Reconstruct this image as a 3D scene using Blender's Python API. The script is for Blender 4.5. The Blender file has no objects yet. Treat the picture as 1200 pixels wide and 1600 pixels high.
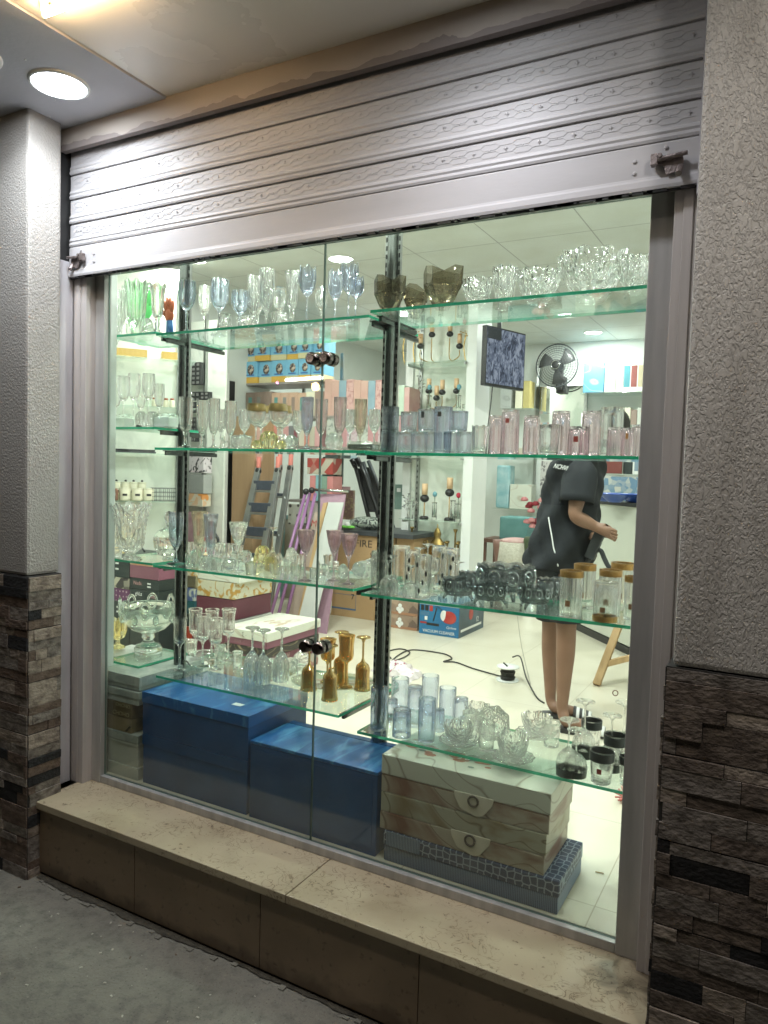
import bpy, bmesh, math, random
import numpy as np
from mathutils import Vector, Matrix
random.seed(7)
PI = math.pi
SC = bpy.context.scene
COL = SC.collection

# ------------------------------------------------------------------ camera
YAW, PITCH, ROLL, FOC = 0.505477, 0.054676, 0.029967, 1157.7
CAM = Vector((2.46585, -2.10848, 1.3))
_f = Vector((-math.sin(YAW)*math.cos(PITCH), math.cos(YAW)*math.cos(PITCH), -math.sin(PITCH)))
_r0 = Vector((math.cos(YAW), math.sin(YAW), 0)); _u0 = _r0.cross(_f)
_r = math.cos(ROLL)*_r0 + math.sin(ROLL)*_u0
_u = -math.sin(ROLL)*_r0 + math.cos(ROLL)*_u0
cd = bpy.data.cameras.new('camera'); cam = bpy.data.objects.new('camera', cd); COL.objects.link(cam)
m = Matrix.Identity(4)
for i in range(3):
    m[i][0] = _r[i]; m[i][1] = _u[i]; m[i][2] = -_f[i]; m[i][3] = CAM[i]
cam.matrix_world = m
cd.sensor_fit = 'HORIZONTAL'; cd.sensor_width = 36; cd.lens = 36*FOC/1200
cd.clip_start = 0.05; cd.clip_end = 200
SC.camera = cam

# ------------------------------------------------------------------ world and exposure
w = bpy.data.worlds.new('World'); SC.world = w; w.use_nodes = True
wn = w.node_tree.nodes; wl = w.node_tree.links
bg = wn['Background']
sky = wn.new('ShaderNodeTexSky'); sky.sky_type = 'NISHITA'; sky.sun_disc = False
sky.sun_elevation = math.radians(-6); sky.sun_rotation = math.radians(200)
wl.new(sky.outputs[0], bg.inputs[0]); bg.inputs[1].default_value = 0.05
SC.view_settings.view_transform = 'Standard'; SC.view_settings.look = 'None'
SC.view_settings.exposure = 0.0; SC.view_settings.gamma = 1.0
cy = SC.cycles
cy.max_bounces = 18; cy.diffuse_bounces = 4; cy.glossy_bounces = 6; cy.transmission_bounces = 14
cy.transparent_max_bounces = 32; cy.caustics_reflective = True; cy.caustics_refractive = True
cy.blur_glossy = 0.5; cy.sample_clamp_indirect = 22.0; cy.sample_clamp_direct = 0
cy.use_denoising = True

# ------------------------------------------------------------------ helpers
def at(u, v, x=None, y=None, z=None):
    """a point of the place: the sight line through (u, v) of the survey picture cut by the plane x, y or z"""
    d = _f + _r*((u-600)/FOC) - _u*((v-800)/FOC)
    if x is not None: t = (x-CAM.x)/d.x
    elif y is not None: t = (y-CAM.y)/d.y
    else: t = (z-CAM.z)/d.z
    return CAM + d*t

def area_light(name, loc, size, power, color, parent=None, rot=(0,0,0), spread=PI):
    l = bpy.data.lights.new(name, 'AREA'); l.shape = 'DISK'; l.size = size; l.energy = power; l.color = color
    l.spread = spread
    o = bpy.data.objects.new(name, l); COL.objects.link(o); o.location = loc; o.rotation_euler = rot
    if parent: o.parent = parent
    return o

MATS = {}
def nmat(name):
    m = bpy.data.materials.new(name); m.use_nodes = True
    return m, m.node_tree.nodes, m.node_tree.links, m.node_tree.nodes['Principled BSDF']

def pm(name, c1, c2=None, scale=8, rough=.5, metal=0, bump=0, bscale=None, detail=6, sharp=None, spec=.5, coat=0, stretch=(1,1,1), rvar=.1, distort=0):
    """painted or natural surface: two tones mixed by noise, roughness variation, optional bump"""
    if name in MATS: return MATS[name]
    m, n, l, b = nmat(name)
    tc = n.new('ShaderNodeTexCoord'); mp = n.new('ShaderNodeMapping'); mp.inputs['Scale'].default_value = stretch
    l.new(tc.outputs['Object'], mp.inputs['Vector'])
    nz = n.new('ShaderNodeTexNoise'); nz.inputs['Scale'].default_value = scale; nz.inputs['Detail'].default_value = detail
    nz.inputs['Distortion'].default_value = distort
    l.new(mp.outputs[0], nz.inputs['Vector'])
    cr = n.new('ShaderNodeValToRGB')
    c2 = c2 or tuple(x*.86 for x in c1)
    a, e = sharp or (.3, .7)
    cr.color_ramp.elements[0].position = a; cr.color_ramp.elements[1].position = e
    cr.color_ramp.elements[0].color = (*c1, 1); cr.color_ramp.elements[1].color = (*c2, 1)
    l.new(nz.outputs[0], cr.inputs[0]); l.new(cr.outputs[0], b.inputs['Base Color'])
    b.inputs['Metallic'].default_value = metal
    b.inputs['Specular IOR Level'].default_value = spec
    b.inputs['Coat Weight'].default_value = coat
    mr = n.new('ShaderNodeMapRange'); mr.inputs['To Min'].default_value = max(0.02, rough-rvar*.5); mr.inputs['To Max'].default_value = min(1, rough+rvar*.5)
    l.new(nz.outputs[0], mr.inputs[0]); l.new(mr.outputs[0], b.inputs['Roughness'])
    if bump:
        n2 = n.new('ShaderNodeTexNoise'); n2.inputs['Scale'].default_value = bscale or scale*6; n2.inputs['Detail'].default_value = 5
        l.new(mp.outputs[0], n2.inputs['Vector'])
        bp = n.new('ShaderNodeBump'); bp.inputs['Strength'].default_value = bump; bp.inputs['Distance'].default_value = .01
        l.new(n2.outputs[0], bp.inputs['Height']); l.new(bp.outputs[0], b.inputs['Normal'])
    MATS[name] = m
    return m

def emat(name, color, strength):
    if name in MATS: return MATS[name]
    m, n, l, b = nmat(name)
    b.inputs['Base Color'].default_value = (*color, 1)
    b.inputs['Emission Color'].default_value = (*color, 1); b.inputs['Emission Strength'].default_value = strength
    MATS[name] = m; return m

def gmat(name, color, rough=.02, ior=1.5, mixt=.25, tint=None, cut=0, gloss=None):
    """cast glass: refracting glass with a share of straight-through light for its thin walls"""
    if name in MATS: return MATS[name]
    m, n, l, b = nmat(name); n.remove(b)
    out = n['Material Output']
    g = n.new('ShaderNodeBsdfGlass'); g.inputs['Color'].default_value = (*color, 1); g.inputs['Roughness'].default_value = rough; g.inputs['IOR'].default_value = ior
    t = n.new('ShaderNodeBsdfTransparent'); t.inputs['Color'].default_value = (*(tint or color), 1)
    mx = n.new('ShaderNodeMixShader'); mx.inputs[0].default_value = mixt
    l.new(g.outputs[0], mx.inputs[1]); l.new(t.outputs[0], mx.inputs[2]); l.new(mx.outputs[0], out.inputs[0])
    if cut:   # cut facets
        tc = n.new('ShaderNodeTexCoord'); v = n.new('ShaderNodeTexVoronoi'); v.inputs['Scale'].default_value = cut; l.new(tc.outputs['Object'], v.inputs['Vector'])
        bp = n.new('ShaderNodeBump'); bp.inputs['Strength'].default_value = .38; bp.inputs['Distance'].default_value = .05; l.new(v.outputs['Distance'], bp.inputs['Height']); l.new(bp.outputs[0], g.inputs['Normal'])
    if gloss:
        q = n.new('ShaderNodeBsdfGlossy'); q.inputs[0].default_value = (*gloss, 1); q.inputs['Roughness'].default_value = .12
        m2 = n.new('ShaderNodeMixShader'); m2.inputs[0].default_value = .55; l.new(mx.outputs[0], m2.inputs[1]); l.new(q.outputs[0], m2.inputs[2]); l.new(m2.outputs[0], out.inputs[0])
    MATS[name] = m; return m

def sheetmat(name, tint, f0=.05, smudge=0.0, dusty=False):
    """flat float glass: looks straight through, mirror by Schlick's law, a little dust"""
    if name in MATS: return MATS[name]
    m, n, l, b = nmat(name); n.remove(b)
    out = n['Material Output']
    t = n.new('ShaderNodeBsdfTransparent'); t.inputs[0].default_value = (*tint, 1)
    g = n.new('ShaderNodeBsdfGlossy'); g.inputs['Roughness'].default_value = .015; g.inputs[0].default_value = (1, 1, 1, 1)
    lw = n.new('ShaderNodeLayerWeight'); lw.inputs[0].default_value = .5
    p = n.new('ShaderNodeMath'); p.operation = 'POWER'; p.inputs[1].default_value = 5; l.new(lw.outputs['Facing'], p.inputs[0])
    ma = n.new('ShaderNodeMath'); ma.operation = 'MULTIPLY_ADD'; ma.inputs[1].default_value = 1-f0; ma.inputs[2].default_value = f0; l.new(p.outputs[0], ma.inputs[0])
    mx = n.new('ShaderNodeMixShader'); l.new(ma.outputs[0], mx.inputs[0]); l.new(t.outputs[0], mx.inputs[1]); l.new(g.outputs[0], mx.inputs[2])
    last = mx
    if smudge:
        d = n.new('ShaderNodeBsdfDiffuse'); d.inputs[0].default_value = (.75, .8, .72, 1)
        if dusty:
            tr = n.new('ShaderNodeBsdfTranslucent'); tr.inputs[0].default_value = (.74, .95, .85, 1); ds = n.new('ShaderNodeMixShader'); ds.inputs[0].default_value = .6
            l.new(d.outputs[0], ds.inputs[1]); l.new(tr.outputs[0], ds.inputs[2]); d = ds
        tc = n.new('ShaderNodeTexCoord'); mp = n.new('ShaderNodeMapping'); mp.inputs['Scale'].default_value = (2.2, 1, .5); mp.inputs['Rotation'].default_value = (0, .5, 0)
        l.new(tc.outputs['Object'], mp.inputs[0])
        nz = n.new('ShaderNodeTexNoise'); nz.inputs['Scale'].default_value = 3; nz.inputs['Detail'].default_value = 8; nz.inputs['Distortion'].default_value = 1.2
        l.new(mp.outputs[0], nz.inputs['Vector'])
        mr = n.new('ShaderNodeMapRange'); mr.inputs['From Min'].default_value = .45; mr.inputs['From Max'].default_value = .8
        mr.inputs['To Min'].default_value = smudge*.25; mr.inputs['To Max'].default_value = smudge
        l.new(nz.outputs[0], mr.inputs[0])
        m2 = n.new('ShaderNodeMixShader'); l.new(mr.outputs[0], m2.inputs[0]); l.new(mx.outputs[0], m2.inputs[1]); l.new(d.outputs[0], m2.inputs[2])
        last = m2
    l.new(last.outputs[0], out.inputs[0])
    MATS[name] = m; return m

class MB:
    """collects shapes and builds them as one mesh object"""
    def __init__(s): s.v = []; s.f = []; s.m = []; s.sm = []; s.cur = 0; s.smooth = False
    def add(s, vs, fs, smooth=None):
        o = len(s.v); s.v += [tuple(p) for p in vs]
        for f in fs:
            s.f.append([i+o for i in f]); s.m.append(s.cur); s.sm.append(s.smooth if smooth is None else smooth)
        return s
    def box(s, a, b, R=None, T=None):
        x0, y0, z0 = a; x1, y1, z1 = b
        vs = [Vector(p) for p in ((x0,y0,z0),(x1,y0,z0),(x1,y1,z0),(x0,y1,z0),(x0,y0,z1),(x1,y0,z1),(x1,y1,z1),(x0,y1,z1))]
        if R is not None: vs = [R @ p for p in vs]
        if T is not None: vs = [p+Vector(T) for p in vs]
        return s.add(vs, [(0,3,2,1),(4,5,6,7),(0,1,5,4),(1,2,6,5),(2,3,7,6),(3,0,4,7)], False)
    def bar(s, p, q, w, h, up=(0,0,1)):
        p = Vector(p); q = Vector(q); d = (q-p).normalized(); up = Vector(up)
        sx = d.cross(up)
        if sx.length < 1e-4: sx = d.cross(Vector((1,0,0)))
        sx.normalize(); sz = sx.cross(d)
        vs = []
        for e in (p, q):
            for a, b in ((-1,-1),(1,-1),(1,1),(-1,1)): vs.append(e+sx*a*w/2+sz*b*h/2)
        return s.add(vs, [(0,1,2,3),(4,7,6,5),(0,4,5,1),(1,5,6,2),(2,6,7,3),(3,7,4,0)], False)
    def tube(s, pts, r, n=8, caps=True, flat=1.0):
        pts = [Vector(p) for p in pts]; rs = r if isinstance(r, (list, tuple)) else [r]*len(pts)
        vs = []; fs = []; prev = None
        for i, p in enumerate(pts):
            a = pts[max(0, i-1)]; b = pts[min(len(pts)-1, i+1)]; d = (b-a).normalized() if (b-a).length > 1e-9 else Vector((0,0,1))
            if prev is None:
                x = d.cross(Vector((0,0,1)))
                if x.length < .05: x = d.cross(Vector((1,0,0)))
            else: x = prev - d*prev.dot(d)
            x.normalize(); prev = x; y = d.cross(x)
            for k in range(n):
                t = 2*PI*k/n; vs.append(p+x*math.cos(t)*rs[i]+y*math.sin(t)*rs[i]*flat)
        for i in range(len(pts)-1):
            for k in range(n):
                fs.append((i*n+k, i*n+(k+1) % n, (i+1)*n+(k+1) % n, (i+1)*n+k))
        s.add(vs, fs, True)
        if caps:
            s.add([vs[k] for k in range(n)], [tuple(range(n))[::-1]], False)
            s.add([vs[-n+k] for k in range(n)], [tuple(range(n))], False)
        return s
    def lathe(s, prof, n=32, c=(0,0,0), fn=None, sx=1, sy=1, sz=1, smooth=True, R=None):
        """prof: (r, z) pairs; fn(theta, r, z, i) -> (r, z)"""
        vs = []; fs = []; C = Vector(c)
        for i, (r, z) in enumerate(prof):
            for k in range(n):
                t = 2*PI*k/n; rr, zz = (r, z) if fn is None else fn(t, r, z, i)
                p = Vector((rr*math.cos(t)*sx, rr*math.sin(t)*sy, zz*sz))
                if R is not None: p = R @ p
                vs.append(p+C)
        for i in range(len(prof)-1):
            for k in range(n):
                k2 = (k+1) % n
                if prof[i][0] < 1e-6: fs.append((i*n, (i+1)*n+k2, (i+1)*n+k))
                elif prof[i+1][0] < 1e-6: fs.append((i*n+k, i*n+k2, (i+1)*n))
                else: fs.append((i*n+k, i*n+k2, (i+1)*n+k2, (i+1)*n+k))
        return s.add(vs, fs, smooth)
    def ball(s, c, r, n=16, k=10, sx=1, sy=1, sz=1, R=None, smooth=True):
        pr = [(math.sin(PI*i/k)*r if 0 < i < k else 0, -math.cos(PI*i/k)*r) for i in range(k+1)]
        return s.lathe(pr, n, c, None, sx, sy, sz, smooth, R)
    def prism(s, pts, z0, z1, R=None, T=None):
        n = len(pts); vs = [Vector((x, y, z0)) for x, y in pts]+[Vector((x, y, z1)) for x, y in pts]
        if R is not None: vs = [R @ p for p in vs]
        if T is not None: vs = [p+Vector(T) for p in vs]
        return s.add(vs, [tuple(range(n))[::-1], tuple(range(n, 2*n))]+[(i, (i+1) % n, n+(i+1) % n, n+i) for i in range(n)], False)
    def torus(s, c, R_, r, n=24, k=8, M=None, arc=2*PI):
        pts = []
        for i in range(n+1):
            t = arc*i/n; p = Vector((R_*math.cos(t), R_*math.sin(t), 0))
            if M is not None: p = M @ p
            pts.append(p+Vector(c))
        return s.tube(pts, r, k, caps=False)
    def mesh(s, name, mats, bevel=0, merge=True):
        me = bpy.data.meshes.new(name); me.from_pydata(s.v, [], s.f)
        me.update()
        if not isinstance(mats, (list, tuple)): mats = [mats]
        for mm in mats: me.materials.append(mm)
        for p, mi, sm in zip(me.polygons, s.m, s.sm): p.material_index = mi; p.use_smooth = sm
        b = bmesh.new(); b.from_mesh(me)
        if merge: bmesh.ops.remove_doubles(b, verts=b.verts, dist=1e-6)
        bad = [f for f in b.faces if f.calc_area() < 1e-14]
        if bad: bmesh.ops.delete(b, geom=bad, context='FACES')
        if bevel:
            es = [e for e in b.edges if len(e.link_faces) == 2 and e.calc_face_angle(0) > .6]
            bmesh.ops.bevel(b, geom=es, offset=bevel, segments=2, affect='EDGES', profile=.6)
        bmesh.ops.recalc_face_normals(b, faces=b.faces)
        b.to_mesh(me); b.free()
        return me
    def build(s, name, mats, parent=None, bevel=0, loc=None, rot=None, merge=True):
        o = bpy.data.objects.new(name, s.mesh(name, mats, bevel, merge)); COL.objects.link(o)
        if parent is not None: o.parent = parent
        if loc is not None: o.location = loc
        if rot is not None: o.rotation_euler = rot
        return o

def tag(o, label=None, cat=None, group=None, kind=None):
    if label: o['label'] = label
    if cat: o['category'] = cat
    if group: o['group'] = group
    if kind: o['kind'] = kind
    return o
def thing(name, label, cat, loc=(0,0,0), rotz=0, group=None):
    o = bpy.data.objects.new(name, None); COL.objects.link(o); o.location = loc; o.rotation_euler = (0, 0, rotz)
    o.empty_display_size = .05
    return tag(o, label, cat, group)
def B(name, mat, a, b, parent=None, bevel=0, **k):
    return MB().box(a, b).build(name, mat, parent, bevel, **k)
def text(body, size, loc, rot, mat, parent, name='lettering', ext=.0006, align='CENTER', shear=0, sx=1):
    c = bpy.data.curves.new(name, 'FONT'); c.body = body; c.size = size; c.extrude = ext; c.align_x = align; c.align_y = 'CENTER'; c.shear = shear
    c.resolution_u = 2
    o = bpy.data.objects.new('t', c); COL.objects.link(o)
    dg = bpy.context.evaluated_depsgraph_get(); me = bpy.data.meshes.new_from_object(o.evaluated_get(dg))
    bpy.data.objects.remove(o); bpy.data.curves.remove(c)
    me.materials.clear(); me.materials.append(mat)
    q = bpy.data.objects.new(name, me); COL.objects.link(q); q.parent = parent; q.location = loc; q.rotation_euler = rot; q.scale = (sx, 1, 1)
    return q
FRONT = (PI/2, 0, 0)       # lettering on a face that looks towards -y
RIGHT = (PI/2, 0, PI/2)    # on a face that looks towards +x
def bez(p, n=16):
    """smooth curve through the points"""
    p = [Vector(q) for q in p]; out = []
    for i in range(len(p)-1):
        a = p[max(0, i-1)]; b = p[i]; c = p[i+1]; d = p[min(len(p)-1, i+2)]
        for k in range(n):
            t = k/n; out.append(.5*((2*b)+(c-a)*t+(2*a-5*b+4*c-d)*t*t+(3*b-a-3*c+d)*t**3))
    out.append(p[-1]); return out

# ------------------------------------------------------------------ common materials
M_alu = pm('aluminium_frame', (.50,.485,.465), (.36,.35,.335), 5, .42, .35, .05, 60, stretch=(6,6,.6))
M_brown = pm('brown_painted_metal', (.52,.475,.45), (.39,.355,.335), 3.5, .5, .0, .06, 80, stretch=(9,9,.5))
M_pale = pm('pale_painted_metal', (.50,.48,.50), (.38,.36,.38), 4, .5, 0, .05, 60, stretch=(5,5,.8))
M_chrome = pm('chrome', (.72,.72,.70), (.5,.5,.48), 20, .12, 1)
M_post = pm('dark_steel_post', (.22,.23,.22), (.12,.13,.125), 14, .22, 1, .03, 80, stretch=(1,1,.3))
M_slot = pm('slot_black', (.012,.012,.012), None, 5, .5)
M_black = pm('black_plastic', (.015,.015,.017), (.03,.03,.03), 10, .4)
M_dkgrey = pm('dark_grey_plastic', (.06,.065,.07), (.04,.045,.05), 10, .45)
M_white = pm('white_paint', (.78,.79,.76), (.70,.71,.69), 3, .5)
M_whitel = pm('print_white', (.85,.85,.83), None, 9, .5)
M_wood = pm('raw_wood', (.62,.42,.22), (.42,.27,.13), 6, .6, 0, .1, 60, stretch=(4,4,.6))
M_brass = pm('old_brass', (.42,.29,.10), (.20,.13,.05), 25, .35, .9)
M_gold = pm('gold_foil', (.85,.58,.18), (.6,.38,.10), 30, .25, 1)
# clear, tinted and coloured cast glass
G_clear = gmat('clear_glass', (1,1,1), .0, 1.5, .22)
G_thin = gmat('thin_blown_glass', (1,1,1), .0, 1.45, .45)
G_crystal = gmat('crystal_glass', (1,1,1), .0, 1.6, .12, cut=5)
G_blue = gmat('blue_glass', (.925,.95,.995), .0, 1.5, .2)
G_bluegrey = gmat('blue_grey_glass', (.895,.915,.965), .01, 1.5, .25)
G_grey = gmat('textured_grey_glass', (.91,.925,.955), .05, 1.5, .3)
G_pink = gmat('pink_glass', (.985,.935,.955), .01, 1.5, .22)
G_rose = gmat('rose_grey_glass', (.965,.925,.93), .01, 1.5, .3)
G_purple = gmat('mauve_glass', (.88,.80,.84), .02, 1.5, .3)
G_amber = gmat('champagne_glass', (.96,.93,.88), .01, 1.5, .3)
G_yellow = gmat('yellow_gold_glass', (.99,.95,.78), .02, 1.5, .12)
G_smoke = gmat('smoky_black_glass', (.66,.68,.70), .02, 1.5, .42)
G_brown = gmat('smoky_brown_glass', (.74,.71,.64), .01, 1.6, .15)
G_green = gmat('pale_green_glass', (.93,.985,.94), .02, 1.5, .2)
G_lustre = gmat('gold_lustre_glass', (.97,.86,.62), .03, 1.5, .35, gloss=(1.0,.74,.36))
G_rosette = gmat('smoky_rosette_glass', (.90,.92,.94), .04, 1.6, .2, gloss=(.7,.72,.75))
S_shelf = sheetmat('shelf_glass', (.93,.985,.96), .07, .14, True)
S_pane = sheetmat('window_glass', (.955,.985,.96), .045, .014)
M_pedge = pm('pane_edge', (.16,.22,.19), (.1,.15,.13), 9, .2)
M_edge = pm('green_glass_edge', (.03,.46,.26), (.02,.36,.20), 9, .12)
M_edge.node_tree.nodes['Principled BSDF'].inputs['Transmission Weight'].default_value = .25


# ================================================================== SETTING
def tiled(name, c1, c2, line, size, shift, rough, mortar=.0025, bump=.0, var=.05, spec=.5):
    m, n, l, b = nmat(name)
    tc = n.new('ShaderNodeTexCoord'); mp = n.new('ShaderNodeMapping'); mp.inputs['Location'].default_value = (*shift, 0)
    l.new(tc.outputs['Object'], mp.inputs[0])
    br = n.new('ShaderNodeTexBrick'); br.offset = 0; br.inputs['Scale'].default_value = 1; br.inputs['Mortar Size'].default_value = mortar
    br.inputs['Brick Width'].default_value = size; br.inputs['Row Height'].default_value = size; br.inputs['Mortar Smooth'].default_value = .1
    br.inputs['Color1'].default_value = (*c1, 1); br.inputs['Color2'].default_value = (*c2, 1); br.inputs['Mortar'].default_value = (*line, 1)
    l.new(mp.outputs[0], br.inputs[0])
    nz = n.new('ShaderNodeTexNoise'); nz.inputs['Scale'].default_value = 4; nz.inputs['Detail'].default_value = 9; l.new(tc.outputs['Object'], nz.inputs[0])
    hs = n.new('ShaderNodeMixRGB'); hs.blend_type = 'MULTIPLY'; hs.inputs[0].default_value = 1
    cr = n.new('ShaderNodeValToRGB'); cr.color_ramp.elements[0].position = .3; cr.color_ramp.elements[1].position = .7
    cr.color_ramp.elements[0].color = (1-var*2, 1-var*2.2, 1-var*3, 1); cr.color_ramp.elements[1].color = (1, 1, 1, 1)
    l.new(nz.outputs[0], cr.inputs[0]); l.new(br.outputs[0], hs.inputs[1]); l.new(cr.outputs[0], hs.inputs[2]); l.new(hs.outputs[0], b.inputs[0])
    mr = n.new('ShaderNodeMapRange'); mr.inputs['To Min'].default_value = rough; mr.inputs['To Max'].default_value = rough+.2; l.new(nz.outputs[0], mr.inputs[0]); l.new(mr.outputs[0], b.inputs['Roughness'])
    b.inputs['Specular IOR Level'].default_value = spec
    if bump:
        bp = n.new('ShaderNodeBump'); bp.inputs['Strength'].default_value = bump; bp.inputs['Distance'].default_value = .01; bp.invert = True
        l.new(br.outputs['Fac'], bp.inputs['Height']); l.new(bp.outputs[0], b.inputs['Normal'])
    return m

M_floor = tiled('cream_floor_tile', (.66,.62,.51), (.64,.60,.49), (.45,.40,.30), .6, (-.2,-.13), .22, .0022)
M_ceil = tiled('ceiling_panel', (.74,.77,.74), (.72,.75,.72), (.42,.44,.42), .6, (-.1,-.1), .7, .004, .25)
M_wall = pm('white_plaster', (.70,.725,.69), (.64,.67,.635), 3, .65, 0, .05, 60)

# street concrete with stains, pits and specks
m, n, l, b = nmat('street_concrete')
tc = n.new('ShaderNodeTexCoord')
def nz_(sc, det=8, dist=0, vec=None):
    q = n.new('ShaderNodeTexNoise'); q.inputs['Scale'].default_value = sc; q.inputs['Detail'].default_value = det; q.inputs['Distortion'].default_value = dist
    l.new((vec or tc.outputs['Object']), q.inputs[0]); return q
def ramp_(src, els):
    r = n.new('ShaderNodeValToRGB'); e = r.color_ramp.elements
    while len(e) > 1: e.remove(e[-1])
    e[0].position = els[0][0]; e[0].color = (*els[0][1], 1)
    for p, c in els[1:]:
        k = e.new(p); k.color = (*c, 1)
    l.new(src, r.inputs[0]); return r
def mul_(a, bb, fac=1, mode='MULTIPLY'):
    x = n.new('ShaderNodeMixRGB'); x.blend_type = mode; x.inputs[0].default_value = fac; l.new(a, x.inputs[1]); l.new(bb, x.inputs[2]); return x
a1 = ramp_(nz_(1.1, 10, .4).outputs[0], [(.3, (.13,.122,.10)), (.5, (.175,.165,.135)), (.72, (.215,.205,.17))])
a2 = ramp_(nz_(26, 12, .2).outputs[0], [(.3, (.70,.70,.70)), (.5, (1,1,1)), (.75, (1.12,1.12,1.1))])
a3 = ramp_(nz_(130, 4).outputs[0], [(.30, (.45,.45,.45)), (.40, (1,1,1)), (.64, (1,1,1)), (.72, (1.5,1.5,1.42))])
x = mul_(a1.outputs[0], a2.outputs[0]); x = mul_(x.outputs[0], a3.outputs[0], .8); l.new(x.outputs[0], b.inputs[0])
b.inputs['Roughness'].default_value = .8
bn = nz_(80, 12); bp = n.new('ShaderNodeBump'); bp.inputs['Strength'].default_value = .7; bp.inputs['Distance'].default_value = .010; l.new(bn.outputs[0], bp.inputs['Height']); l.new(bp.outputs[0], b.inputs['Normal'])
M_street = m

# beige marble of the sill: veins, pits, grime
m, n, l, b = nmat('beige_marble'); tc = n.new('ShaderNodeTexCoord')
a1 = ramp_(nz_(3.2, 9, .6).outputs[0], [(.3, (.32,.26,.17)), (.6, (.42,.35,.24))])
vn = nz_(21, 12, 1.2)
a2 = ramp_(vn.outputs[0], [(.478, (1,1,1)), (.495, (.42,.36,.29)), (.503, (.38,.33,.27)), (.516, (1,1,1))])
msk = ramp_(nz_(5, 4).outputs[0], [(.45, (0,0,0)), (.62, (1,1,1))])
x2 = n.new('ShaderNodeMixRGB'); x2.blend_type = 'MULTIPLY'; l.new(msk.outputs[0], x2.inputs[0]); l.new(a1.outputs[0], x2.inputs[1]); l.new(a2.outputs[0], x2.inputs[2])
a3 = ramp_(nz_(55, 4, .5).outputs[0], [(.29, (.35,.3,.26)), (.36, (1,1,1))]); x = mul_(x2.outputs[0], a3.outputs[0], .85)
# grime at the right end by the stone pillar
gm = n.new('ShaderNodeVectorMath'); gm.operation = 'DISTANCE'; gm.inputs[1].default_value = (2.2, -.1, -.03); l.new(tc.outputs['Object'], gm.inputs[0])
gr = n.new('ShaderNodeMath'); gr.operation = 'MULTIPLY_ADD'; gr.inputs[1].default_value = 2.6; l.new(gm.outputs['Value'], gr.inputs[0]); l.new(nz_(12, 8, .6).outputs[0], gr.inputs[2])
g2 = ramp_(gr.outputs[0], [(.62, (.16,.14,.12)), (.86, (1,1,1))]); x = mul_(x.outputs[0], g2.outputs[0], .8)
l.new(x.outputs[0], b.inputs[0]); b.inputs['Roughness'].default_value = .38
bp = n.new('ShaderNodeBump'); bp.inputs['Strength'].default_value = .12; bp.inputs['Distance'].default_value = .01; l.new(a3.outputs[0], bp.inputs['Height']); l.new(bp.outputs[0], b.inputs['Normal'])
M_marble = m
m, n, l, b = nmat('brown_riser_stone'); tc = n.new('ShaderNodeTexCoord')
a1 = ramp_(nz_(4, 9, .3).outputs[0], [(.3, (.27,.198,.128)), (.7, (.19,.138,.088))])
a2 = ramp_(nz_(38, 6, .3).outputs[0], [(.30, (.5,.48,.45)), (.40, (1,1,1))])
x = mul_(a1.outputs[0], a2.outputs[0], .7)
sp = n.new('ShaderNodeSeparateXYZ'); l.new(tc.outputs['Object'], sp.inputs[0])
gq = n.new('ShaderNodeMath'); gq.operation = 'MULTIPLY_ADD'; gq.inputs[1].default_value = .16; l.new(nz_(9, 9, .5).outputs[0], gq.inputs[0]); l.new(sp.outputs[2], gq.inputs[2])
gs = ramp_(gq.outputs[0], [(0, (.42,.40,.37)), (1, (1,1,1))]); mr = n.new('ShaderNodeMapRange'); mr.inputs['From Min'].default_value = -.23; mr.inputs['From Max'].default_value = -.19; l.new(gq.outputs[0], mr.inputs[0]); l.new(mr.outputs[0], gs.inputs[0])
x = mul_(x.outputs[0], gs.outputs[0], .75); l.new(x.outputs[0], b.inputs[0]); b.inputs['Roughness'].default_value = .5
bp = n.new('ShaderNodeBump'); bp.inputs['Strength'].default_value = .15; bp.inputs['Distance'].default_value = .005; l.new(a2.outputs[0], bp.inputs['Height']); l.new(bp.outputs[0], b.inputs['Normal'])
M_riser = m

# stucco: worm-like combed plaster
m, n, l, b = nmat('rough_stucco'); tc = n.new('ShaderNodeTexCoord')
mp = n.new('ShaderNodeMapping'); mp.inputs['Scale'].default_value = (1, 1, .62); l.new(tc.outputs['Object'], mp.inputs[0])
q1 = nz_(135, 5, .8, mp.outputs[0]); q2 = nz_(300, 2, 0, mp.outputs[0])
r1 = ramp_(q1.outputs[0], [(.40, (0,0,0)), (.56, (1,1,1))])
ad = n.new('ShaderNodeMath'); ad.operation = 'MULTIPLY_ADD'; ad.inputs[1].default_value = .22; l.new(q2.outputs[0], ad.inputs[0]); l.new(r1.outputs[0], ad.inputs[2])
bp = n.new('ShaderNodeBump'); bp.inputs['Strength'].default_value = .8; bp.inputs['Distance'].default_value = .0035; l.new(ad.outputs[0], bp.inputs['Height']); l.new(bp.outputs[0], b.inputs['Normal'])
mp2 = n.new('ShaderNodeMapping'); mp2.inputs['Scale'].default_value = (5,5,.9); l.new(tc.outputs['Object'], mp2.inputs[0])
cc = ramp_(nz_(1.6, 10, .5, mp2.outputs[0]).outputs[0], [(.3, (.30,.28,.25)), (.5, (.41,.385,.35)), (.7, (.47,.445,.41))]); l.new(cc.outputs[0], b.inputs[0]); b.inputs['Roughness'].default_value = .85
M_stucco = m
M_plaster = pm('left_plaster', (.38,.36,.335), (.30,.28,.255), 2.2, .85, 0, .5, 130, detail=8)
def ledge(name, c1, c2):
    return pm(name, c1, c2, 30, .78, 0, .6, 75, detail=12, stretch=(.9,1,1.4), spec=.3, sharp=(.36,.66), distort=.2)
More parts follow.
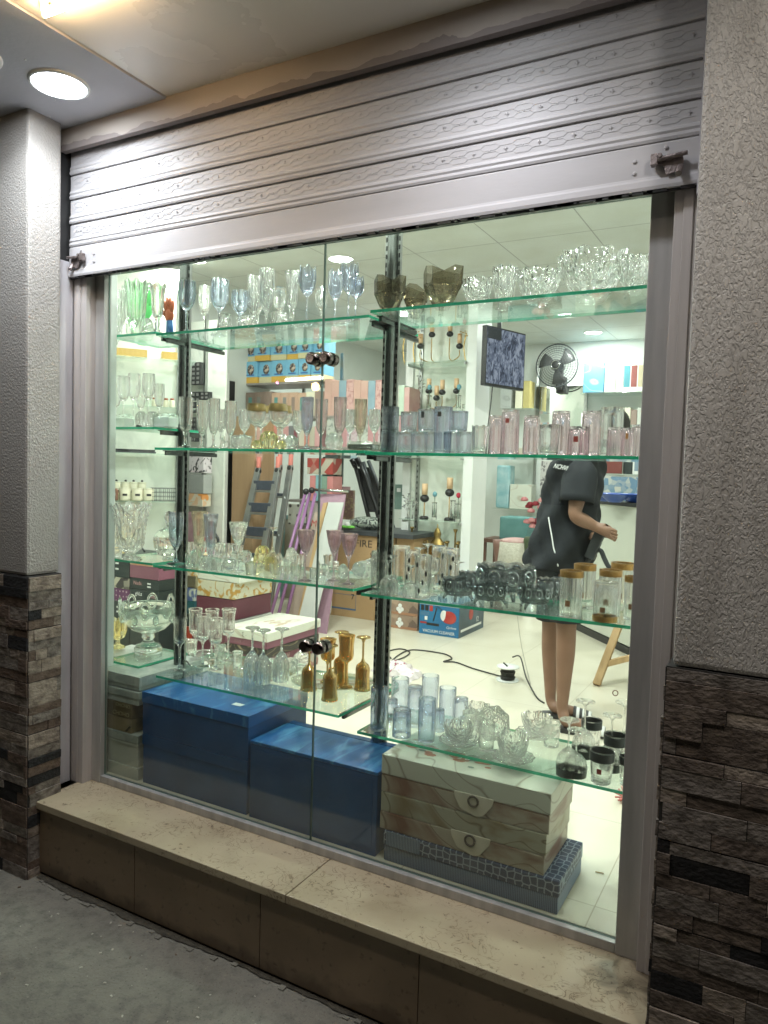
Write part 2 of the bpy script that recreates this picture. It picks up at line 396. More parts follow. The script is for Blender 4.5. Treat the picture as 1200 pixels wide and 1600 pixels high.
M_st = [ledge('ledge_stone_grey', (.28,.245,.21), (.12,.10,.085)), ledge('ledge_stone_brown', (.18,.13,.10), (.10,.072,.055)),
        ledge('ledge_stone_tan', (.36,.30,.24), (.17,.135,.11)), ledge('ledge_stone_black', (.035,.034,.034), (.02,.02,.02)), pm('tile_grout', (.03,.028,.025), None, 9, .9)]
M_st2 = [ledge('dark_ledge_grey', (.23,.20,.175), (.10,.085,.072)), ledge('dark_ledge_brown', (.17,.135,.11), (.078,.060,.049)),
        ledge('dark_ledge_tan', (.36,.30,.245), (.17,.14,.115)), ledge('dark_ledge_black', (.022,.02,.02), (.012,.012,.012)), M_st[4]]

def ground(name, mat, x0, x1, y0, y1, z):
    o = MB().add([(x0,y0,z),(x1,y0,z),(x1,y1,z),(x0,y1,z)], [(0,1,2,3)], False).build(name, mat)
    o['kind'] = 'structure'; return o
ground('street', M_street, -40, 40, -40, -.20, -.33)
ground('floor', M_floor, -2.2, 3.2, .0, 6.2, 0)
ground('ceiling', M_ceil, -2.2, 3.2, .10, 6.2, 2.8).data.flip_normals()
def struct(name, mat, a, b_):
    o = B(name, mat, a, b_); o['kind'] = 'structure'; return o
struct('wall_back', M_wall, (-2.3,6.2,-.3), (3.3,6.35,2.9))
struct('wall_left', M_wall, (-2.35,.0,-.3), (-2.2,6.2,2.9))
struct('wall_right', M_wall, (3.2,.1,-.3), (3.35,6.2,2.9))
struct('wall_front_left', M_wall, (-2.35,.04,-.3), (-.07,.10,2.9))
struct('wall_front_right', M_wall, (2.225,.04,-.3), (3.35,.10,2.9))
struct('wall_over_window', M_wall, (-.07,.04,2.13), (2.225,.10,2.9))

# dirt collected in the broken joint between riser and street
mb = MB(); pts = []; xs = np.linspace(-.06, 2.3, 120)
yy = [-.292 for _ in xs]; y2 = []
k = 0.
for i, xx in enumerate(xs):
    k = .8*k+random.uniform(-.006, .006); y2.append(-.279+k-.006*math.sin(xx*5))
vs = [(xx, -.252, -.326) for xx in xs]+[(xx, q, -.326) for xx, q in zip(xs, y2)]
N = len(xs); mb.add(vs, [(i, N+i, N+i+1, i+1) for i in range(N-1)], False)
o = mb.build('dirt_joint', pm('dark_dirt', (.035,.03,.022), (.08,.07,.05), 40, .95, 0, .8, 90)); o['kind'] = 'structure'
# a raised broken lip of mortar beside it
mb = MB()
for i in range(N-1):
    if random.random() < .30:
        a = xs[i]; h = random.uniform(.002, .006)
        mb.box((a, y2[i]-.012-random.random()*.01, -.3305), (a+.021, y2[i]-.001, -.33+h))
mb.build('broken_mortar', M_street, bevel=.002)['kind'] = 'structure'
# crumbs and leaf bits on the street
mb = MB()
for i in range(170):
    xx = random.uniform(-.6, 1.5); yq = random.uniform(-1.3, -.32); s_ = random.uniform(.0015, .0055)
    mb.cur = random.choice((0, 0, 1)); a = random.uniform(0, PI)
    mb.box((-s_, -s_*.5, 0), (s_, s_*.6, s_*.6), Matrix.Rotation(a, 3, 'Z'), (xx, yq, -.330))
o = mb.build('grit', [pm('pale_grit', (.45,.42,.35), None, 9, .8), pm('brown_leaf_bit', (.12,.08,.05), None, 9, .8)]); tag(o, kind='stuff')

# ------------------------------------------------------------------ pillars
def stone_face(mb, origin, ux, length, h, nrm, seed, panel=.205):
    """rows of split stone strips on a face; ux along the face, nrm outward"""
    rnd = random.Random(seed); O = Vector(origin); ux = Vector(ux); nv = Vector(nrm); z = h
    mb.cur = 4
    while z > 0:
        rows = rnd.choice(([.045,.035,.04,.05,.032], [.03,.05,.035,.047,.04], [.055,.04,.032,.038,.037]))
        for rh in rows:
            zz = max(0, z-rh)
            if z <= 0: break
            s_ = -rnd.random()*.1
            while s_ < length:
                L = rnd.choice((.06,.10,.15,.20,.26))*rnd.uniform(.8, 1.2); a = max(0, s_); e = min(length, s_+L)
                if e-a > .012:
                    if rh > .055 and rnd.random() < .35: cuts = [(zz, zz+rh*.5), (zz+rh*.5, z)]
                    else: cuts = [(zz, z)]
                    for c0, c1 in cuts:
                        d = rnd.uniform(.001, .007); mb.cur = rnd.choices((0,1,2,3), (5,5,4,1.5))[0]
                        p = O+ux*(a+.0008)+Vector((0,0,c0+.0008)); q = O+ux*(e-.0008)+Vector((0,0,c1-.0008))
                        P_ = [p, p+ux*(q-p).dot(ux), q, p+Vector((0,0,q.z-p.z))]
                        vs = [v_-nv*.01 for v_ in P_]+[v_+nv*(d+rnd.uniform(-.0012,.0012)) for v_ in P_]
                        mb.add(vs, [(0,3,2,1),(4,5,6,7),(0,1,5,4),(1,2,6,5),(2,3,7,6),(3,0,4,7)], False)
                s_ += L
            z = zz
        z -= .0025
# left pillar
t = thing('stone_pillar', 'left pillar, grey split stone below and smoother pale plaster above', 'pillar', (-.55,-.2,-.33))
def loc_build(mb, name, mats, t, bevel=0):
    o = mb.build(name, mats, None, bevel); o.parent = t; o.matrix_parent_inverse = Matrix.Translation(t.location).inverted(); return o
LPX = -.068
loc_build(MB().box((-1.9,-.308,.86), (LPX-.012,-.165,2.75)), 'plaster', M_plaster, t, .012)
mb = MB(); mb.cur = 4; mb.box((-1.9,-.310,-.33), (LPX,-.165,.858))
stone_face(mb, (-.9,-.310,-.33), (1,0,0), .9+LPX-.001, 1.185, (0,-1,0), 3)
stone_face(mb, (LPX,-.310,-.33), (0,1,0), .145, 1.185, (1,0,0), 5)
loc_build(mb, 'stone_cladding', M_st, t)
# right pillar
t = thing('stone_pillar', 'right pillar, dark brown split stone below and coarse beige stucco above', 'pillar', (2.7,-.2,-.33))
loc_build(MB().box((2.238,-.292,.87), (3.6,.03,2.75)), 'plaster', M_stucco, t, .012)
mb = MB(); mb.cur = 4; mb.box((2.225,-.292,-.33), (3.6,.03,.868))
stone_face(mb, (2.226,-.292,-.33), (1,0,0), .9, 1.195, (0,-1,0), 12)
stone_face(mb, (2.225,-.02,-.33), (0,-1,0), .27, 1.195, (-1,0,0), 15)
loc_build(mb, 'stone_cladding', M_st2, t)

# ------------------------------------------------------------------ window sill
t = thing('stone_sill', 'long beige marble window ledge over brown stone risers', 'sill', (1.08,-.15,-.33))
for a, b_ in ((-.085, 1.139), (1.142, 2.224)):
    loc_build(MB().box((a,-.275,-.058), (b_,.03,-.03)), 'marble_slab', M_marble, t, .003)
xs = [-.085, .46, 1.03, 1.60, 2.224]
for a, b_ in zip(xs[:-1], xs[1:]):
    loc_build(MB().box((a+.0015,-.258,-.318), (b_-.0015,-.20,-.0585)), 'riser_panel', M_riser, t, .0015)
loc_build(MB().box((-.084,-.25,-.33), (2.223,.02,-.0592)), 'mortar_core', pm('mortar', (.07,.06,.05), None, 20, .9), t)

# ------------------------------------------------------------------ shop window
W = 2.0911; H = 2.058
t = thing('shop_window', 'wide shop window in metal frame with two frameless glass panes', 'window', (W/2,0,-.03))
def fr(a, b_, mat, name='frame', bevel=.003): return loc_build(MB().box(a, b_), name, mat, t, bevel)
fr((-.052,-.025,-.0295), (-.001,.012,2.14), M_alu, 'frame_stile'); fr((W+.001,-.025,-.0295), (W+.0655,.012,2.14), M_alu, 'frame_stile')
fr((-.0005,-.022,-.0295), (W+.0005,.012,.0), M_alu, 'frame_rail'); fr((-.0005,-.022,H), (W+.0005,.012,2.14), M_alu, 'frame_rail')
mb = MB(); mb.box((-.128,-.070,-.0295), (-.0525,.02,2.14)); mb.box((-.118,-.0735,-.0295), (-.082,-.0705,2.14)); loc_build(mb, 'casing', M_brown, t, .002)
mb = MB(); mb.box((W+.066,-.064,-.0295), (2.2215,.02,2.14)); mb.box((W+.088,-.0675,-.0295), (W+.113,-.0645,2.14)); loc_build(mb, 'casing', M_brown, t, .002)
fr((-.1275,-.155,-.0295), (-.1285+.004,-.0745,2.1), M_pale, 'reveal_board')
SEAM = 1.044
for a, b_ in ((0, SEAM-.0015), (SEAM+.0015, W)):
    o = loc_build(MB().box((a+.0005,-.004,.0005), (b_-.0005,.004,H-.0005)), 'glass_pane', [S_pane, M_pedge], t)
    for p in o.data.polygons:
        if abs(p.normal.y) < .5: p.material_index = 1
M_knob = pm('dark_chrome', (.28,.23,.22), (.2,.17,.16), 12, .12, 1)
for zz, nm in ((1.673, 'upper'), (.690, 'lower')):
    k = thing('glass_clamp', f'{nm} pair of round dark chrome clamps joining the two panes', 'clamp', (SEAM,0,zz), 0, 'round clamps on the glass seam')
    for s_ in (-1, 1):
        mb = MB(); mb.tube([(s_*.027,-.0045,0), (s_*.027,-.034,0)], [.021,.021], 24); mb.tube([(s_*.027,-.034,0), (s_*.027,-.038,0)], [.021,.016], 24)
        mb.tube([(s_*.027,.0045,0), (s_*.027,.028,0)], [.023,.023], 24); mb.build('disc', M_knob, k, .001)
    mb = MB(); mb.box((-.022,-.022,-.008), (.022,-.0045,.008)); mb.build('bridge', M_knob, k, .002)

# ------------------------------------------------------------------ roller shutter
M_shut = pm('shutter_paint', (.46,.445,.45), (.38,.365,.37), 2.5, .58, 0, .03, 50, stretch=(.6,1,3))
t = thing('roller_shutter', 'grey white roller shutter, half rolled up over the window', 'shutter', (1.05,-.11,2.037))
xa, xb = -.120, 2.2235
def slat_profile(z0, z1, y):
    h = z1-z0
    return [(y+.006, z0), (y-.004, z0+.001), (y-.0065, z0+.008), (y-.004, z0+.015), (y-.0025, z0+.017), (y-.0055, z0+.023), (y-.003, z0+.030), (y, z0+.034), (y, z1-.006), (y+.005, z1-.001), (y+.005, z1)]
def extr(mb, prof, x0, x1):
    n_ = len(prof); vs = [(x0, a, b_) for a, b_ in prof]+[(x1, a, b_) for a, b_ in prof]
    mb.add(vs, [(i, i+1, n_+i+1, n_+i) for i in range(n_-1)], False)
zs = [2.156, 2.247, 2.342, 2.437, 2.532, 2.60]
for i in range(5):
    z0, z1 = zs[i], zs[i+1]; mb = MB(); extr(mb, slat_profile(z0, z1, -.092), xa, xb)
    if z1-z0 > .08:
        # pressed pattern: chain of long hexagons with stars between
        zc = (z0+.034+z1-.006)/2; y = -.0925
        per = .096; xx = xa+.02
        while xx+per < xb:
            for dz in (-.0105, .0105):
                hx = [(xx,zc+dz), (xx+.012,zc+dz+.008), (xx+.048,zc+dz+.008), (xx+.060,zc+dz), (xx+.048,zc+dz-.008), (xx+.012,zc+dz-.008), (xx,zc+dz)]
                for a, b_ in zip(hx[:-1], hx[1:]): mb.bar((a[0], y, a[1]), (b_[0], y, b_[1]), .0018, .0009, (0,1,0))
            for dz in (-.0105, .0105):
                mb.bar((xx+.060,y,zc+dz), (xx+per,y,zc+dz), .0016, .0010, (0,1,0))
            st = []
            for k in range(8):
                rr = .0075 if k % 2 == 0 else .003; st.append((xx+.078+rr*math.cos(k*PI/4), zc+rr*math.sin(k*PI/4)))
            vs = [(q[0], y-.0016, q[1]) for q in st]; mb.add(vs+[(xx+.078, y-.003, zc)], [(k, (k+1) % 8, 8) for k in range(8)], False)
            mb.ball((xx+.030, y, zc), .0032, 8, 5, sy=.3)
            xx += per
    loc_build(mb, 'slat', M_shut, t)
mb = MB(); pr = [(-.085,2.037), (-.101,2.037), (-.103,2.045), (-.1015,2.060), (-.098,2.066), (-.0965,2.072), (-.0965,2.150), (-.090,2.158), (-.085,2.158)]
extr(mb, pr, xa, xb); mb.box((xa,-.086,2.038), (xb,-.075,2.155))
o = loc_build(mb, 'bottom_bar', M_shut, t)
mb = MB(); mb.tube([(xa,-.088,2.034), (xb,-.088,2.034)], .004, 6)
for k in range(60):
    xx = random.uniform(xa, xb); mb.box((xx, -.099, 2.031), (xx+random.uniform(.01,.06), -.090, 2.0372))
loc_build(mb, 'rubber_seal', M_slot, t)
for xx, s_ in ((2.155, 1), (-.070, -1)):
    mb = MB(); y = -.1035
    mb.prism([(0,0), (.062,.004), (.066,-.012), (.060,-.034), (.026,-.040), (.018,-.016), (.004,-.012)], 0, .006, Matrix(((s_,0,0),(0,0,-1),(0,1,0))), (xx-s_*.04, y, 2.105))
    mb.tube([(xx-s_*.045,y-.012,2.103), (xx+s_*.035,y-.016,2.108)], .0055, 10); mb.tube([(xx-s_*.03,y,2.11), (xx-s_*.03,y-.020,2.112)], .006, 8)
    mb.tube([(xx+s_*.018,y-.002,2.082), (xx+s_*.016,y-.016,2.060)], .008, 10)
    mb.box((xx-s_*.052 if s_ > 0 else xx+.036,y-.018,2.09), (xx-s_*.036 if s_ > 0 else xx+.052,y,2.118))
    loc_build(mb, 'latch', pm('worn_latch_steel', (.34,.29,.28), (.15,.12,.11), 60, .45, .7, .3, 120), t, .0008)
    for k, (dx, dz) in enumerate(((-.095,.0), (-.095,-.03), (-.02,.022))):
        MBb = MB(); MBb.ball((xx+s_*dx, -.0975, 2.115+dz), .0055, 10, 6, sy=.6); loc_build(MBb, 'rivet', M_shut, t)
# guide channels at both sides
for a, b_ in ((-.134,-.1225),):
    loc_build(MB().box((a-.004,-.164,-.029), (a+.004,-.075,2.62)), 'guide_rail', M_slot, t)
loc_build(MB().box((2.2165,-.13,2.0), (2.2245,-.07,2.62)), 'guide_rail', M_pale, t)
# peeled header board over the shutter
m, n, l, b = nmat('peeled_header_paint'); tc = n.new('ShaderNodeTexCoord')
sp = n.new('ShaderNodeSeparateXYZ'); l.new(tc.outputs['Object'], sp.inputs[0])
q = nz_(7, 9, .3); ma = n.new('ShaderNodeMath'); ma.operation = 'MULTIPLY_ADD'; ma.inputs[1].default_value = .085; l.new(q.outputs[0], ma.inputs[0]); l.new(sp.outputs[2], ma.inputs[2])
r_ = ramp_(ma.outputs[0], [(0, (.20,.17,.16)), (1, (.34,.30,.265))]); r_.color_ramp.interpolation = 'CONSTANT'
mr = n.new('ShaderNodeMapRange'); mr.inputs['From Min'].default_value = .062; mr.inputs['From Max'].default_value = .0625; l.new(ma.outputs[0], mr.inputs[0]); l.new(mr.outputs[0], r_.inputs[0])
r_.color_ramp.elements[1].position = .5
l.new(r_.outputs[0], b.inputs[0]); b.inputs['Roughness'].default_value = .7
o = B('header_board', m, (-.125,-.012,0), (2.226,.012,.11)); o.location = (0,-.122,2.515)
tag(o, 'peeling beige board between the shutter and the ceiling outside', 'board')

# ------------------------------------------------------------------ outside ceiling with lamps
M_dks = pm('grey_soffit_paint', (.52,.52,.55), (.44,.44,.47), 3, .55, 0, .1, 60)
M_lts = pm('glossy_soffit_panel', (.78,.74,.66), (.72,.68,.60), 1.6, .28, 0)
t = thing('canopy', 'outside canopy ceiling, grey part on the left and glossy beige panel', 'canopy', (1,-.6,2.6))
loc_build(MB().box((-2.0,-1.25,2.6), (.438,-.02,2.72)), 'grey_panel', M_dks, t)
loc_build(MB().box((.442,-1.25,2.606), (3.6,-.02,2.72)), 'beige_panel', M_lts, t)
for k in range(8):
    mb = MB(); mb.ball((random.uniform(-.3,.42), random.uniform(-.9,-.2), 2.599), .004, 8, 5, sz=.5); loc_build(mb, 'screw_head', M_white, t)
def downlight(loc, label, r, power, color, strength, group, trim=.013, spread=PI):
    t = thing('ceiling_lamp', label, 'ceiling lamp', loc, 0, group)
    mb = MB(); mb.lathe([(r+trim,.0), (r+trim*.9,-.006), (r+.002,-.009), (r,-.004), (r,.001)], 40); mb.build('trim', M_white, t)
    mb = MB(); mb.lathe([(0,-.0035), (r*.6,-.0035), (r,-.0035)], 40); mb.build('diffuser', emat(f'lamp_glow_{strength}_{int(color[2]*100)}', color, strength), t)
    area_light('lamp_light', (0,0,-.012), r*1.8, power, color, t, spread=spread)
    return t
OUTG = 'round lamps in the outside canopy'
downlight((.175,-.371,2.6), 'glaring white round lamp in the grey canopy near the left pillar', .088, 6.5, (.86,.93,1), 60, OUTG, spread=2.5)
downlight(tuple(at(-50, 84, z=2.6)), 'round lamp in the grey canopy cut by the left picture edge', .088, 4, (.86,.93,1), 60, OUTG, spread=2.5)
downlight((1.66,-.50,2.606), 'round lamp over the right half of the shutter, just above the picture', .07, 5, (.92,.93,1), 60, OUTG, spread=2.3)
downlight((2.75,-1.0,2.606), 'added lamp out of view under the canopy, brightening the right pillar', .088, 10, (1,.94,.87), 40, OUTG)  # added fill lamp, out of view, to brighten the right pillar
downlight((1.0,-1.05,2.606), 'added lamp out of view under the canopy, brightening the house front and street', .088, 3.5, (1,.90,.74), 40, OUTG)  # second added fill lamp, out of view, lifts house front and street
# glowing strip in a corner shape
t = thing('glowing_sign_strip', 'glowing orange white light strip bent in a corner under the canopy', 'light strip', (.697,-.82,2.58))
p0 = at(70, 24, z=2.585); p1 = at(64, -40, z=2.585); p2 = at(200, -26, z=2.585)
o = t; mb = MB(); L0 = Vector(t.location)
mb.tube([p1-L0, p0-L0], .0065, 10); mb.tube([p0-L0, p2-L0], .0065, 10); mb.build('tube', emat('neon_orange', (1,.70,.38), 75), t)
mb = MB(); mb.bar(p1-L0+Vector((0,0,.013)), p0-L0+Vector((0,0,.013)), .02, .006); mb.bar(p0-L0+Vector((0,0,.0125)), p2-L0+Vector((0,0,.0125)), .02, .006); mb.build('backing', M_white, t)

# ------------------------------------------------------------------ across the street: the lamps the window mirrors
a, c_ = at(445, 594, y=7), at(505, 590, y=7)
a.y = c_.y = -7
t = thing('street_tube_lamp', 'white tube lamp on a pole across the street', 'tube lamp', (a.x, a.y, -.33))
mb = MB(); mb.tube([(0,0,0), (0,0,a.z+.38)], .035, 10); mb.build('pole', M_dkgrey, t)
mb = MB(); d = c_-a; mb.tube([(0,0,a.z+.33), (d.x,0,a.z+.33+d.z)], .022, 10); mb.build('tube', emat('tube_white', (1,1,.96), 45), t)
mb = MB(); mb.bar((0,0,a.z+.365), (d.x,0,a.z+.365+d.z), .07, .03); mb.build('batten', M_white, t)
a = at(493, 604, y=7); t = thing('street_bulb', 'warm round bulb on a short post across the street', 'bulb lamp', (a.x,-7,-.33))
mb = MB(); mb.tube([(0,0,0), (0,0,a.z+.25)], .03, 10); mb.build('post', M_dkgrey, t)
mb = MB(); mb.ball((0,0,a.z+.33), .06, 16, 10); mb.build('bulb', emat('warm_bulb', (1,.62,.25), 60), t)
a = at(433, 598, y=7); t = thing('signal_lamp', 'small pink lamp on a thin post across the street', 'lamp', (a.x,-7,-.33))
mb = MB(); mb.tube([(0,0,0), (0,0,a.z+.30)], .015, 8); mb.build('post', M_dkgrey, t)
mb = MB(); mb.ball((0,0,a.z+.33), .022, 12, 8); mb.build('bulb', emat('pink_bulb', (1,.35,.75), 25), t)

# ------------------------------------------------------------------ lamps in the shop
SHG = 'round lamps in the shop ceiling'
WC = (.95,1,.955)
for lx, ly, lab in ((.557,5.687,'round ceiling lamp nearest the fan, over the back of the shop'), (.525,4.779,'round ceiling lamp behind the end of the top right shelf'),
                    (-.44,2.40,'round ceiling lamp seen above the blue goblets at the glass seam'),
                    (1.7,3.3,'round ceiling lamp over the person, above the picture'), (-1.45,2.0,'round ceiling lamp over the left stock shelves, above the picture'),
                    (.5,1.05,'round ceiling lamp over the middle of the display, above the picture'), (1.85,1.0,'round ceiling lamp over the right of the display, above the picture'),
                    (-.9,4.2,'round ceiling lamp over the ladder, above the picture'),
                    (1.25,.62,'added unseen ceiling lamp giving sparkle to the right shelves'), (-.15,.62,'added unseen ceiling lamp giving sparkle to the left shelves')):  # this last pair is added, unseen, to make the glassware sparkle
    downlight((lx, ly, 2.8), lab, .085, 26, WC, 22, SHG)

# ================================================================== DISPLAY SHELVES
SH = {}   # name: (x0, x1, y0, y1, z_top, label)
SH['1L'] = (-.14, .133, .12, .41, 1.846, 'top left shelf'); SH['1M'] = (.138, 1.150, .12, .50, 1.838, 'top middle shelf'); SH['1R'] = (1.155, 2.066, .12, .425, 1.853, 'top right shelf')
SH['2L'] = (-.14, .133, .12, .41, 1.456, 'second left shelf'); SH['2M'] = (.138, 1.145, .12, .46, 1.371, 'second middle shelf'); SH['2R'] = (1.150, 2.066, .12, .425, 1.366, 'second right shelf')
SH['3L'] = (-.14, .133, .12, .41, .888, 'third left shelf'); SH['3M'] = (.138, 1.118, .12, .50, .882, 'third middle shelf'); SH['3R'] = (1.150, 2.066, .12, .425, .871, 'third right shelf')
SH['4L'] = (-.14, .060, .12, .41, .440, 'lowest left shelf'); SH['4M'] = (.100, 1.070, .12, .58, .418, 'lowest middle shelf'); SH['4R'] = (1.150, 2.070, .12, .45, .377, 'lowest right shelf')
for k, (x0, x1, y0, y1, z, lab) in SH.items():
    t = thing('glass_shelf', {'1': 'highest', '2': 'second', '3': 'third', '4': 'lowest'}[k[0]]+' green edged glass shelf, '+{'L': 'narrow piece at the left frame', 'M': 'middle piece between the posts', 'R': 'right piece by the right frame'}[k[1]],
              'shelf', ((x0+x1)/2, y0, z), 0, 'green edged glass shelves')
    hx = (x1-x0)/2; mb = MB(); mb.box((-hx,0,-.010), (hx,y1-y0,0)); o = mb.build('glass_pane', [S_shelf, M_edge], t)
    for p in o.data.polygons:
        if abs(p.normal.z) < .5: p.material_index = 1
    ends = [hx-.012] if k[1] == 'L' else ([-hx+.012, hx-.012] if k[1] == 'M' else [-hx+.012])
    for e in ends:
        mb = MB(); mb.box((e-.006,.05,-.030), (e+.006,y1-y0+.02,-.0138)); mb.box((e-.013,.045,-.0138), (e+.013,y1-y0,-.0105)); mb.build('bracket', M_post, t, .001)
for px, lab in ((.136,'left steel display post behind the window, slots on both sides'), (1.150,'right steel display post, just right of the glass seam')):
    t = thing('display_post', lab, 'post', (px,.285,0), 0, 'slotted steel display posts')
    mb = MB(); pts = []
    for i in range(20):
        a = 2*PI*i/20; pts.append((.021*math.cos(a), .030*math.sin(a)))
    mb.smooth = True; mb.prism(pts, 0, 2.78); mb.build('column', M_post, t)
    for s_ in (-1, 1):
        mb = MB(); mb.box((s_*.0265-.005,-.006,.02), (s_*.0265+.005,.006,2.77)); rl = mb.build('slot_rail', pm('rail_steel', (.42,.43,.41), (.3,.31,.3), 10, .3, 1), t)
        mb = MB(); z = .06
        while z < 2.7: mb.box((s_*.0265-.0028,-.0075,z), (s_*.0265+.0028,.0075,z+.016)); z += .030
        s = mb.build('slots', M_slot, rl); s['kind'] = 'stuff'
    mb = MB(); mb.box((-.05,-.06,0), (.05,.06,.006)); mb.build('foot_plate', M_post, t, .002)

# ------------------------------------------------------------------ glassware shapes, unit height and radius
PROF = {
 'tumbler': ([(0,0),(.84,0),(.90,.02),(.94,.3),(1,1)], [(.93,1),(.87,.3),(.80,.10),(0,.07)]),
 'highball': ([(0,0),(.88,0),(.93,.012),(.97,.4),(1,1)], [(.92,1),(.89,.4),(.85,.07),(.6,.045),(0,.04)]),
 'shot': ([(0,0),(.74,0),(.80,.03),(1,1)], [(.92,1),(.74,.2),(0,.16)]),
 'goblet': ([(0,0),(.82,0),(.84,.015),(.35,.04),(.13,.09),(.10,.20),(.16,.28),(.11,.36),(.2,.44),(.62,.52),(.93,.64),(1,.78),(.92,1)], [(.85,1),(.93,.78),(.86,.65),(.55,.55),(0,.49)]),
 'wine': ([(0,0),(.80,0),(.82,.012),(.30,.04),(.09,.10),(.08,.42),(.16,.50),(.55,.56),(.88,.66),(1,.80),(.93,1)], [(.87,1),(.94,.80),(.82,.67),(.48,.585),(0,.55)]),
 'flute': ([(0,0),(1.15,0),(1.15,.012),(.5,.035),(.20,.08),(.17,.17),(.34,.195),(.20,.22),(.2,.25),(.55,.33),(.86,.45),(.98,.65),(1,1)], [(.92,1),(.90,.65),(.77,.46),(.45,.35),(0,.29)]),
 'slimflute': ([(0,0),(1.15,0),(1.15,.012),(.45,.04),(.17,.12),(.16,.25),(.5,.34),(.85,.45),(.97,.65),(1,1)], [(.93,1),(.90,.65),(.78,.47),(.42,.37),(0,.31)]),
 'trumpet': ([(0,0),(.8,0),(.8,.02),(.35,.06),(.25,.13),(.36,.2),(.26,.27),(.55,.36),(.68,.5),(.74,.72),(1,1)], [(.92,1),(.65,.72),(.58,.5),(.4,.4),(0,.33)]),
 'bell': ([(0,0),(.82,0),(.84,.015),(.3,.04),(.13,.10),(.12,.40),(.25,.47),(.74,.535),(.86,.60),(.84,.80),(.92,.93),(1,1)], [(.93,1),(.85,.93),(.77,.80),(.79,.61),(.6,.555),(0,.52)]),
 'cone': ([(0,0),(.70,0),(.72,.012),(.28,.04),(.09,.1),(.08,.40),(.18,.50),(.40,.58),(.72,.74),(1,1)], [(.94,1),(.66,.75),(.32,.61),(0,.55)]),
 'vase': ([(0,0),(.62,0),(.64,.03),(.42,.06),(.42,.14),(.68,.28),(.78,.5),(.84,.75),(1,.93),(.98,1)], [(.90,1),(.90,.93),(.75,.74),(.66,.45),(0,.20)]),
 'bigvase': ([(0,0),(.48,0),(.5,.03),(.30,.06),(.22,.11),(.45,.17),(.64,.26),(.68,.42),(.76,.7),(.88,.9),(1,.985),(.98,1)], [(.92,1),(.80,.9),(.66,.7),(.58,.4),(.4,.24),(0,.20)]),
 'bowl': ([(0,0),(.38,0),(.42,.05),(.70,.35),(.88,.65),(1,1)], [(.94,1),(.82,.66),(.62,.38),(.3,.14),(0,.12)]),
 'cutbowl': ([(0,0),(.46,0),(.52,.06),(.80,.35),(.95,.72),(1,1)], [(.93,1),(.87,.72),(.72,.38),(.42,.14),(0,.12)]),
 'straightbowl': ([(0,.22),(.70,.22),(.86,.30),(.94,.5),(1,.97),(1,1)], [(.92,1),(.86,.5),(.74,.38),(0,.34)]),
 'plate': ([(0,0),(.5,0),(.6,.1),(.98,.85),(1,1)], [(.94,.98),(.58,.3),(0,.2)]),
 'cup': ([(0,0),(.75,0),(.78,.04),(.4,.09),(.2,.18),(.25,.28),(.7,.36),(.92,.6),(1,1)], [(.92,1),(.84,.62),(.6,.43),(0,.38)]),
 'trophy': ([(0,0),(.50,0),(.50,.10),(.44,.11),(.44,.16),(.24,.20),(.16,.26),(.24,.32),(.22,.40),(.60,.50),(.88,.66),(1,.90),(.98,1)], [(.90,.98),(.82,.68),(.55,.55),(0,.46)]),
 'ball': ([(0,0),(.5,0),(.85,.2),(1,.5),(.85,.8),(.5,.97),(.42,1)], [(.34,1),(.36,.8),(.3,.55),(0,.5)]),
}
CACHE = {}
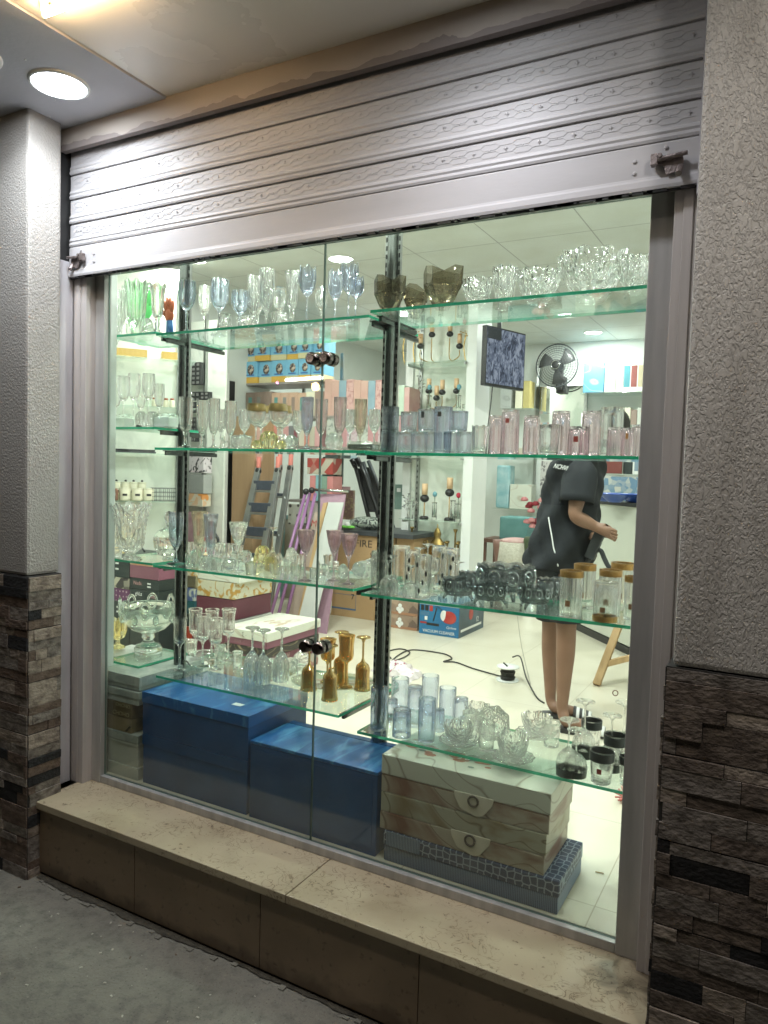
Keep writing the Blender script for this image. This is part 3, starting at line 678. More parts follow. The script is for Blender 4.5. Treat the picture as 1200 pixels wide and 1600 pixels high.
def ware_mesh(kind, matl, flutes=0, amp=0.0, zr=(0,1), scallop=0, n=28, flat=False, beads=0):
    key = (kind, matl.name, flutes, amp, zr, scallop, n, flat, beads)
    if key in CACHE: return CACHE[key]
    o_, i_ = PROF[kind]; mb = MB()
    def dens(p, extra):
        out = []
        for a, b_ in zip(p[:-1], p[1:]):
            k = max(1, int(abs(a[1]-b_[1])*extra)); out += [(a[0]+(b_[0]-a[0])*j/k, a[1]+(b_[1]-a[1])*j/k) for j in range(k)]
        return out+[p[-1]]
    ex = 40 if beads else (8 if flutes else 5)
    oo = dens(o_, ex); ii = dens(i_, 6); no = len(oo); prof = oo+ii
    def fn(t, r, z, i):
        rr = r; zz = z
        if flutes and i < no and zr[0] <= z <= zr[1] and r > 0:
            e = min(1, (z-zr[0])/.04, (zr[1]-z)/.02+.0) if zr[1] < 1 else min(1, (z-zr[0])/.04)
            rr *= 1-amp*max(0, e)*(.5-.5*math.cos(flutes*t)) if not beads else 1-amp*abs(math.sin(flutes*t/2)*math.sin(beads*PI*z))**.6*(-1)-amp
        if scallop and z > .9: zz = z+(.5+.5*math.cos(scallop*t))*.07-.04
        return rr, zz
    mb.lathe(prof, n, fn=fn, smooth=not flat)
    if kind == 'straightbowl':
        mb.cur = 1
        for k in range(10):   # rosettes round the wall and four feet
            a = 2*PI*k/10; c = Vector((math.cos(a)*.985, math.sin(a)*.985, .70))
            Mx = Matrix.Rotation(a, 3, 'Z') @ Matrix.Rotation(PI/2, 3, 'Y')
            S_ = Matrix.Diagonal((1,1,1))
            mb.torus(c, .19, .045, 14, 6, Mx); mb.ball(c, .075, 8, 6)
        mb.cur = 0
        for k in range(4):
            a = 2*PI*k/4+.4; mb.tube([(math.cos(a)*.72, math.sin(a)*.72, .30), (math.cos(a)*.86, math.sin(a)*.86, .12), (math.cos(a)*.92, math.sin(a)*.92, 0)], [.14,.085,.06], 8)
    if kind == 'trophy':
        for k in range(8):
            a = 2*PI*k/8; Mx = Matrix.Rotation(a, 3, 'Z') @ Matrix.Rotation(PI/2, 3, 'Y')
            mb.torus((math.cos(a)*1.0, math.sin(a)*1.0, .97), .16, .045, 16, 6, Mx)
            mb.ball((math.cos(a+.39)*.93, math.sin(a+.39)*.93, .76), .11, 10, 7)
    me = mb.mesh('glass', [matl, G_rosette] if kind == 'straightbowl' else matl); CACHE[key] = me; return me

WARE = []
NAMES = {'tumbler':'tumbler','highball':'tall_tumbler','shot':'short_tumbler','goblet':'goblet','wine':'wine_glass','flute':'champagne_flute','slimflute':'champagne_flute','trumpet':'trumpet_glass','bell':'bell_goblet','cone':'cone_goblet','vase':'glass_vase','bigvase':'crystal_vase','bowl':'glass_bowl','cutbowl':'cut_glass_bowl','straightbowl':'footed_bowl','plate':'saucer','cup':'glass_cup','trophy':'crystal_centrepiece','ball':'candle_holder'}
def ware(shelf, kind, matl, u, vt, vb, wpx, desc, y=None, inv=False, lie=None, z=None, parts=(), **kw):
    """one piece of glassware standing at picture column u, from vt to vb on the shelf"""
    x0, x1, y0, y1, zt, lab = SH[shelf]
    zb = zt if z is None else z
    if y is None:
        p = at(u, vb, z=zb); y = min(max(p.y, y0+.03), y1-.02)
    p = at(u, (vt+vb)/2, y=y); dep = (p-CAM).dot(_f); r = wpx*.5*dep/FOC
    ztop = at(u, vt, y=y).z; h = ztop-zb
    if lie is None: h = max(.02, h)
    me = ware_mesh(kind, matl, **kw)
    o = bpy.data.objects.new(NAMES[kind], me); COL.objects.link(o)
    if lie is not None:
        # lying on its side: r is then the radius, lie = (length, turn)
        L, turn = lie; R_ = Matrix.Rotation(turn, 4, 'Z') @ Matrix.Rotation(PI/2, 4, 'Y')
        o.matrix_world = Matrix.Translation((p.x, y, zb+r)) @ R_ @ Matrix.Diagonal((r, r, L, 1))
    else:
        o.location = (p.x, y, zb+.0004+(h if inv else 0)); o.scale = (r, r, h)
        a = random.uniform(0, 2*PI); o.rotation_euler = (PI if inv else 0, 0, a)
    for q in parts:
        nm, mt, zz0, zz1, rr = q
        mb = MB(); mb.lathe([(rr[0]*1.006,zz0),(rr[1]*1.006,zz1)], 32); mb.lathe([(rr[1]*.925,zz1),(rr[0]*.925,zz0)], 32); mb.lathe([(rr[1]*1.006,zz1),(rr[1]*.925,zz1)], 32)
        c = mb.build(nm, mt, o)
    if kw.get('sticker'): pass
    o['category'] = {'glass_vase':'vase','crystal_vase':'vase','footed_bowl':'bowl','glass_bowl':'bowl','cut_glass_bowl':'bowl','saucer':'saucer','candle_holder':'candle holder','crystal_centrepiece':'bowl'}.get(o.name.split('.')[0], 'glass')
    WARE.append((o, desc, lab, u, shelf)); return o

def sticker(o, color, u_face, size=.09, z=.3, rr=1.0):
    """small square paper label on the side that faces the street"""
    s = o.scale; a = -PI/2-o.rotation_euler.z
    if abs(o.rotation_euler.x) > 1: a = -a
    w_ = .42; vs = []
    for k in range(5):
        b_ = a+w_*(k/4-.5); vs += [(1.02*rr*math.cos(b_), 1.02*rr*math.sin(b_), z), (1.02*rr*math.cos(b_), 1.02*rr*math.sin(b_), z+size)]
    mb = MB(); mb.add(vs, [(2*k, 2*k+2, 2*k+3, 2*k+1) for k in range(4)], True); return mb.build('sticker', pm('sticker_'+color[0], color[1], None, 9, .5), o)
RED = ('red', (.35,.05,.04)); ORG = ('orange', (.55,.22,.06)); DK = ('dark', (.03,.03,.03)); WHT = ('white', (.7,.7,.68))

# --- top left
ware('1L','vase',G_crystal,186,455,522,24,'tall leaning clear cut vase at the frame',y=.20,flutes=10,amp=.18,flat=True,n=40)
ware('1L','trumpet',G_clear,201,448,521,22,'narrow clear ribbed trumpet vase',y=.24,flutes=12,amp=.12,n=48)
ware('1L','vase',G_green,213,441,519,38,'wide pale green tinted flared vase',y=.22,flutes=14,amp=.1,n=56,scallop=7)
ware('1L','ball',G_crystal,231,498,519,20,'small faceted crystal ball holder',y=.28,flutes=8,amp=.1,flat=True)
ware('1L','trumpet',G_clear,246,445,518,28,'clear tulip vase with flared rim',y=.17,flutes=6,amp=.05,scallop=6)
ware('1L','ball',G_crystal,179,502,523,18,'small pyramid shaped crystal piece',y=.30,flat=True,n=6)
# --- top middle
ware('1M','goblet',G_blue,292,440,513,29,'tall blue goblet in front of the left post',y=.17,flutes=10,amp=.08,zr=(.45,1),n=40)
ware('1M','goblet',G_blue,343,437,505,29,'blue faceted goblet with thick stem',y=.26,flutes=10,amp=.12,zr=(.3,1),n=40)
ware('1M','shot',G_crystal,351,491,506,26,'small upturned clear dish',y=.20,inv=True,flutes=12,amp=.1)
ware('1M','goblet',G_blue,375,455,504,27,'short wide pale blue goblet',y=.24,flutes=8,amp=.1,n=40)
ware('1M','plate',G_crystal,386,496,503,36,'flat clear glass lid',y=.30,flutes=10,amp=.1)
ware('1M','flute',G_crystal,396,432,500,20,'clear cut flute, left of a pair',y=.26,flutes=8,amp=.16,zr=(.25,1),n=40,flat=True)
ware('1M','flute',G_crystal,417,421,499,24,'clear cut flute, tallest of the row',y=.20,flutes=8,amp=.16,zr=(.25,1),n=40,flat=True)
ware('1M','tumbler',G_crystal,436,489,499,26,'low clear glass ashtray',y=.24,flutes=8,amp=.1)
ware('1M','trumpet',G_crystal,457,425,498,25,'clear cut trumpet glass with a solid waist',y=.20,flutes=9,amp=.2,n=45,flat=True)
ware('1M','wine',G_bluegrey,480,419,497,28,'smoky blue wine glass just left of the seam',y=.20,flutes=10,amp=.1,zr=(.5,1),n=40,scallop=5)
ware('1M','wine',G_bluegrey,524,424,492,25,'smoky blue wine glass just right of the seam',y=.32,flutes=10,amp=.1,zr=(.5,1),n=40,scallop=5)
ware('1M','wine',G_bluegrey,545,412,491,30,'smoky blue wine glass, tallest of three',y=.24,flutes=10,amp=.1,zr=(.5,1),n=40,scallop=5)
ware('1M','wine',G_bluegrey,556,434,489,26,'smoky blue wine glass, lowest of three',y=.17,flutes=10,amp=.1,zr=(.5,1),n=40,scallop=5)
# --- top right
def leafbowl(u, vt, vb, wpx, y, desc, rot):
    x0, x1, y0, y1, zt, lab = SH['1R']; p = at(u, (vt+vb)/2, y=y); dep = (p-CAM).dot(_f); r = wpx*.5*dep/FOC; h = at(u, vt, y=y).z-zt
    mb = MB(); o_ = [(0,0),(.35,0),(.7,.25),(.98,.6),(1,1)]; i_ = [(.94,1),(.9,.6),(.62,.32),(0,.12)]
    def fn(t, r_, z, i):
        if z > .5: z = z*(.80+.20*abs(math.cos(1.5*t+.4))); r_ = r_*(1+.06*math.cos(4*t))
        return r_, z
    mb.lathe(o_+i_, 10, fn=fn, smooth=False); mb.torus((0,0,.52), .95, .03, 10, 5); o = mb.build('smoky_bowl', G_brown, None); o.location = (p.x, y, zt+.0004); o.scale = (r, r*.8, h); o.rotation_euler = (0,0,rot)
    o['category'] = 'bowl'; WARE.append((o, desc, lab, u, '1R'))
leafbowl(609, 431, 481, 48, .22, 'smoky brown faceted bowl, leftmost', .3); leafbowl(650, 446, 478, 40, .30, 'smoky brown faceted bowl, low one in the middle', .9); leafbowl(692, 417, 475, 62, .21, 'smoky brown faceted bowl, largest with a peak', .1)
ware('1R','bowl',G_crystal,746,438,472,52,'clear scalloped glass bowl',y=.24,flutes=12,amp=.12,n=48,scallop=12,flat=True)
ware('1R','vase',G_crystal,789,420,467,44,'clear wavy upright glass vase',y=.28,flutes=8,amp=.16,n=48,scallop=8)
ware('1R','bowl',G_crystal,842,426,464,74,'wide clear pleated glass bowl',y=.26,flutes=12,amp=.14,n=60,scallop=12,flat=True)
ware('1R','bowl',G_crystal,925,400,458,110,'largest clear pointed glass bowl',y=.27,flutes=9,amp=.15,n=54,scallop=9,flat=True)
ware('1R','bowl',G_crystal,990,405,453,58,'clear pleated glass bowl cut by the frame',y=.22,flutes=12,amp=.14,n=60,scallop=12,flat=True)
# --- second left
for u, vt, y, d in ((193,588,.20,'left'), (209,584,.27,'middle'), (232,584,.22,'right')):
    ware('2L','wine',G_clear,u,vt,663,20,f'frosted clear tall goblet, {d} of three',y=y,flutes=12,amp=.05,zr=(.5,1),n=36)
for u, d in ((221,'left'), (238,'right')):
    ware('2L','ball',G_crystal,u,643,664,20,f'faceted crystal ball, {d} of two',y=.18,flutes=9,amp=.15,flat=True,n=36)
# --- second middle
ware('2M','slimflute',G_clear,290,621,699,22,'plain clear flute with amber stem drop before the left post',y=.17)
for u, vt, d in ((316,626,'first'), (334,623,'second'), (360,627,'third')):
    ware('2M','flute',G_clear,u,vt,698,19,f'ribbed clear flute, {d} of three left',y=.20,flutes=10,amp=.1,zr=(.3,1),n=40)
ware('2M','wine',G_clear,349,672,699,24,'clear glass lying on its side',y=.26,lie=(.10,.4))
ware('2M','shot',G_clear,377,681,698,34,'low wide clear dish',y=.30)
GB = [('gold_band', pm('gold_band', (.42,.30,.12), (.25,.17,.06), 60, .3, .7, .2, 200), .84, .99, (.985,.925))]
for u, y, d in ((400,.20,'first'), (408,.30,'second'), (434,.20,'third'), (441,.30,'fourth')):
    ware('2M','wine',G_clear,u,631 if y < .25 else 634,700,30,f'clear goblet with gold band, {d} of four',y=y,parts=GB)
ware('2M','ball',G_yellow,420,674,701,30,'yellow gold crystal flower candle holder',y=.16,flutes=7,amp=.3,flat=True,n=42)
ware('2M','ball',G_yellow,402,688,701,20,'small yellow crystal piece, left of the gold flower',y=.15,flutes=7,amp=.3,flat=True,n=42)
ware('2M','ball',G_yellow,440,688,701,18,'small yellow crystal piece, right of the gold flower',y=.15,flutes=7,amp=.3,flat=True,n=42)
ware('2M','wine',G_clear,456,678,701,26,'clear goblet lying beside the gold flower',y=.20,lie=(.11,2.6))
ware('2M','slimflute',G_bluegrey,480,621,702,20,'blue grey fluted champagne glass',y=.17,flutes=10,amp=.05,n=40)
ware('2M','slimflute',G_rose,502,624,702,20,'rose tinted flute right at the seam',y=.22,flutes=10,amp=.05,n=40)
ware('2M','slimflute',G_rose,531,621,702,21,'rose tinted flute right of the seam',y=.18,flutes=10,amp=.05,n=40)
ware('2M','slimflute',G_amber,563,624,703,20,'amber tinted flute',y=.18,flutes=10,amp=.05,n=40)
ware('2M','ball',G_crystal,522,676,704,30,'round crystal glass lying near the seam',y=.24,flutes=10,amp=.1,flat=True,n=30)
# --- second right
for u, y, d in ((608,.20,'first'), (634,.26,'second'), (655,.20,'third'), (677,.26,'fourth'), (706,.20,'fifth'), (726,.28,'sixth')):
    ware('2R','tumbler',G_grey,u,675,706,27,f'textured grey tumbler, bottom row, {d}',y=y)
for u, vt, y, d in ((610,636,.2,'first'), (639,644,.26,'second'), (666,640,.2,'third'), (718,643,.26,'fourth')):
    o = ware('2R','tumbler',G_grey if d != 'fourth' else G_bluegrey,u,vt,674,27,f'textured grey tumbler stacked on top, {d}',y=y,z=at(u,674.5,y=y).z)
    if d in ('third',): sticker(o, DK, u, .28, .6, .98)
o = ware('2R','highball',G_bluegrey,692,636,706,29,'tallest textured blue grey tumbler',y=.17); sticker(o, DK, 692, .1, .78)
for u, vt, w_, y, d, st in ((776,650,26,.22,'first',None), (797,641,29,.18,'second',RED), (830,650,26,.22,'third',None), (876,643,29,.20,'fourth',None), (923,643,30,.20,'fifth',None)):
    o = ware('2R','highball',G_pink,u,vt,706,w_,f'upturned tall pink ribbed tumbler, {d} of five',y=y,inv=True,flutes=10,amp=.07,n=50,scallop=0)
    if st: sticker(o, st, u, .1, .2)
ware('2R','tumbler',G_clear,750,666,706,27,'clear wavy tumbler left of the pink ones',y=.22,flutes=7,amp=.12,n=42,scallop=7)
ware('2R','tumbler',G_clear,858,664,706,32,'clear tumbler between two pink ones',y=.16,flutes=6,amp=.03)
o = ware('2R','tumbler',G_pink,904,667,706,34,'squat upturned pink tumbler with red sticker',y=.16,inv=True,flutes=10,amp=.08,n=50); sticker(o, RED, 904, .2, .35)
ware('2R','highball',G_clear,956,637,706,35,'largest plain clear tumbler',y=.22,flutes=8,amp=.03)
ware('2R','tumbler',G_pink,961,668,706,25,'small upturned pink tumbler by the big clear one',y=.16,inv=True,flutes=10,amp=.08,n=50)
o = ware('2R','tumbler',G_pink,981,669,706,18,'small upturned pink tumbler with orange sticker',y=.15,inv=True,flutes=10,amp=.08,n=50); sticker(o, ORG, 981, .2, .2)
ware('2R','tumbler',G_pink,995,664,706,18,'small upturned pink tumbler against the frame',y=.20,inv=True,flutes=10,amp=.08,n=50)
# --- third left
ware('3L','bigvase',G_crystal,204,787,874,66,'large square cut crystal vase',flutes=16,amp=.09,beads=12,n=64,scallop=8)
ware('3L','bigvase',G_crystal,176,806,868,22,'crystal vase cut off by the frame',y=.30,flutes=12,amp=.1,n=48)
ware('3L','shot',G_crystal,180,855,869,24,'short crystal glass at the frame',y=.16,flutes=12,amp=.1)
x0, x1, y0, y1, zt, lab = SH['3L']
p = at(254, 864, z=zt); t = thing('crystal_bonbonniere', 'round lidded crystal bowl with a knob beside the square cut vase', 'bowl', (.075,.27,zt))
mb = MB(); fn_ = lambda t_, r, z, i: (r*(1-.06*(.5-.5*math.cos(16*t_))) if i > 2 else r, z)
mb.lathe([(0,0),(.030,0),(.022,.01),(.045,.02),(.062,.05),(.066,.085),(.060,.085),(.055,.05),(0,.03)], 48, fn=fn_, smooth=False); mb.build('bowl', G_crystal, t)
mb = MB(); mb.lathe([(.068,.0865),(.066,.10),(.045,.125),(.018,.140),(.010,.15),(.016,.165),(.022,.185),(.014,.205),(0,.212)], 48, fn=fn_, smooth=False); mb.lathe([(.062,.0865),(.058,.10),(.038,.118),(0,.130)], 48); mb.build('lid', G_crystal, t)
for k, (u, v) in enumerate(((190,851), (238,857))):
    p = at(u, v, z=zt); mb = MB(); mb.lathe([(0,0),(.07,0),(.085,.006),(.07,.009),(0,.006)], 32)
    o = mb.build('yellow_plate', pm('yellow_ceramic', (.75,.58,.22), (.7,.5,.18), 8, .3)); o.location = (p.x, min(.30, p.y), zt+.0005)
    tag(o, ('yellow plate behind the square cut vase' if k == 0 else 'yellow plate between the square cut vase and the lidded bowl'), 'plate')
mb = MB(); a = at(217, 849, y=.25); b_ = at(226, 862, y=.2); mb.tube([a, b_], .004, 8); tag(mb.build('black_stick', M_black), 'thin black stick leaning on the third left shelf', 'stick')
# --- third middle
ware('3M','slimflute',G_blue,275,800,881,24,'pale blue flute before the left post',flutes=8,amp=.03)
ware('3M','trumpet',G_amber,311,799,872,26,'amber tinted trumpet glass',y=.28,flutes=8,amp=.04)
ware('3M','trumpet',G_bluegrey,329,803,876,24,'blue grey trumpet glass',y=.24,flutes=8,amp=.04)
ware('3M','cone',G_clear,372,816,893,30,'clear goblet with etched bowl',flutes=8,amp=.06,zr=(.5,1),n=40)
ware('3M','cone',G_amber,426,824,892,24,'upturned goblet standing on its rim',inv=True,flutes=8,amp=.05,zr=(.5,1),n=40)
ware('3M','cone',G_purple,477,828,908,30,'mauve rimmed goblet left of the seam',flutes=7,amp=.05,n=42)
ware('3M','cone',G_purple,522,829,908,28,'mauve rimmed goblet, left one right of the seam',flutes=7,amp=.05,n=42)
ware('3M','cone',G_purple,545,834,913,29,'mauve rimmed goblet, nearest the left post of the right shelf',flutes=7,amp=.05,n=42)
jum = [(306,872,18,G_clear),(320,880,16,G_clear),(334,884,18,G_clear),(312,852,16,G_clear),(333,860,18,G_clear),(350,872,18,G_clear),(360,884,15,G_clear),(384,872,16,G_clear),(398,880,20,G_yellow),(410,868,20,G_yellow),(421,884,18,G_yellow),(436,878,20,G_clear),(447,888,18,G_clear),(455,868,16,G_clear),(408,888,14,G_clear),(345,858,14,G_clear),(506,893,15,G_clear),(498,880,13,G_clear)]
for k, (u, v, w_, g_) in enumerate(jum):
    desc = 'yellow tinted crystal piece in the jumble' if g_ is G_yellow else 'small clear crystal piece in the jumble'
    if k % 3 == 2: ware('3M','goblet',g_,u,v-20,v+6,w_*1.1,desc+', lying',lie=(.085,random.uniform(0,3)),flutes=9,amp=.15,flat=True,n=36)
    else: ware('3M','ball',g_,u,v-w_*.75,v+w_*.45,w_*1.25,desc,flutes=random.choice((7,9)),amp=.25,flat=True,n=36)
for u, v, d in ((536,896,'left'), (560,893,'middle'), (578,890,'right')):
    ware('3M','wine',G_crystal,u,v-20,v+12,30,f'clear goblet lying with its round foot to the street, {d} of three',lie=(.12,PI/2+.25*(u-560)/20),flutes=10,amp=.06,n=40)
# --- third right
dots = []
for u, vt, vb, w_, d in ((592,861,921,25,'first'), (627,853,916,26,'second'), (644,860,926,24,'third'), (661,867,934,26,'fourth'), (686,853,921,24,'fifth'), (702,857,924,28,'sixth')):
    o = ware('3R','highball',G_clear,u,vt,vb,w_,f'clear tall tumbler with dark dots, {d} from the post')
    if d in ('third', 'fourth', 'fifth', 'sixth'):
        mb = MB()
        for k in range(4):
            a = -PI/2-o.rotation_euler.z+random.uniform(-.7, .9); zz = .18+.2*k; mb.ball((.985*math.cos(a), .985*math.sin(a), zz), .15, 10, 6, sz=.42)
        c = mb.build('dark_dot', M_black, o)
ware('3R','wine',G_clear,606,876,925,26,'upturned clear goblet by the post',inv=True); ware('3R','wine',G_clear,642,884,936,26,'upturned clear goblet before the dotted tumblers',inv=True)
ware('3R','wine',G_clear,716,878,916,22,'small upturned clear goblet behind the smoky bowls',y=.38,inv=True)
for u, vt, vb, w_, y, d in ((790,883,927,90,.30,'largest, at the back'), (716,903,937,50,.19,'small, front left'), (766,911,944,53,.17,'small, front middle'), (835,914,950,52,.17,'small, front right'),
                          (857,904,940,36,.36,'small, behind at the right'), (731,893,926,30,.38,'small, behind at the left')):
    p = at(u, vb, z=SH['3R'][4]); yy = min(max(p.y, .15), .36)
    ware('3R','straightbowl',G_smoke,u,vt,vb,w_,f'smoky black footed bowl with rosettes, {d}',y=yy,scallop=10,n=40)
GR = [('gold_band', pm('gold_rim', (.62,.36,.12), (.42,.22,.07), 40, .28, .75, .25, 150), .86, .995, (.992,.998))]
for u, vt, vb, w_, inv, d in ((892,891,966,36,False,'front left'), (913,881,950,34,False,'back left'), (946,908,972,38,True,'upturned, front middle'), (953,890,962,35,False,'behind the upturned one'), (972,879,952,36,False,'back right'), (988,900,968,26,False,'cut by the frame')):
    o = ware('3R','highball',G_clear,u,vt,vb,w_,f'clear tumbler with gold rim band, {d}',inv=inv,parts=GR,flutes=14,amp=.03,n=56)
    sticker(o, ('brown', (.30,.15,.07)), u, .13, .25 if not inv else .62, 1)
# --- lowest left
ware('4L','cup',G_yellow,184,967,1012,30,'yellow gold scalloped crystal cup',flutes=9,amp=.2,n=54,scallop=9,flat=True)
ware('4L','trophy',gmat('grey_lead_crystal',(.95,.98,.965),.0,1.6,.1),232,945,1019,86,'large looped crystal centrepiece bowl',n=32)
# --- lowest middle: three trays with glasses
def tray(u, v, rx, ry, label, mat, handle, rot=0):
    z = SH['4M'][4]; p = at(u, v, z=z); t = thing('serving_tray', label, 'tray', (p.x, p.y, z+.0006), rot, 'oval trays on the lowest middle shelf')
    mb = MB(); mb.lathe([(0,0),(.96,0),(1.0,.006),(1.0,.009),(.96,.0055),(0,.005)], 48, sx=rx, sy=ry); mb.build('plate', mat, t)
    for s_ in (-1, 1):
        mb = MB(); mb.tube(bez([(-.035, s_*ry*.93, .008), (-.025, s_*ry*.97, .013), (-.012, s_*ry*.99, .026), (.012, s_*ry*.99, .026), (.025, s_*ry*.97, .013), (.035, s_*ry*.93, .008)], 6), .0038, 8); mb.build('handle', handle, t)
    return t
TG = sheetmat('tray_glass', (.86,.93,.90), .12)
tray(318, 1030, .135, .150, 'clear oval tray with chrome handles, leftmost of three', TG, M_chrome, .15)
tray(418, 1049, .135, .135, 'clear oval tray with dull brass handles, middle of three', TG, M_brass, .1)
tray(520, 1066, .175, .120, 'mirror tray with gold handles, rightmost of three', sheetmat('mirror_tray', (.80,.84,.74), .3), M_gold, .5)
mb = MB(); z = SH['4M'][4]; c = at(520, 1066, z=z)
for k in range(46):
    a = random.uniform(0, 2*PI); rr = random.uniform(.35, .95); xx = c.x+math.cos(a)*rr*.15*.95; yq = c.y+math.sin(a)*rr*.10
    mb.torus((xx, yq, z+.0078), random.uniform(.004,.010), .0009, 9, 4, None, random.uniform(2,5))
for (u, vt, vb, inv, d) in ((281,965,1047,False,'upright clear flute, front left on the left tray'), (305,951,1031,True,'upturned clear bell glass, back left on the left tray'), (317,960,1042,True,'upturned clear bell glass, front middle on the left tray'),
                            (331,952,1030,False,'upright clear bell glass, back middle on the left tray'), (337,966,1047,False,'upright clear bell glass, front right on the left tray'), (357,951,1032,True,'upturned clear bell glass, back right on the left tray')):
    ware('4M','bell',G_clear,u,vt,vb,23,d,z=SH['4M'][4]+.0065,flutes=8,amp=.03)
for (u, vt, vb, d) in ((394,980,1063,'left'), (411,984,1068,'middle'), (440,982,1064,'right')):
    ware('4M','goblet',G_crystal,u,vt,vb,27,f'upturned cut crystal goblet on the middle tray, {d}',inv=True,z=SH['4M'][4]+.0065,flutes=9,amp=.16,zr=(.45,1),n=45,flat=True)
for (u, v, d) in ((384,1046,'left'), (430,1052,'middle'), (456,1040,'right')):
    ware('4M','wine',G_crystal,u,v-14,v+10,26,f'cut crystal goblet lying beside the upturned ones, {d}',lie=(.11,random.uniform(0,3)),flutes=9,amp=.1,zr=(.5,1),flat=True,n=36)
for (u, vt, vb, inv, d) in ((483,1006,1078,True,'upturned, under the round clamps'), (512,998,1066,False,'upright, behind the front one'), (516,1008,1094,True,'upturned, nearest the glass'),
                            (533,987,1068,True,'upturned, at the back'), (541,992,1074,False,'upright, tallest'), (567,995,1078,True,'upturned, rightmost')):
    ware('4M','bell',G_lustre,u,vt,vb,27,f'gold lustre goblet, {d}',inv=inv,z=SH['4M'][4]+.0065,flutes=10,amp=.05,zr=(.5,1),n=40)
# --- lowest right
for (u, vt, vb, w_, inv, d) in ((592,1074,1140,27,False,'in front of the post'), (610,1092,1120,24,True,'short and upturned'), (625,1059,1103,28,False,'behind the short ones'), (628,1108,1150,30,True,'upturned, front left'), (648,1072,1134,25,True,'upturned, behind'),
                                (672,1055,1112,27,False,'tallest at the back'), (667,1091,1158,28,False,'nearest the glass'), (686,1108,1142,18,True,'narrow and upturned'), (699,1074,1131,27,False,'right of the tallest'), (721,1090,1124,22,True,'rightmost, upturned')):
    ware('4R','highball',G_blue,u,vt,vb,w_,f'pale blue clear tumbler, {d}',inv=inv,flutes=8 if inv else 0,amp=.04)
for (u, vt, vb, w_, d) in ((717,1130,1168,50,'left'), (745,1101,1136,42,'back'), (838,1118,1156,50,'right'), (801,1150,1194,53,'front')):
    p = at(u, vb-4, z=SH['4R'][4]); r_ = w_*.5*((p-CAM).dot(_f))/FOC
    ware('4R','plate',G_crystal,u,vb-8,vb-3,w_*1.32,f'scalloped glass saucer under the {d} cut bowl',y=min(max(p.y,.15),.43),flutes=12,amp=.1,n=60,scallop=0)
    ware('4R','cutbowl',G_crystal,u,vt,vb-5,w_,f'cut glass dessert bowl, {d} one',y=min(max(p.y,.15),.43),z=SH['4R'][4]+.007,flutes=8,amp=.12,n=56,scallop=8,flat=True)
o = ware('4R','cutbowl',G_crystal,775,1098,1158,50,'cut glass dessert bowl tilted on its side',flutes=8,amp=.12,n=56,scallop=8,flat=True); o.rotation_euler = (1.1,-.5,.4); o.scale = (.062,.062,.07); o.location.z += .055
BB = [('black_band', pm('black_band', (.03,.035,.035), None, 20, .35), .86, .995, (.975,.935))]
for (u, vt, vb, d) in ((888,1124,1217,'front left'), (913,1095,1182,'back left'), (955,1117,1203,'middle'), (975,1097,1190,'cut by the frame'), (900,1140,1212,'partly behind the first')):
    ware('4R','wine',G_thin,u,vt,vb,37,f'upturned clear wine glass with black rim band, {d}',inv=True,parts=BB)
BT = [('black_band', MATS['black_band'], .70, .97, (.985,1.0))]
for (u, vt, vb, w_, d) in ((940,1172,1224,38,'nearest the glass'), (924,1124,1166,32,'behind, left'), (961,1147,1200,36,'behind, right'), (978,1180,1226,22,'cut by the frame')):
    o = ware('4R','shot',G_clear,u,vt,vb,w_,f'clear short tumbler with black rim band, {d}',parts=BT)
    if w_ == 38: sticker(o, RED, u, .16, .36, .9)
# more of the crowded rows
for u, vt, y in ((181,600,.30), (220,603,.32), (249,600,.30)): ware('2L','goblet',G_clear,u,vt,660,16,'small clear goblet in the back row',y=y,flutes=8,amp=.06)
for u, vt, y in ((382,640,.34), (466,642,.34), (547,640,.34), (585,640,.32), (345,640,.36)): ware('2M','goblet',G_crystal,u,vt,699,20,'small cut goblet in the back row',y=y,flutes=8,amp=.1)
for u, vt, y in ((320,448,.40), (404,446,.40), (436,450,.40), (502,450,.42)): ware('1M','wine',G_clear,u,vt,503,20,'clear wine glass in the back row',y=y,flutes=8,amp=.05,zr=(.5,1))
for u, v, w_ in ((298,878,14),(327,893,14),(342,893,13),(371,866,15),(392,893,14),(429,893,14),(462,895,14),(468,880,15),(300,860,14),(358,862,14),(492,900,13),(514,880,14)):
    ware('3M','shot',G_clear,u,v-w_*.9,v+w_*.35,w_*1.35,'little clear shot glass in the crowd',flutes=8,amp=.1,n=32,flat=True)
for u, vt, vb in ((300,982,1024),(345,990,1038),(371,1000,1046),(470,1020,1056)): ware('4M','shot',G_clear,u,vt+18,vb,17,'little clear glass on the glass shelf',flutes=8,amp=.08)
for u, vt, vb, inv in ((612,868,928,True),(676,872,930,False),(655,856,912,True),(668,850,908,True)): ware('3R','wine',G_clear,u,vt,vb,22,'slender clear goblet among the dotted tumblers',inv=inv)
for u, vt, vb in ((735,1112,1150),(760,1128,1172),(862,1128,1166)): ware('4R','tumbler',G_clear,u,vt,vb,26,'plain clear tumbler among the cut bowls')
# labels, with left-to-right words only where the look is the same
words = ['first','second','third','fourth','fifth','sixth','seventh','eighth','ninth','tenth','eleventh','twelfth','thirteenth','fourteenth','fifteenth']
byd = {}
for o, d, lab, u, s_ in WARE: byd.setdefault((d, lab), []).append((u, o))
for (d, lab), L in byd.items():
    L.sort(key=lambda q: q[0])
    for i, (u, o) in enumerate(L):
        s_ = d
        if len(L) > 1: s_ = f'{words[i]} {d}'
        wl_ = f'{s_}, {lab}'
        if len(wl_.split()) > 16: wl_ = s_
        o['label'] = wl_[0].lower()+wl_[1:]
        o['group'] = 'glassware on the '+lab
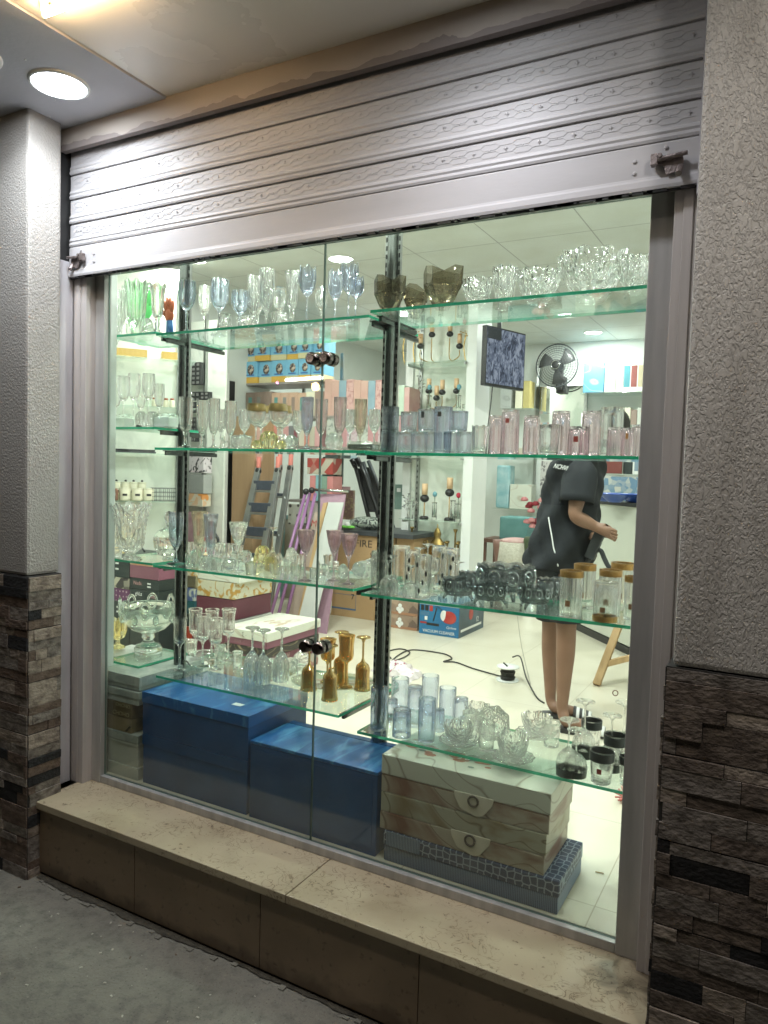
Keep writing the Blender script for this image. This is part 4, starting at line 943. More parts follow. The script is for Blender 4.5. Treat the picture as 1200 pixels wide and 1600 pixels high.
# wrapped bundles on the second shelves
M_wrap = gmat('plastic_wrap', (.94,.98,.95), .12, 1.3, .5)
def wrapped(name, label, cat, u, vt, vb, w_px, shelf, y=.22, d=.07):
    zt = SH[shelf][4]; p = at(u, vb, y=y); dep = (p-CAM).dot(_f); hw = w_px*.5*dep/FOC; h = max(.012, at(u, vt, y=y).z-zt)
    t = thing(name, label, cat, (p.x, y, zt+.001)); rnd = random.Random(int(u))
    mb = MB(); mb.box((-hw*.85,-d*.4,.003), (hw*.85,d*.4,h*.7)); mb.build('tray', M_chrome if 'silver' in label else M_white, t, .003)
    mb = MB(); N_ = 14; vs = []; fs = []
    for i in range(N_+1):
        for j in range(8):
            a = 2*PI*j/8; e = 1 if 0 < i < N_ else .3
            vs.append((-hw+2*hw*i/N_, math.cos(a)*d*.5*e*rnd.uniform(.9,1.1), h/2+math.sin(a)*h*.5*e*rnd.uniform(.85,1.15)))
    for i in range(N_):
        for j in range(8): fs.append((i*8+j, i*8+(j+1) % 8, (i+1)*8+(j+1) % 8, (i+1)*8+j))
    mb.add(vs, fs, False); mb.build('plastic_wrap', M_wrap, t)
wrapped('wrapped_dish', 'plastic wrapped white dish at the left frame, second left shelf', 'dish', 191, 648, 665, 36, '2L', .2)
wrapped('wrapped_dish', 'plastic wrapped white dish by the left post, second left shelf', 'dish', 259, 646, 667, 38, '2L', .2)
wrapped('wrapped_tray', 'plastic wrapped silver tray beside the amber flute', 'tray', 568, 690, 705, 52, '2M', .2)
t = MB(); t.ball((0,0,.006), .014, 14, 8, sz=.45); p = at(217, 663, y=.17); o = t.build('black_pebble', M_black); o.location = (p.x, .17, 1.4565); tag(o, 'flat black oval piece under the crystal balls', 'ornament')

# ================================================================== STOCK IN THE SHOP
def patm(name, kind, c1, c2, scale=10, rough=.5, c3=None, rot=0):
    if name in MATS: return MATS[name]
    m, n, l, b = nmat(name); tc = n.new('ShaderNodeTexCoord'); mp = n.new('ShaderNodeMapping'); l.new(tc.outputs['Object'], mp.inputs[0]); mp.inputs['Rotation'].default_value = (0, rot, 0)
    def rr(src, a, e, x=c1, y=c2):
        r = n.new('ShaderNodeValToRGB'); r.color_ramp.elements[0].position = a; r.color_ramp.elements[1].position = e
        r.color_ramp.elements[0].color = (*x, 1); r.color_ramp.elements[1].color = (*y, 1); l.new(src, r.inputs[0]); return r
    if kind == 'swirl':      # marbled paper
        mp.inputs['Scale'].default_value = (.45,.45,.8)
        v = n.new('ShaderNodeTexNoise'); v.inputs['Scale'].default_value = scale*.30; v.inputs['Detail'].default_value = 1.2; v.inputs['Distortion'].default_value = 1.4; l.new(mp.outputs[0], v.inputs[0])
        mu = n.new('ShaderNodeMath'); mu.operation = 'MULTIPLY'; mu.inputs[1].default_value = 11; l.new(v.outputs[0], mu.inputs[0])
        pg = n.new('ShaderNodeMath'); pg.operation = 'PINGPONG'; pg.inputs[1].default_value = .5; l.new(mu.outputs[0], pg.inputs[0])
        r = rr(pg.outputs[0], .0, .09, c2, c1)
        if c3:
            t2 = n.new('ShaderNodeTexNoise'); t2.inputs['Scale'].default_value = scale*.4; t2.inputs['Detail'].default_value = 3; t2.inputs['Distortion'].default_value = 1.5; l.new(mp.outputs[0], t2.inputs[0])
            r2 = rr(t2.outputs[0], .47, .60, (0,0,0), (1,1,1)); m3 = n.new('ShaderNodeMixRGB'); l.new(r2.outputs[0], m3.inputs[0]); l.new(r.outputs[0], m3.inputs[1]); m3.inputs[2].default_value = (*c3, 1); r = m3
    elif kind == 'stripes':
        v = n.new('ShaderNodeTexWave'); v.inputs['Scale'].default_value = scale; v.inputs['Distortion'].default_value = .15; l.new(mp.outputs[0], v.inputs[0]); r = rr(v.outputs[0], .45, .55)
    elif kind == 'dots':
        v = n.new('ShaderNodeTexVoronoi'); v.inputs['Scale'].default_value = scale; v.inputs['Randomness'].default_value = .15; l.new(mp.outputs[0], v.inputs['Vector']); r = rr(v.outputs['Distance'], .16, .22)
    elif kind == 'star':     # star tile print
        v = n.new('ShaderNodeTexVoronoi'); v.feature = 'DISTANCE_TO_EDGE'; v.inputs['Scale'].default_value = scale; v.inputs['Randomness'].default_value = .35; l.new(mp.outputs[0], v.inputs['Vector']); r = rr(v.outputs['Distance'], .05, .11)
    elif kind == 'blotch':   # flowers, photo prints
        v = n.new('ShaderNodeTexNoise'); v.inputs['Scale'].default_value = scale; v.inputs['Detail'].default_value = 5; v.inputs['Distortion'].default_value = 1.8; l.new(mp.outputs[0], v.inputs[0]); r = rr(v.outputs[0], .50, .57)
    elif kind == 'cells':
        v = n.new('ShaderNodeTexVoronoi'); v.inputs['Scale'].default_value = scale; l.new(mp.outputs[0], v.inputs['Vector']); r = rr(v.outputs['Color'], .3, .6)
    l.new(r.outputs[0], b.inputs[0]); b.inputs['Roughness'].default_value = rough
    MATS[name] = m; return m

def pt(u, v, y): return at(u, v, y=y)
def bx(name, label, u0, u1, vt, vb, y, d, mat, cat='box', group=None, z0=None, z1=None, lid=None, bevel=.002, sub=()):
    """a box whose street side lies in the plane y and fills u0..u1, vt..vb"""
    uc = (u0+u1)/2; xa = pt(u0, (vt+vb)/2, y).x; xb_ = pt(u1, (vt+vb)/2, y).x
    za = pt(uc, vb, y).z if z0 is None else z0; zb = pt(uc, vt, y).z if z1 is None else z1
    w_ = xb_-xa; h = zb-za; loc = ((xa+xb_)/2, y, za)
    mats = [mat]
    if lid is None:
        o = MB().box((-w_/2,0,0), (w_/2,d,h)).build(name, mats, None, bevel); o.location = loc; tag(o, label, cat, group)
    else:
        lm, lh = lid; o = thing(name, label, cat, loc, 0, group)
        MB().box((-w_/2+.003,.003,0), (w_/2-.003,d-.003,h-lh)).build('base', mats, o, bevel); MB().box((-w_/2,0,h-lh+.0005), (w_/2,d,h)).build('lid', lm, o, bevel)
    return o, w_, h
def patch(o, x0, x1, z0, z1, mat, name='print', y=-.0012, side=None):
    mb = MB()
    if side is None: mb.box((x0,y,z0), (x1,y+.001,z1))
    else: mb.box((side,x0,z0), (side+.001,x1,z1))
    return mb.build(name, mat, o)

G_BTM = 'boxes stacked right behind the window'
M_blue = pm('blue_box_board', (.003,.045,.16), (.006,.075,.24), 5, .42, 0, .02, 40)
M_blue2 = pm('blue_box_board_scuffed', (.008,.095,.30), (.09,.29,.52), 9, .38, 0, .02, 40, sharp=(.50,.78), stretch=(2.2,.45,1), detail=9, distort=1)
# tall blue pair on the left

def box_at(name, label, cat, x0, x1, y0, y1, z0, z1, mat, lid=None, group=None, rot=0, bevel=.002, lidmat=None):
    o = thing(name, label, cat, ((x0+x1)/2, (y0+y1)/2, z0), rot, group); a = (x1-x0)/2; d = (y1-y0)/2; h = z1-z0
    if lid:
        MB().box((-a+.003,-d+.003,0), (a-.003,d-.003,h-lid)).build('base', mat, o, bevel); MB().box((-a,-d,h-lid+.0005), (a,d,h)).build('lid', lidmat or mat, o, bevel)
    else:
        MB().box((-a,-d,0), (a,d,h)).build('carton', mat, o, bevel)
    return o
box_at('blue_gift_box','large deep blue lidded box, lower one of the tall left pair','box',.192,.738,.022,.40,.001,.205,M_blue,.045,G_BTM)
b = box_at('blue_gift_box','large deep blue lidded box with a small white sticker, on top of the left pair','box',.189,.741,.020,.402,.2065,.379,M_blue,.045,G_BTM,lidmat=M_blue2)
q = at(372, 1101, z=.379); MB().box((-.022,-.014,0), (.022,.014,.0008)).build('sticker', M_whitel, b, loc=(q.x-.465, q.y-.211, .1727))
t = box_at('blue_gift_box','single deep blue box in the middle with a scuffed top','box',.751,1.292,.022,.285,.001,.278,M_blue,None,G_BTM)
MB().box((-.2725,-.1325,.2785), (.2725,.098,.2905)).build('lid', M_blue2, t, .002); MB().box((-.2725,.101,.2785), (.2725,.1335,.2905)).build('lid_flap', M_blue, t, .002)
MB().box((-.255,-.1335,.02), (.255,-.1318,.262)).build('front_fold', M_blue, t, .0008)
M_scuff = pm('blue_scuff', (.07,.19,.36), (.03,.12,.27), 60, .6)
rnd = random.Random(21)
for o_, hx_, hy_, hz_ in ((b, .276, .191, .1725), (t, .2725, .1325, .2905)):
    for k in range(9):
        xx = rnd.uniform(-hx_, hx_*.9); L_ = rnd.uniform(.006, .028)
        MB().box((xx,-hy_-.0006,hz_-.0022-rnd.random()*.002), (min(hx_, xx+L_),-hy_+.001,hz_-.0002)).build('scuff', M_scuff, o_)
# cream swirl gift boxes on two blue printed ones
M_sw1 = patm('marbled_cream_paper','swirl',(.56,.56,.47),(.30,.26,.20),12,.3)
M_sw2 = patm('marbled_brown_paper','swirl',(.42,.36,.28),(.20,.13,.085),12,.3,(.22,.105,.065))
M_sw3 = patm('marbled_olive_paper','swirl',(.40,.37,.28),(.19,.145,.085),14,.3,(.25,.18,.09))
M_star = patm('blue_star_print','star',(.26,.32,.42),(.025,.045,.11),42,.4); M_bstripe = patm('blue_stripe_print','stripes',(.05,.09,.18),(.14,.20,.31),55,.4)
M_bpl = pm('pale_blue_carton', (.22,.29,.36), (.18,.25,.32), 6, .4)
def clasp(o, x, z, d):
    mb = MB(); pts = []
    for k in range(19):
        a = PI+PI*k/18; pts.append((x+.062*math.cos(a)*(1+.05*math.cos(6*a)), z+.052*math.sin(a)*(1+.07*math.cos(5*a))+.0))
    pts += [(x+.066, z+.012), (x-.066, z+.012)]
    mb.prism(pts, 0, .004, Matrix(((1,0,0),(0,0,-1),(0,1,0))), (0,-d/2-.0008,0)); c = mb.build('clasp', pm('clasp_board', (.68,.63,.52), (.58,.53,.42), 20, .45), o, .001)
    mb = MB(); mb.torus((x, -d/2-.006, z-.008), .016, .0035, 20, 6, Matrix.Rotation(PI/2, 3, 'X')); mb.build('ring', pm('dark_ring', (.10,.07,.05), None, 9, .5), c)
z = .001
p1_ = box_at('printed_gift_box','blue striped flat box on the floor under the marbled stack','box',1.325,1.915,.022,.30,z,.052,M_bstripe,None,G_BTM,bevel=.004)
p2_ = box_at('printed_gift_box','blue star patterned flat box under the marbled stack','box',1.322,1.918,.020,.302,.0535,.104,M_star,None,G_BTM,bevel=.006)
MB().box((-.285,-.1448,.004), (-.16,-.1432,.052)).build('striped_panel', M_bstripe, p2_)
G_SW = 'marbled gift boxes in the right stack'
bx4 = [(.1055,.164,M_sw2,1.305,1.868,'lowest marbled gift box with a petal clasp'), (.1655,.231,M_sw3,1.306,1.872,'olive marbled gift box, second from the bottom'), (.2325,.290,M_sw2,1.305,1.878,'marbled gift box with a petal clasp, second from the top'), (.2915,.356,M_sw1,1.303,1.880,'pale marbled gift box on top of the stack with red flower print')]
for k, (za, zb, mt, xa_, xb_, lab) in enumerate(bx4):
    yo = .012*k*.4; b = box_at('marbled_gift_box',lab,'box',xa_,xb_,.024+yo*.3,.29+yo*.3,za,zb,mt,None,G_SW,bevel=.003)
    if k in (0, 2): clasp(b, .045, zb-za-.004, .266)
    if k == 3:
        mb = MB(); rnd = random.Random(4)
        for j in range(46):
            xx = rnd.gauss(0, .085); yq = rnd.gauss(0, .020); mb.cur = rnd.choice((0, 0, 1)); mb.lathe([(0,.0003),(rnd.uniform(.007,.018),.0002),(.004,0)], 7, (xx-.09, yq-.01, .0647+j*.00001), sx=1.5, smooth=False)
        mb.build('flower_print', [pm('red_flower_print', (.33,.12,.08), (.42,.2,.13), 60, .5), pm('grey_green_print', (.16,.2,.17), (.2,.25,.2), 60, .5)], b)
        text('Charming', .036, (-.09,-.008,.0656), (0,0,.02), M_whitel, b, shear=.35, ext=.0002)
        MB().box((-.285,-.1342,-.010), (.282,-.1325,-.0012)).build('trim_band', pm('brown_glitter', (.20,.12,.07), (.12,.07,.04), 90, .7), b)
# white and brown boxes at the left frame
G_LF = 'boxes stacked at the left frame'
M_gw = patm('grey_marble_carton','blotch',(.42,.44,.40),(.33,.36,.33),9,.4); M_wht = pm('white_carton', (.55,.56,.50), (.48,.49,.44), 6, .5)
b1 = box_at('storage_box','pale box at the very bottom of the left frame stack','box',-.30,.168,.022,.34,.001,.051,M_wht,None,G_LF)
box_at('storage_box','pale box with a thin lid, second from the bottom at the left frame','box',-.30,.166,.023,.34,.0525,.150,M_wht,.012,G_LF)
box_at('storage_box','pale box with a scuffed edge under the brown boxes','box',-.30,.166,.022,.34,.1515,.186,M_gw,None,G_LF)
b = box_at('brown_carton','plain brown carton at the left frame','box',-.30,.124,.026,.32,.1875,.246,pm('brown_kraft', (.30,.24,.14), (.26,.20,.115), 8, .6),None,G_LF)
for k in range(2): MB().bar((.180+.006*k,-.1485,.006), (.204+.006*k,-.1485,.030), .0025, .001, (0,1,0)).build('print_line', M_slot, b)
b = box_at('brown_carton','dark brown carton printed with rows of pale letters','box',-.30,.126,.026,.32,.2475,.309,pm('dark_kraft', (.16,.12,.06), (.13,.10,.05), 8, .6),None,G_LF)
M_kp = pm('kraft_print', (.36,.30,.17), None, 9, .6)
text('CHOHO', .026, (.200,-.1484,.014), FRONT, M_kp, b, align='RIGHT'); text('OHOHO', .022, (.205,-.1484,.050), FRONT, M_kp, b, align='RIGHT')
box_at('storage_box','grey marbled lid box, lower of the two wide ones at the left frame','box',-.30,.165,.024,.40,.3105,.366,M_gw,.03,G_LF)
box_at('storage_box','grey marbled lid box on top of the left frame stack','box',-.30,.163,.030,.41,.3700,.428,M_gw,.042,G_LF)

# --- stacks in the middle distance on the left
G_MS = 'boxes in the middle left stacks'
M_mar = pm('maroon_board', (.155,.045,.065), (.12,.035,.05), 5, .45); M_mau = pm('mauve_board', (.24,.09,.13), (.2,.075,.11), 5, .45)
M_dark = pm('black_green_board', (.018,.028,.027), (.03,.042,.04), 7, .4); M_leaf = patm('dark_leaf_print','swirl',(.035,.03,.025),(.32,.25,.15),16,.4)
M_lidw = patm('white_vein_lid','swirl',(.66,.67,.58),(.52,.47,.38),9,.35); M_blos = patm('orange_blossom_print','blotch',(.60,.58,.44),(.48,.27,.06),11,.4)
def mtxt(o, s_, x, z, size, mat=None, y=-.0012): return text(s_, size, (x, y, z), FRONT, mat or M_whitel, o, ext=.0003)
M_pk = pm('print_pink', (.6,.32,.32), None, 9, .5)
# white lidded stack (corner to the street)
def stk(z0, z1, mt, label, grow=0, name='gift_box', rot=0, lid=None, lidmat=None):
    return box_at(name,label,'box',-.60-grow,-.265+grow,1.42-grow,1.98+grow,z0,z1,mt,lid,G_MS,lidmat=lidmat)
b = stk(.001,.085,patm('red_photo_print','cells',(.30,.06,.05),(.42,.38,.32),14,.4),'red and beige photo print box at the floor of the white lidded stack')
b = stk(.0865,.15,M_mar,'plain maroon box third in the white lidded stack'); 
MB().box((.1685,-.27,.004), (.1695,-.05,.060)).build('lattice_print', patm('lattice','star',(.5,.42,.36),(.16,.06,.06),60,.5), b)
b = stk(.1515,.205,M_leaf,'black box with gold leaf print in the white lidded stack')
b = stk(.2065,.305,M_mau,'five piece set box with white veined lid on top of the stack',0,'gift_box',0,.055,M_lidw)
MB().box((-.174,-.286,.0452), (.174,.286,.099)).build('lid_sleeve', M_lidw, b, .002)
text('5 PCS', .020, (-.06,-.2785,.022), FRONT, pm('print_mauve_pale', (.42,.25,.28), None, 9, .5), b)
mb = MB(); mb.tube(bez([(-.004,-.2872,.086), (-.018,-.2872,.082), (-.010,-.2872,.072), (-.018,-.2872,.064), (-.002,-.2872,.056)], 6), .0012, 5); mb.ball((.012,-.2872,.066), .002, 6, 4); mb.build('pen_mark', M_black, b)
mb = MB(); rnd = random.Random(9)
for j in range(16): mb.lathe([(0,.0003),(rnd.uniform(.010,.022),.0002),(.006,0)], 6, (rnd.gauss(.02,.05), rnd.gauss(-.03,.06), .0993+j*.00001), sx=.8, sy=1.7, smooth=False)
mb.build('leaf_print', pm('faded_brown_print', (.42,.27,.18), (.55,.46,.36), 50, .5), b)
# stack left of it with the orange blossoms, seen in slices
def mid(label, u0, u1, vt, vb, y, mat, d=.4, name='gift_box', **k): return bx(name,label,u0,u1,vt,vb,y,d,mat,'box',G_MS,**k)
mid('maroon box at the bottom of the blossom stack',292,366,985,1012,1.62,M_mar,z0=.001)
mid('pale box in the lower blossom stack',292,366,966,984.4,1.62,M_wht)
mid('dull maroon box under the orange blossom box',300,364,934,965.4,1.62,M_mar)
mid('cream box printed with orange blossom branches',308,366,908,933.4,1.62,M_blos)
mid('white veined box above the orange blossom box',306,374,880,907.4,1.62,M_lidw)
# thin stack behind the left post
o, w_, h = mid('red box with white letters behind the left post',252,297,976,994,1.6,pm('red_carton', (.42,.06,.03), None, 7, .4)); mtxt(o,'Sto',0,h*.5,.045)

mid('grey white box behind the crystal centrepiece foot',252,297,994.6,1014,1.6,M_wht,z0=.001)
mid('dark box with pale lines behind the left post',248,300,956,975.4,1.6,M_dark)
mid('teal and black box behind the left post',249,304,936,955.4,1.6,pm('teal_board', (.03,.12,.14), (.02,.07,.08), 5, .4))
mid('blue and white patterned box behind the left post',249,304,916,935.4,1.6,patm('blue_floral_print','blotch',(.09,.13,.28),(.5,.52,.45),9,.4))
mid('black box with thin pale stripes behind the left post',251,306,898,915.4,1.6,patm('black_pinstripe','stripes',(.03,.03,.028),(.25,.22,.13),40,.4))
mid('cream box with orange print behind the left post',250,306,872,897.4,1.6,M_blos)
# dark and purple columns
o, w_, h = mid('red topped box under the third left shelf',203,248,872,884.5,1.35,pm('red_beige', (.5,.14,.06), (.6,.45,.3), 20, .4))
o, w_, h = mid('mauve box between dark boxes at the left',203,248,885,904.5,1.35,M_mau)
o, w_, h = mid('black box with pink word, upper one',203,248,905,921.5,1.35,M_dark); mtxt(o,'Nada',-.06,h*.55,.035,M_pk); patch(o,.03,.06,h*.55,h*.68,M_whitel); patch(o,.03,.06,h*.25,h*.38,M_whitel)
o, w_, h = mid('dark green box with white script and pink word',203,248,922,939.5,1.35,M_dark); mtxt(o,'ghLs',-.05,h*.6,.035); mtxt(o,'Nada',.07,h*.5,.03,M_pk)
o, w_, h = mid('dark green box with white script, lower one',203,248,940,966,1.35,M_dark); mtxt(o,'sLs',-.05,h*.7,.035)
mid('dark box at the foot of the dark column',203,248,966.6,1012,1.35,M_dark,z0=.001)
o, w_, h = mid('black box with white bars at the left frame, top one',150,202,868,900.5,1.35,M_dark); patch(o,.03,.06,h*.62,h*.70,M_whitel); patch(o,.03,.06,h*.35,h*.43,M_whitel)
mid('beige photo print box at the left frame',150,202,901,917.5,1.35,patm('beige_photo','cells',(.5,.46,.36),(.06,.05,.05),16,.4))
mid('purple polka dot box at the left frame',150,202,918,937.5,1.35,patm('purple_dots','dots',(.5,.35,.4),(.14,.045,.12),30,.4))
o, w_, h = mid('black box with white bars at the left frame, lower one',150,202,938,965,1.35,M_dark); patch(o,.04,.08,h*.62,h*.72,M_whitel); patch(o,.04,.08,h*.35,h*.45,M_whitel)
mid('dark box at the floor by the left frame',150,202,965.6,1014,1.35,M_dark,z0=.001)

# --- angled shelf unit on the left
ang = math.atan2(.357,.300); t = thing('wall_shelving', 'angled white wall unit with steel rails and thin glass shelves at the left', 'shelving', (-1.9,1.673,0), ang)
def zl(v): return at(177, v, x=-1.9).z
M_mpanel = patm('white_marble_panel','blotch',(.68,.70,.62),(.58,.61,.54),2.2,.35)
MB().box((-.6,.012,0), (.52,.05,2.75)).build('back_panel', M_mpanel, t)
for xx in (-.01, .455):
    mb = MB(); mb.box((xx-.014,-.008,.05), (xx+.014,.0115,2.6)); r_ = mb.build('rail', MATS['rail_steel'], t)
    mb = MB(); z = .1
    while z < 2.55: mb.box((xx-.004,-.0095,z), (xx+.004,-.0085,z+.022)); z += .042
    s_ = mb.build('slots', M_slot, r_); s_['kind'] = 'stuff'
LSH = [zl(561), zl(635), zl(707), zl(780)]
for z in LSH:
    MB().box((-.30,-.24,z-.008), (.55,-.0005,z)).build('glass_shelf', [S_shelf], t)
    for xx in (-.01, .455): MB().box((xx-.006,-.22,z-.032), (xx+.006,-.009,z-.009)).build('bracket', M_post, t)
U = Matrix.Rotation(ang, 4, 'Z'); UO = Vector((-1.9,1.673,0))
def on_unit(s, off, z): return UO+U @ Vector((s, -off, z))
def su(u): return (u-177)/103*.466-.05
GU = 'goods on the angled left unit'
M_gbasket = patm('gold_lattice','stripes',(.62,.36,.06),(.80,.55,.16),38,.35)
for u0, u1, lab in ((190,236,'long gold latticed tray on the top glass shelf at the left'), (258,282,'short gold latticed tray near the left post')):
    a = su(u0); b_ = su(u1); o = thing('gold_tray', lab, 'tray', on_unit((a+b_)/2, .14, LSH[0]+.001), ang, GU); L = (b_-a)/2
    mb = MB(); mb.box((-L,-.06,0), (L,.06,.006)); mb.build('base', M_gold, o); mb = MB(); mb.box((-L,-.064,.0065), (L,-.058,.055)); mb.box((-L,.058,.0065), (L,.064,.055)); mb.box((-L,-.0575,.0065), (-L+.006,.0575,.055)); mb.box((L-.006,-.0575,.0065), (L,.0575,.055)); mb.build('lattice_rim', M_gbasket, o)
M_cream = pm('cream_enamel', (.74,.71,.55), (.68,.65,.5), 6, .3)
def canister(u, v, w_px, h, off, label, mat=M_cream, knob=True, z=None):
    z = LSH[3] if z is None else z; o = thing('canister', label, 'canister', on_unit(su(u), off, z+.001), ang, GU); r = w_px*.5*.0046
    mb = MB(); mb.lathe([(0,0),(.9*r,0),(r,.01),(r,h*.9),(.93*r,h*.97),(0,h*.97)], 20); mb.build('jar', mat, o)
    mb = MB(); mb.lathe([(0,h*.975),(1.02*r,h*.975),(1.0*r,h*1.03),(0,h*1.06)], 20); l_ = mb.build('lid', mat, o)
    if knob: mb = MB(); mb.ball((0,0,h*1.10), .009, 8, 6); mb.build('knob', M_black, l_)
    patch(o, -.016, .016, h*.4, h*.58, M_black, y=-r-.001)
for u, d in ((193,'first'), (207,'second'), (219,'third'), (232,'fourth')): canister(u, 0, 13, .125, .07, f'cream canister with black knob, {d} of the back row')
for u, d in ((205,'first'), (224,'second'), (241,'third')): canister(u, 0, 17, .085, .17, f'cream low canister without knob, {d} of the front row', knob=False)
o = thing('bread_box', 'brown rounded box left of the cream canisters', 'box', on_unit(su(186), .19, LSH[3]+.001), ang, GU)
MB().box((-.042,-.04,0), (.042,.04,.085)).build('carton', pm('brown_leatherette', (.22,.10,.06), (.17,.08,.05), 10, .5), o, .012); patch(o, -.022, .022, .035, .055, M_whitel, y=-.042)
o = thing('wire_basket', 'grey wire basket at the end of the canister shelf', 'basket', on_unit(su(266), .12, LSH[3]+.001), ang, GU); mb = MB()
for k in range(7): mb.bar((-.09+.03*k,-.08,.0), (-.09+.03*k,-.08,.09), .003, .003); mb.bar((-.09+.03*k,.08,.0), (-.09+.03*k,.08,.09), .003, .003)
for zz in (0,.03,.06,.09):
    for s_ in (-1, 1): mb.bar((-.09,s_*.08,zz), (.09,s_*.08,zz), .003, .003); mb.bar((s_*.09,-.08,zz), (s_*.09,.08,zz), .003, .003)
mb.build('wires', M_dkgrey, o)
for k in range(7):
    u = 222+9*k; o = thing('spice_jar', f'small pale jar with red lid on the second left wall shelf, {words[k]} of seven', 'jar', on_unit(su(u), .13-.02*(k % 2), LSH[1]+.001), ang, GU)
    mb = MB(); mb.lathe([(0,0),(.018,0),(.019,.01),(.019,.05),(.013,.058),(0,.058)], 14); mb.build('jar', G_green if k < 3 else M_cream, o); mb = MB(); mb.lathe([(0,.0585),(.014,.0585),(.014,.072),(0,.072)], 14); mb.build('lid', pm('rust_lid', (.35,.1,.05), None, 9, .4), o)
for k, (u0, u1, lev) in enumerate(((182,212,.075), (192,212,.045), (204,238,.01), (228,252,.06))):
    a = su(u0); b_ = su(u1); o = thing('black_tray', f'flat black tray, {words[k]} from the left on the third left wall shelf', 'tray', on_unit((a+b_)/2, .10, LSH[2]+.001+lev*0), ang, GU)
    L = (b_-a)/2; mb = MB(); mb.box((-L,-.05,0), (L,.05,.012)); mb.build('tray_body', M_dkgrey, o, .003); mb = MB(); mb.box((-L*.9,-.042,.0125), (L*.9,.042,.026)); mb.build('cups', M_black, o, .004)
# dark racks between the unit and the door
t = thing('grid_rack', 'steel slotted rack with hooks beside the white door', 'rack', tuple(at(303, 700, y=2.55)*1.0)); t.location.z = 0
for dx in (-.13, .10):
    mb = MB(); mb.box((dx-.012,.0,0), (dx+.012,.03,2.55)); mb.build('rail', MATS['rail_steel'], t)
MB().box((-.16,.031,0), (.30,.05,2.5)).build('back_panel', M_mpanel, t)
for k in range(3): mb = MB(); mb.bar((.1,-.14,1.88-.06*k), (.1,.03,1.90-.06*k), .006, .006); mb.ball((.1,-.145,1.88-.06*k), .012, 8, 6); mb.build('hook', M_chrome, t)
GR_ = 'goods on the rack beside the door'
def slotbox(label, u0, u1, vt, vb, y=2.50):
    o, w_, h = bx('black_organiser', label, u0, u1, vt, vb, y, .045, M_black, 'organiser', GR_); mb = MB()
    nx = max(2, int(w_/.035)); nz = max(2, int(h/.035))
    for i in range(nx):
        for j in range(nz): mb.box((-w_/2+w_*(i+.2)/nx,-.002,h*(j+.2)/nz), (-w_/2+w_*(i+.75)/nx,-.0006,h*(j+.75)/nz))
    c = mb.build('cells', pm('grey_cell', (.2,.2,.19), None, 9, .5), o); c['kind'] = 'stuff'
slotbox('black organiser panel hanging beside the left post, upper',299,313,566,601); slotbox('black organiser panel hanging beside the left post, lower',299,312,612,645); slotbox('small black organiser at the right of the lower one',313,326,612,624); slotbox('black organiser just above the second middle shelf',299,306,652,690)
bx('picture_box','small boxed picture beside the left post',266,278,578,603,2.3,.05,patm('dark_photo','cells',(.1,.07,.07),(.45,.35,.3),20,.4),'box',GR_)
bx('folded_linen','black and white patterned folded linen beside the left post',265,318,712,738,2.42,.1,patm('black_white_print','blotch',(.55,.5,.52),(.03,.03,.03),14,.6),'linen',GR_)
bx('grey_carton','grey ribbed carton beside the left post',264,318,741,770,2.42,.1,patm('grey_ribs','stripes',(.32,.33,.31),(.2,.21,.2),30,.5),'box',GR_)
bx('orange_box','orange and white boxes row beside the left post',263,316,770.6,790,2.42,.1,patm('orange_white_print','cells',(.62,.25,.06),(.55,.5,.4),22,.5),'box',GR_)
bx('mauve_bag','mauve wrapped goods lower beside the left post',290,316,800,850,2.42,.1,pm('mauve_wrap', (.32,.16,.2), (.45,.3,.3), 14, .4),'bag',GR_,bevel=.02)
t = thing('fire_extinguisher', 'red fire extinguisher with black hose by the white door', 'extinguisher', tuple(at(325, 905, y=2.4))); t.location.z = 0
zt = at(320, 838, y=2.4).z; mb = MB(); mb.lathe([(0,0),(.075,0),(.08,.02),(.08,zt-.08),(.05,zt-.02),(.02,zt),(0,zt)], 24); mb.build('tank', pm('extinguisher_red', (.5,.03,.025), None, 5, .3, coat=.5), t)
mb = MB(); mb.tube(bez([(0,0,zt+.005), (.04,-.02,zt+.05), (.11,-.02,zt), (.12,-.02,zt-.12), (.11,-.02,zt-.25)], 6), .012, 8); mb.build('hose', M_black, t)
# white door, dark gap, cupboard on the left wall
t = thing('white_door', 'white panel door with a dark handle in the left wall', 'door', (-2.185,3.0,0))
y0_ = at(321, 750, x=-2.18).y-3.0; y1_ = at(351, 750, x=-2.18).y-3.0
MB().box((.0,y0_,0), (.03,y1_,2.1)).build('leaf', M_white, t, .003)
MB().box((-.005,y1_-.055,0.0), (.045,y1_-.002,2.16)).build('frame', M_white, t, .003)
p = at(347, 750, x=-2.14); mb = MB(); mb.box((.0305,p.y-3.0-.02,p.z-.09), (.036,p.y-3.0+.02,p.z+.09)); mb.tube([(.036,p.y-3,p.z+.04), (.075,p.y-3,p.z+.04), (.078,p.y-3-.08,p.z+.04)], .008, 8); mb.build('handle', M_post, t)
p = at(331, 745, x=-2.15); o = thing('light_switch', 'square dark framed light switch on the white door side', 'switch', (-2.149,p.y,p.z)); MB().box((0,-.045,-.045), (.01,.045,.045)).build('plate', M_dkgrey, o, .002); MB().box((.0105,-.03,-.03), (.014,.03,.03)).build('rocker', M_cream, o, .002)
y2 = at(352, 750, x=-2.18).y; y3 = at(363, 750, x=-2.18).y
o = B('doorway_shade_panel', M_slot, (-2.198,y2,0), (-2.186,y3+.02,2.1)); tag(o, 'black panel standing for the shade in the doorway gap beside the white door', 'doorway')  # flat black sheet on the wall stands for the shade inside the opening
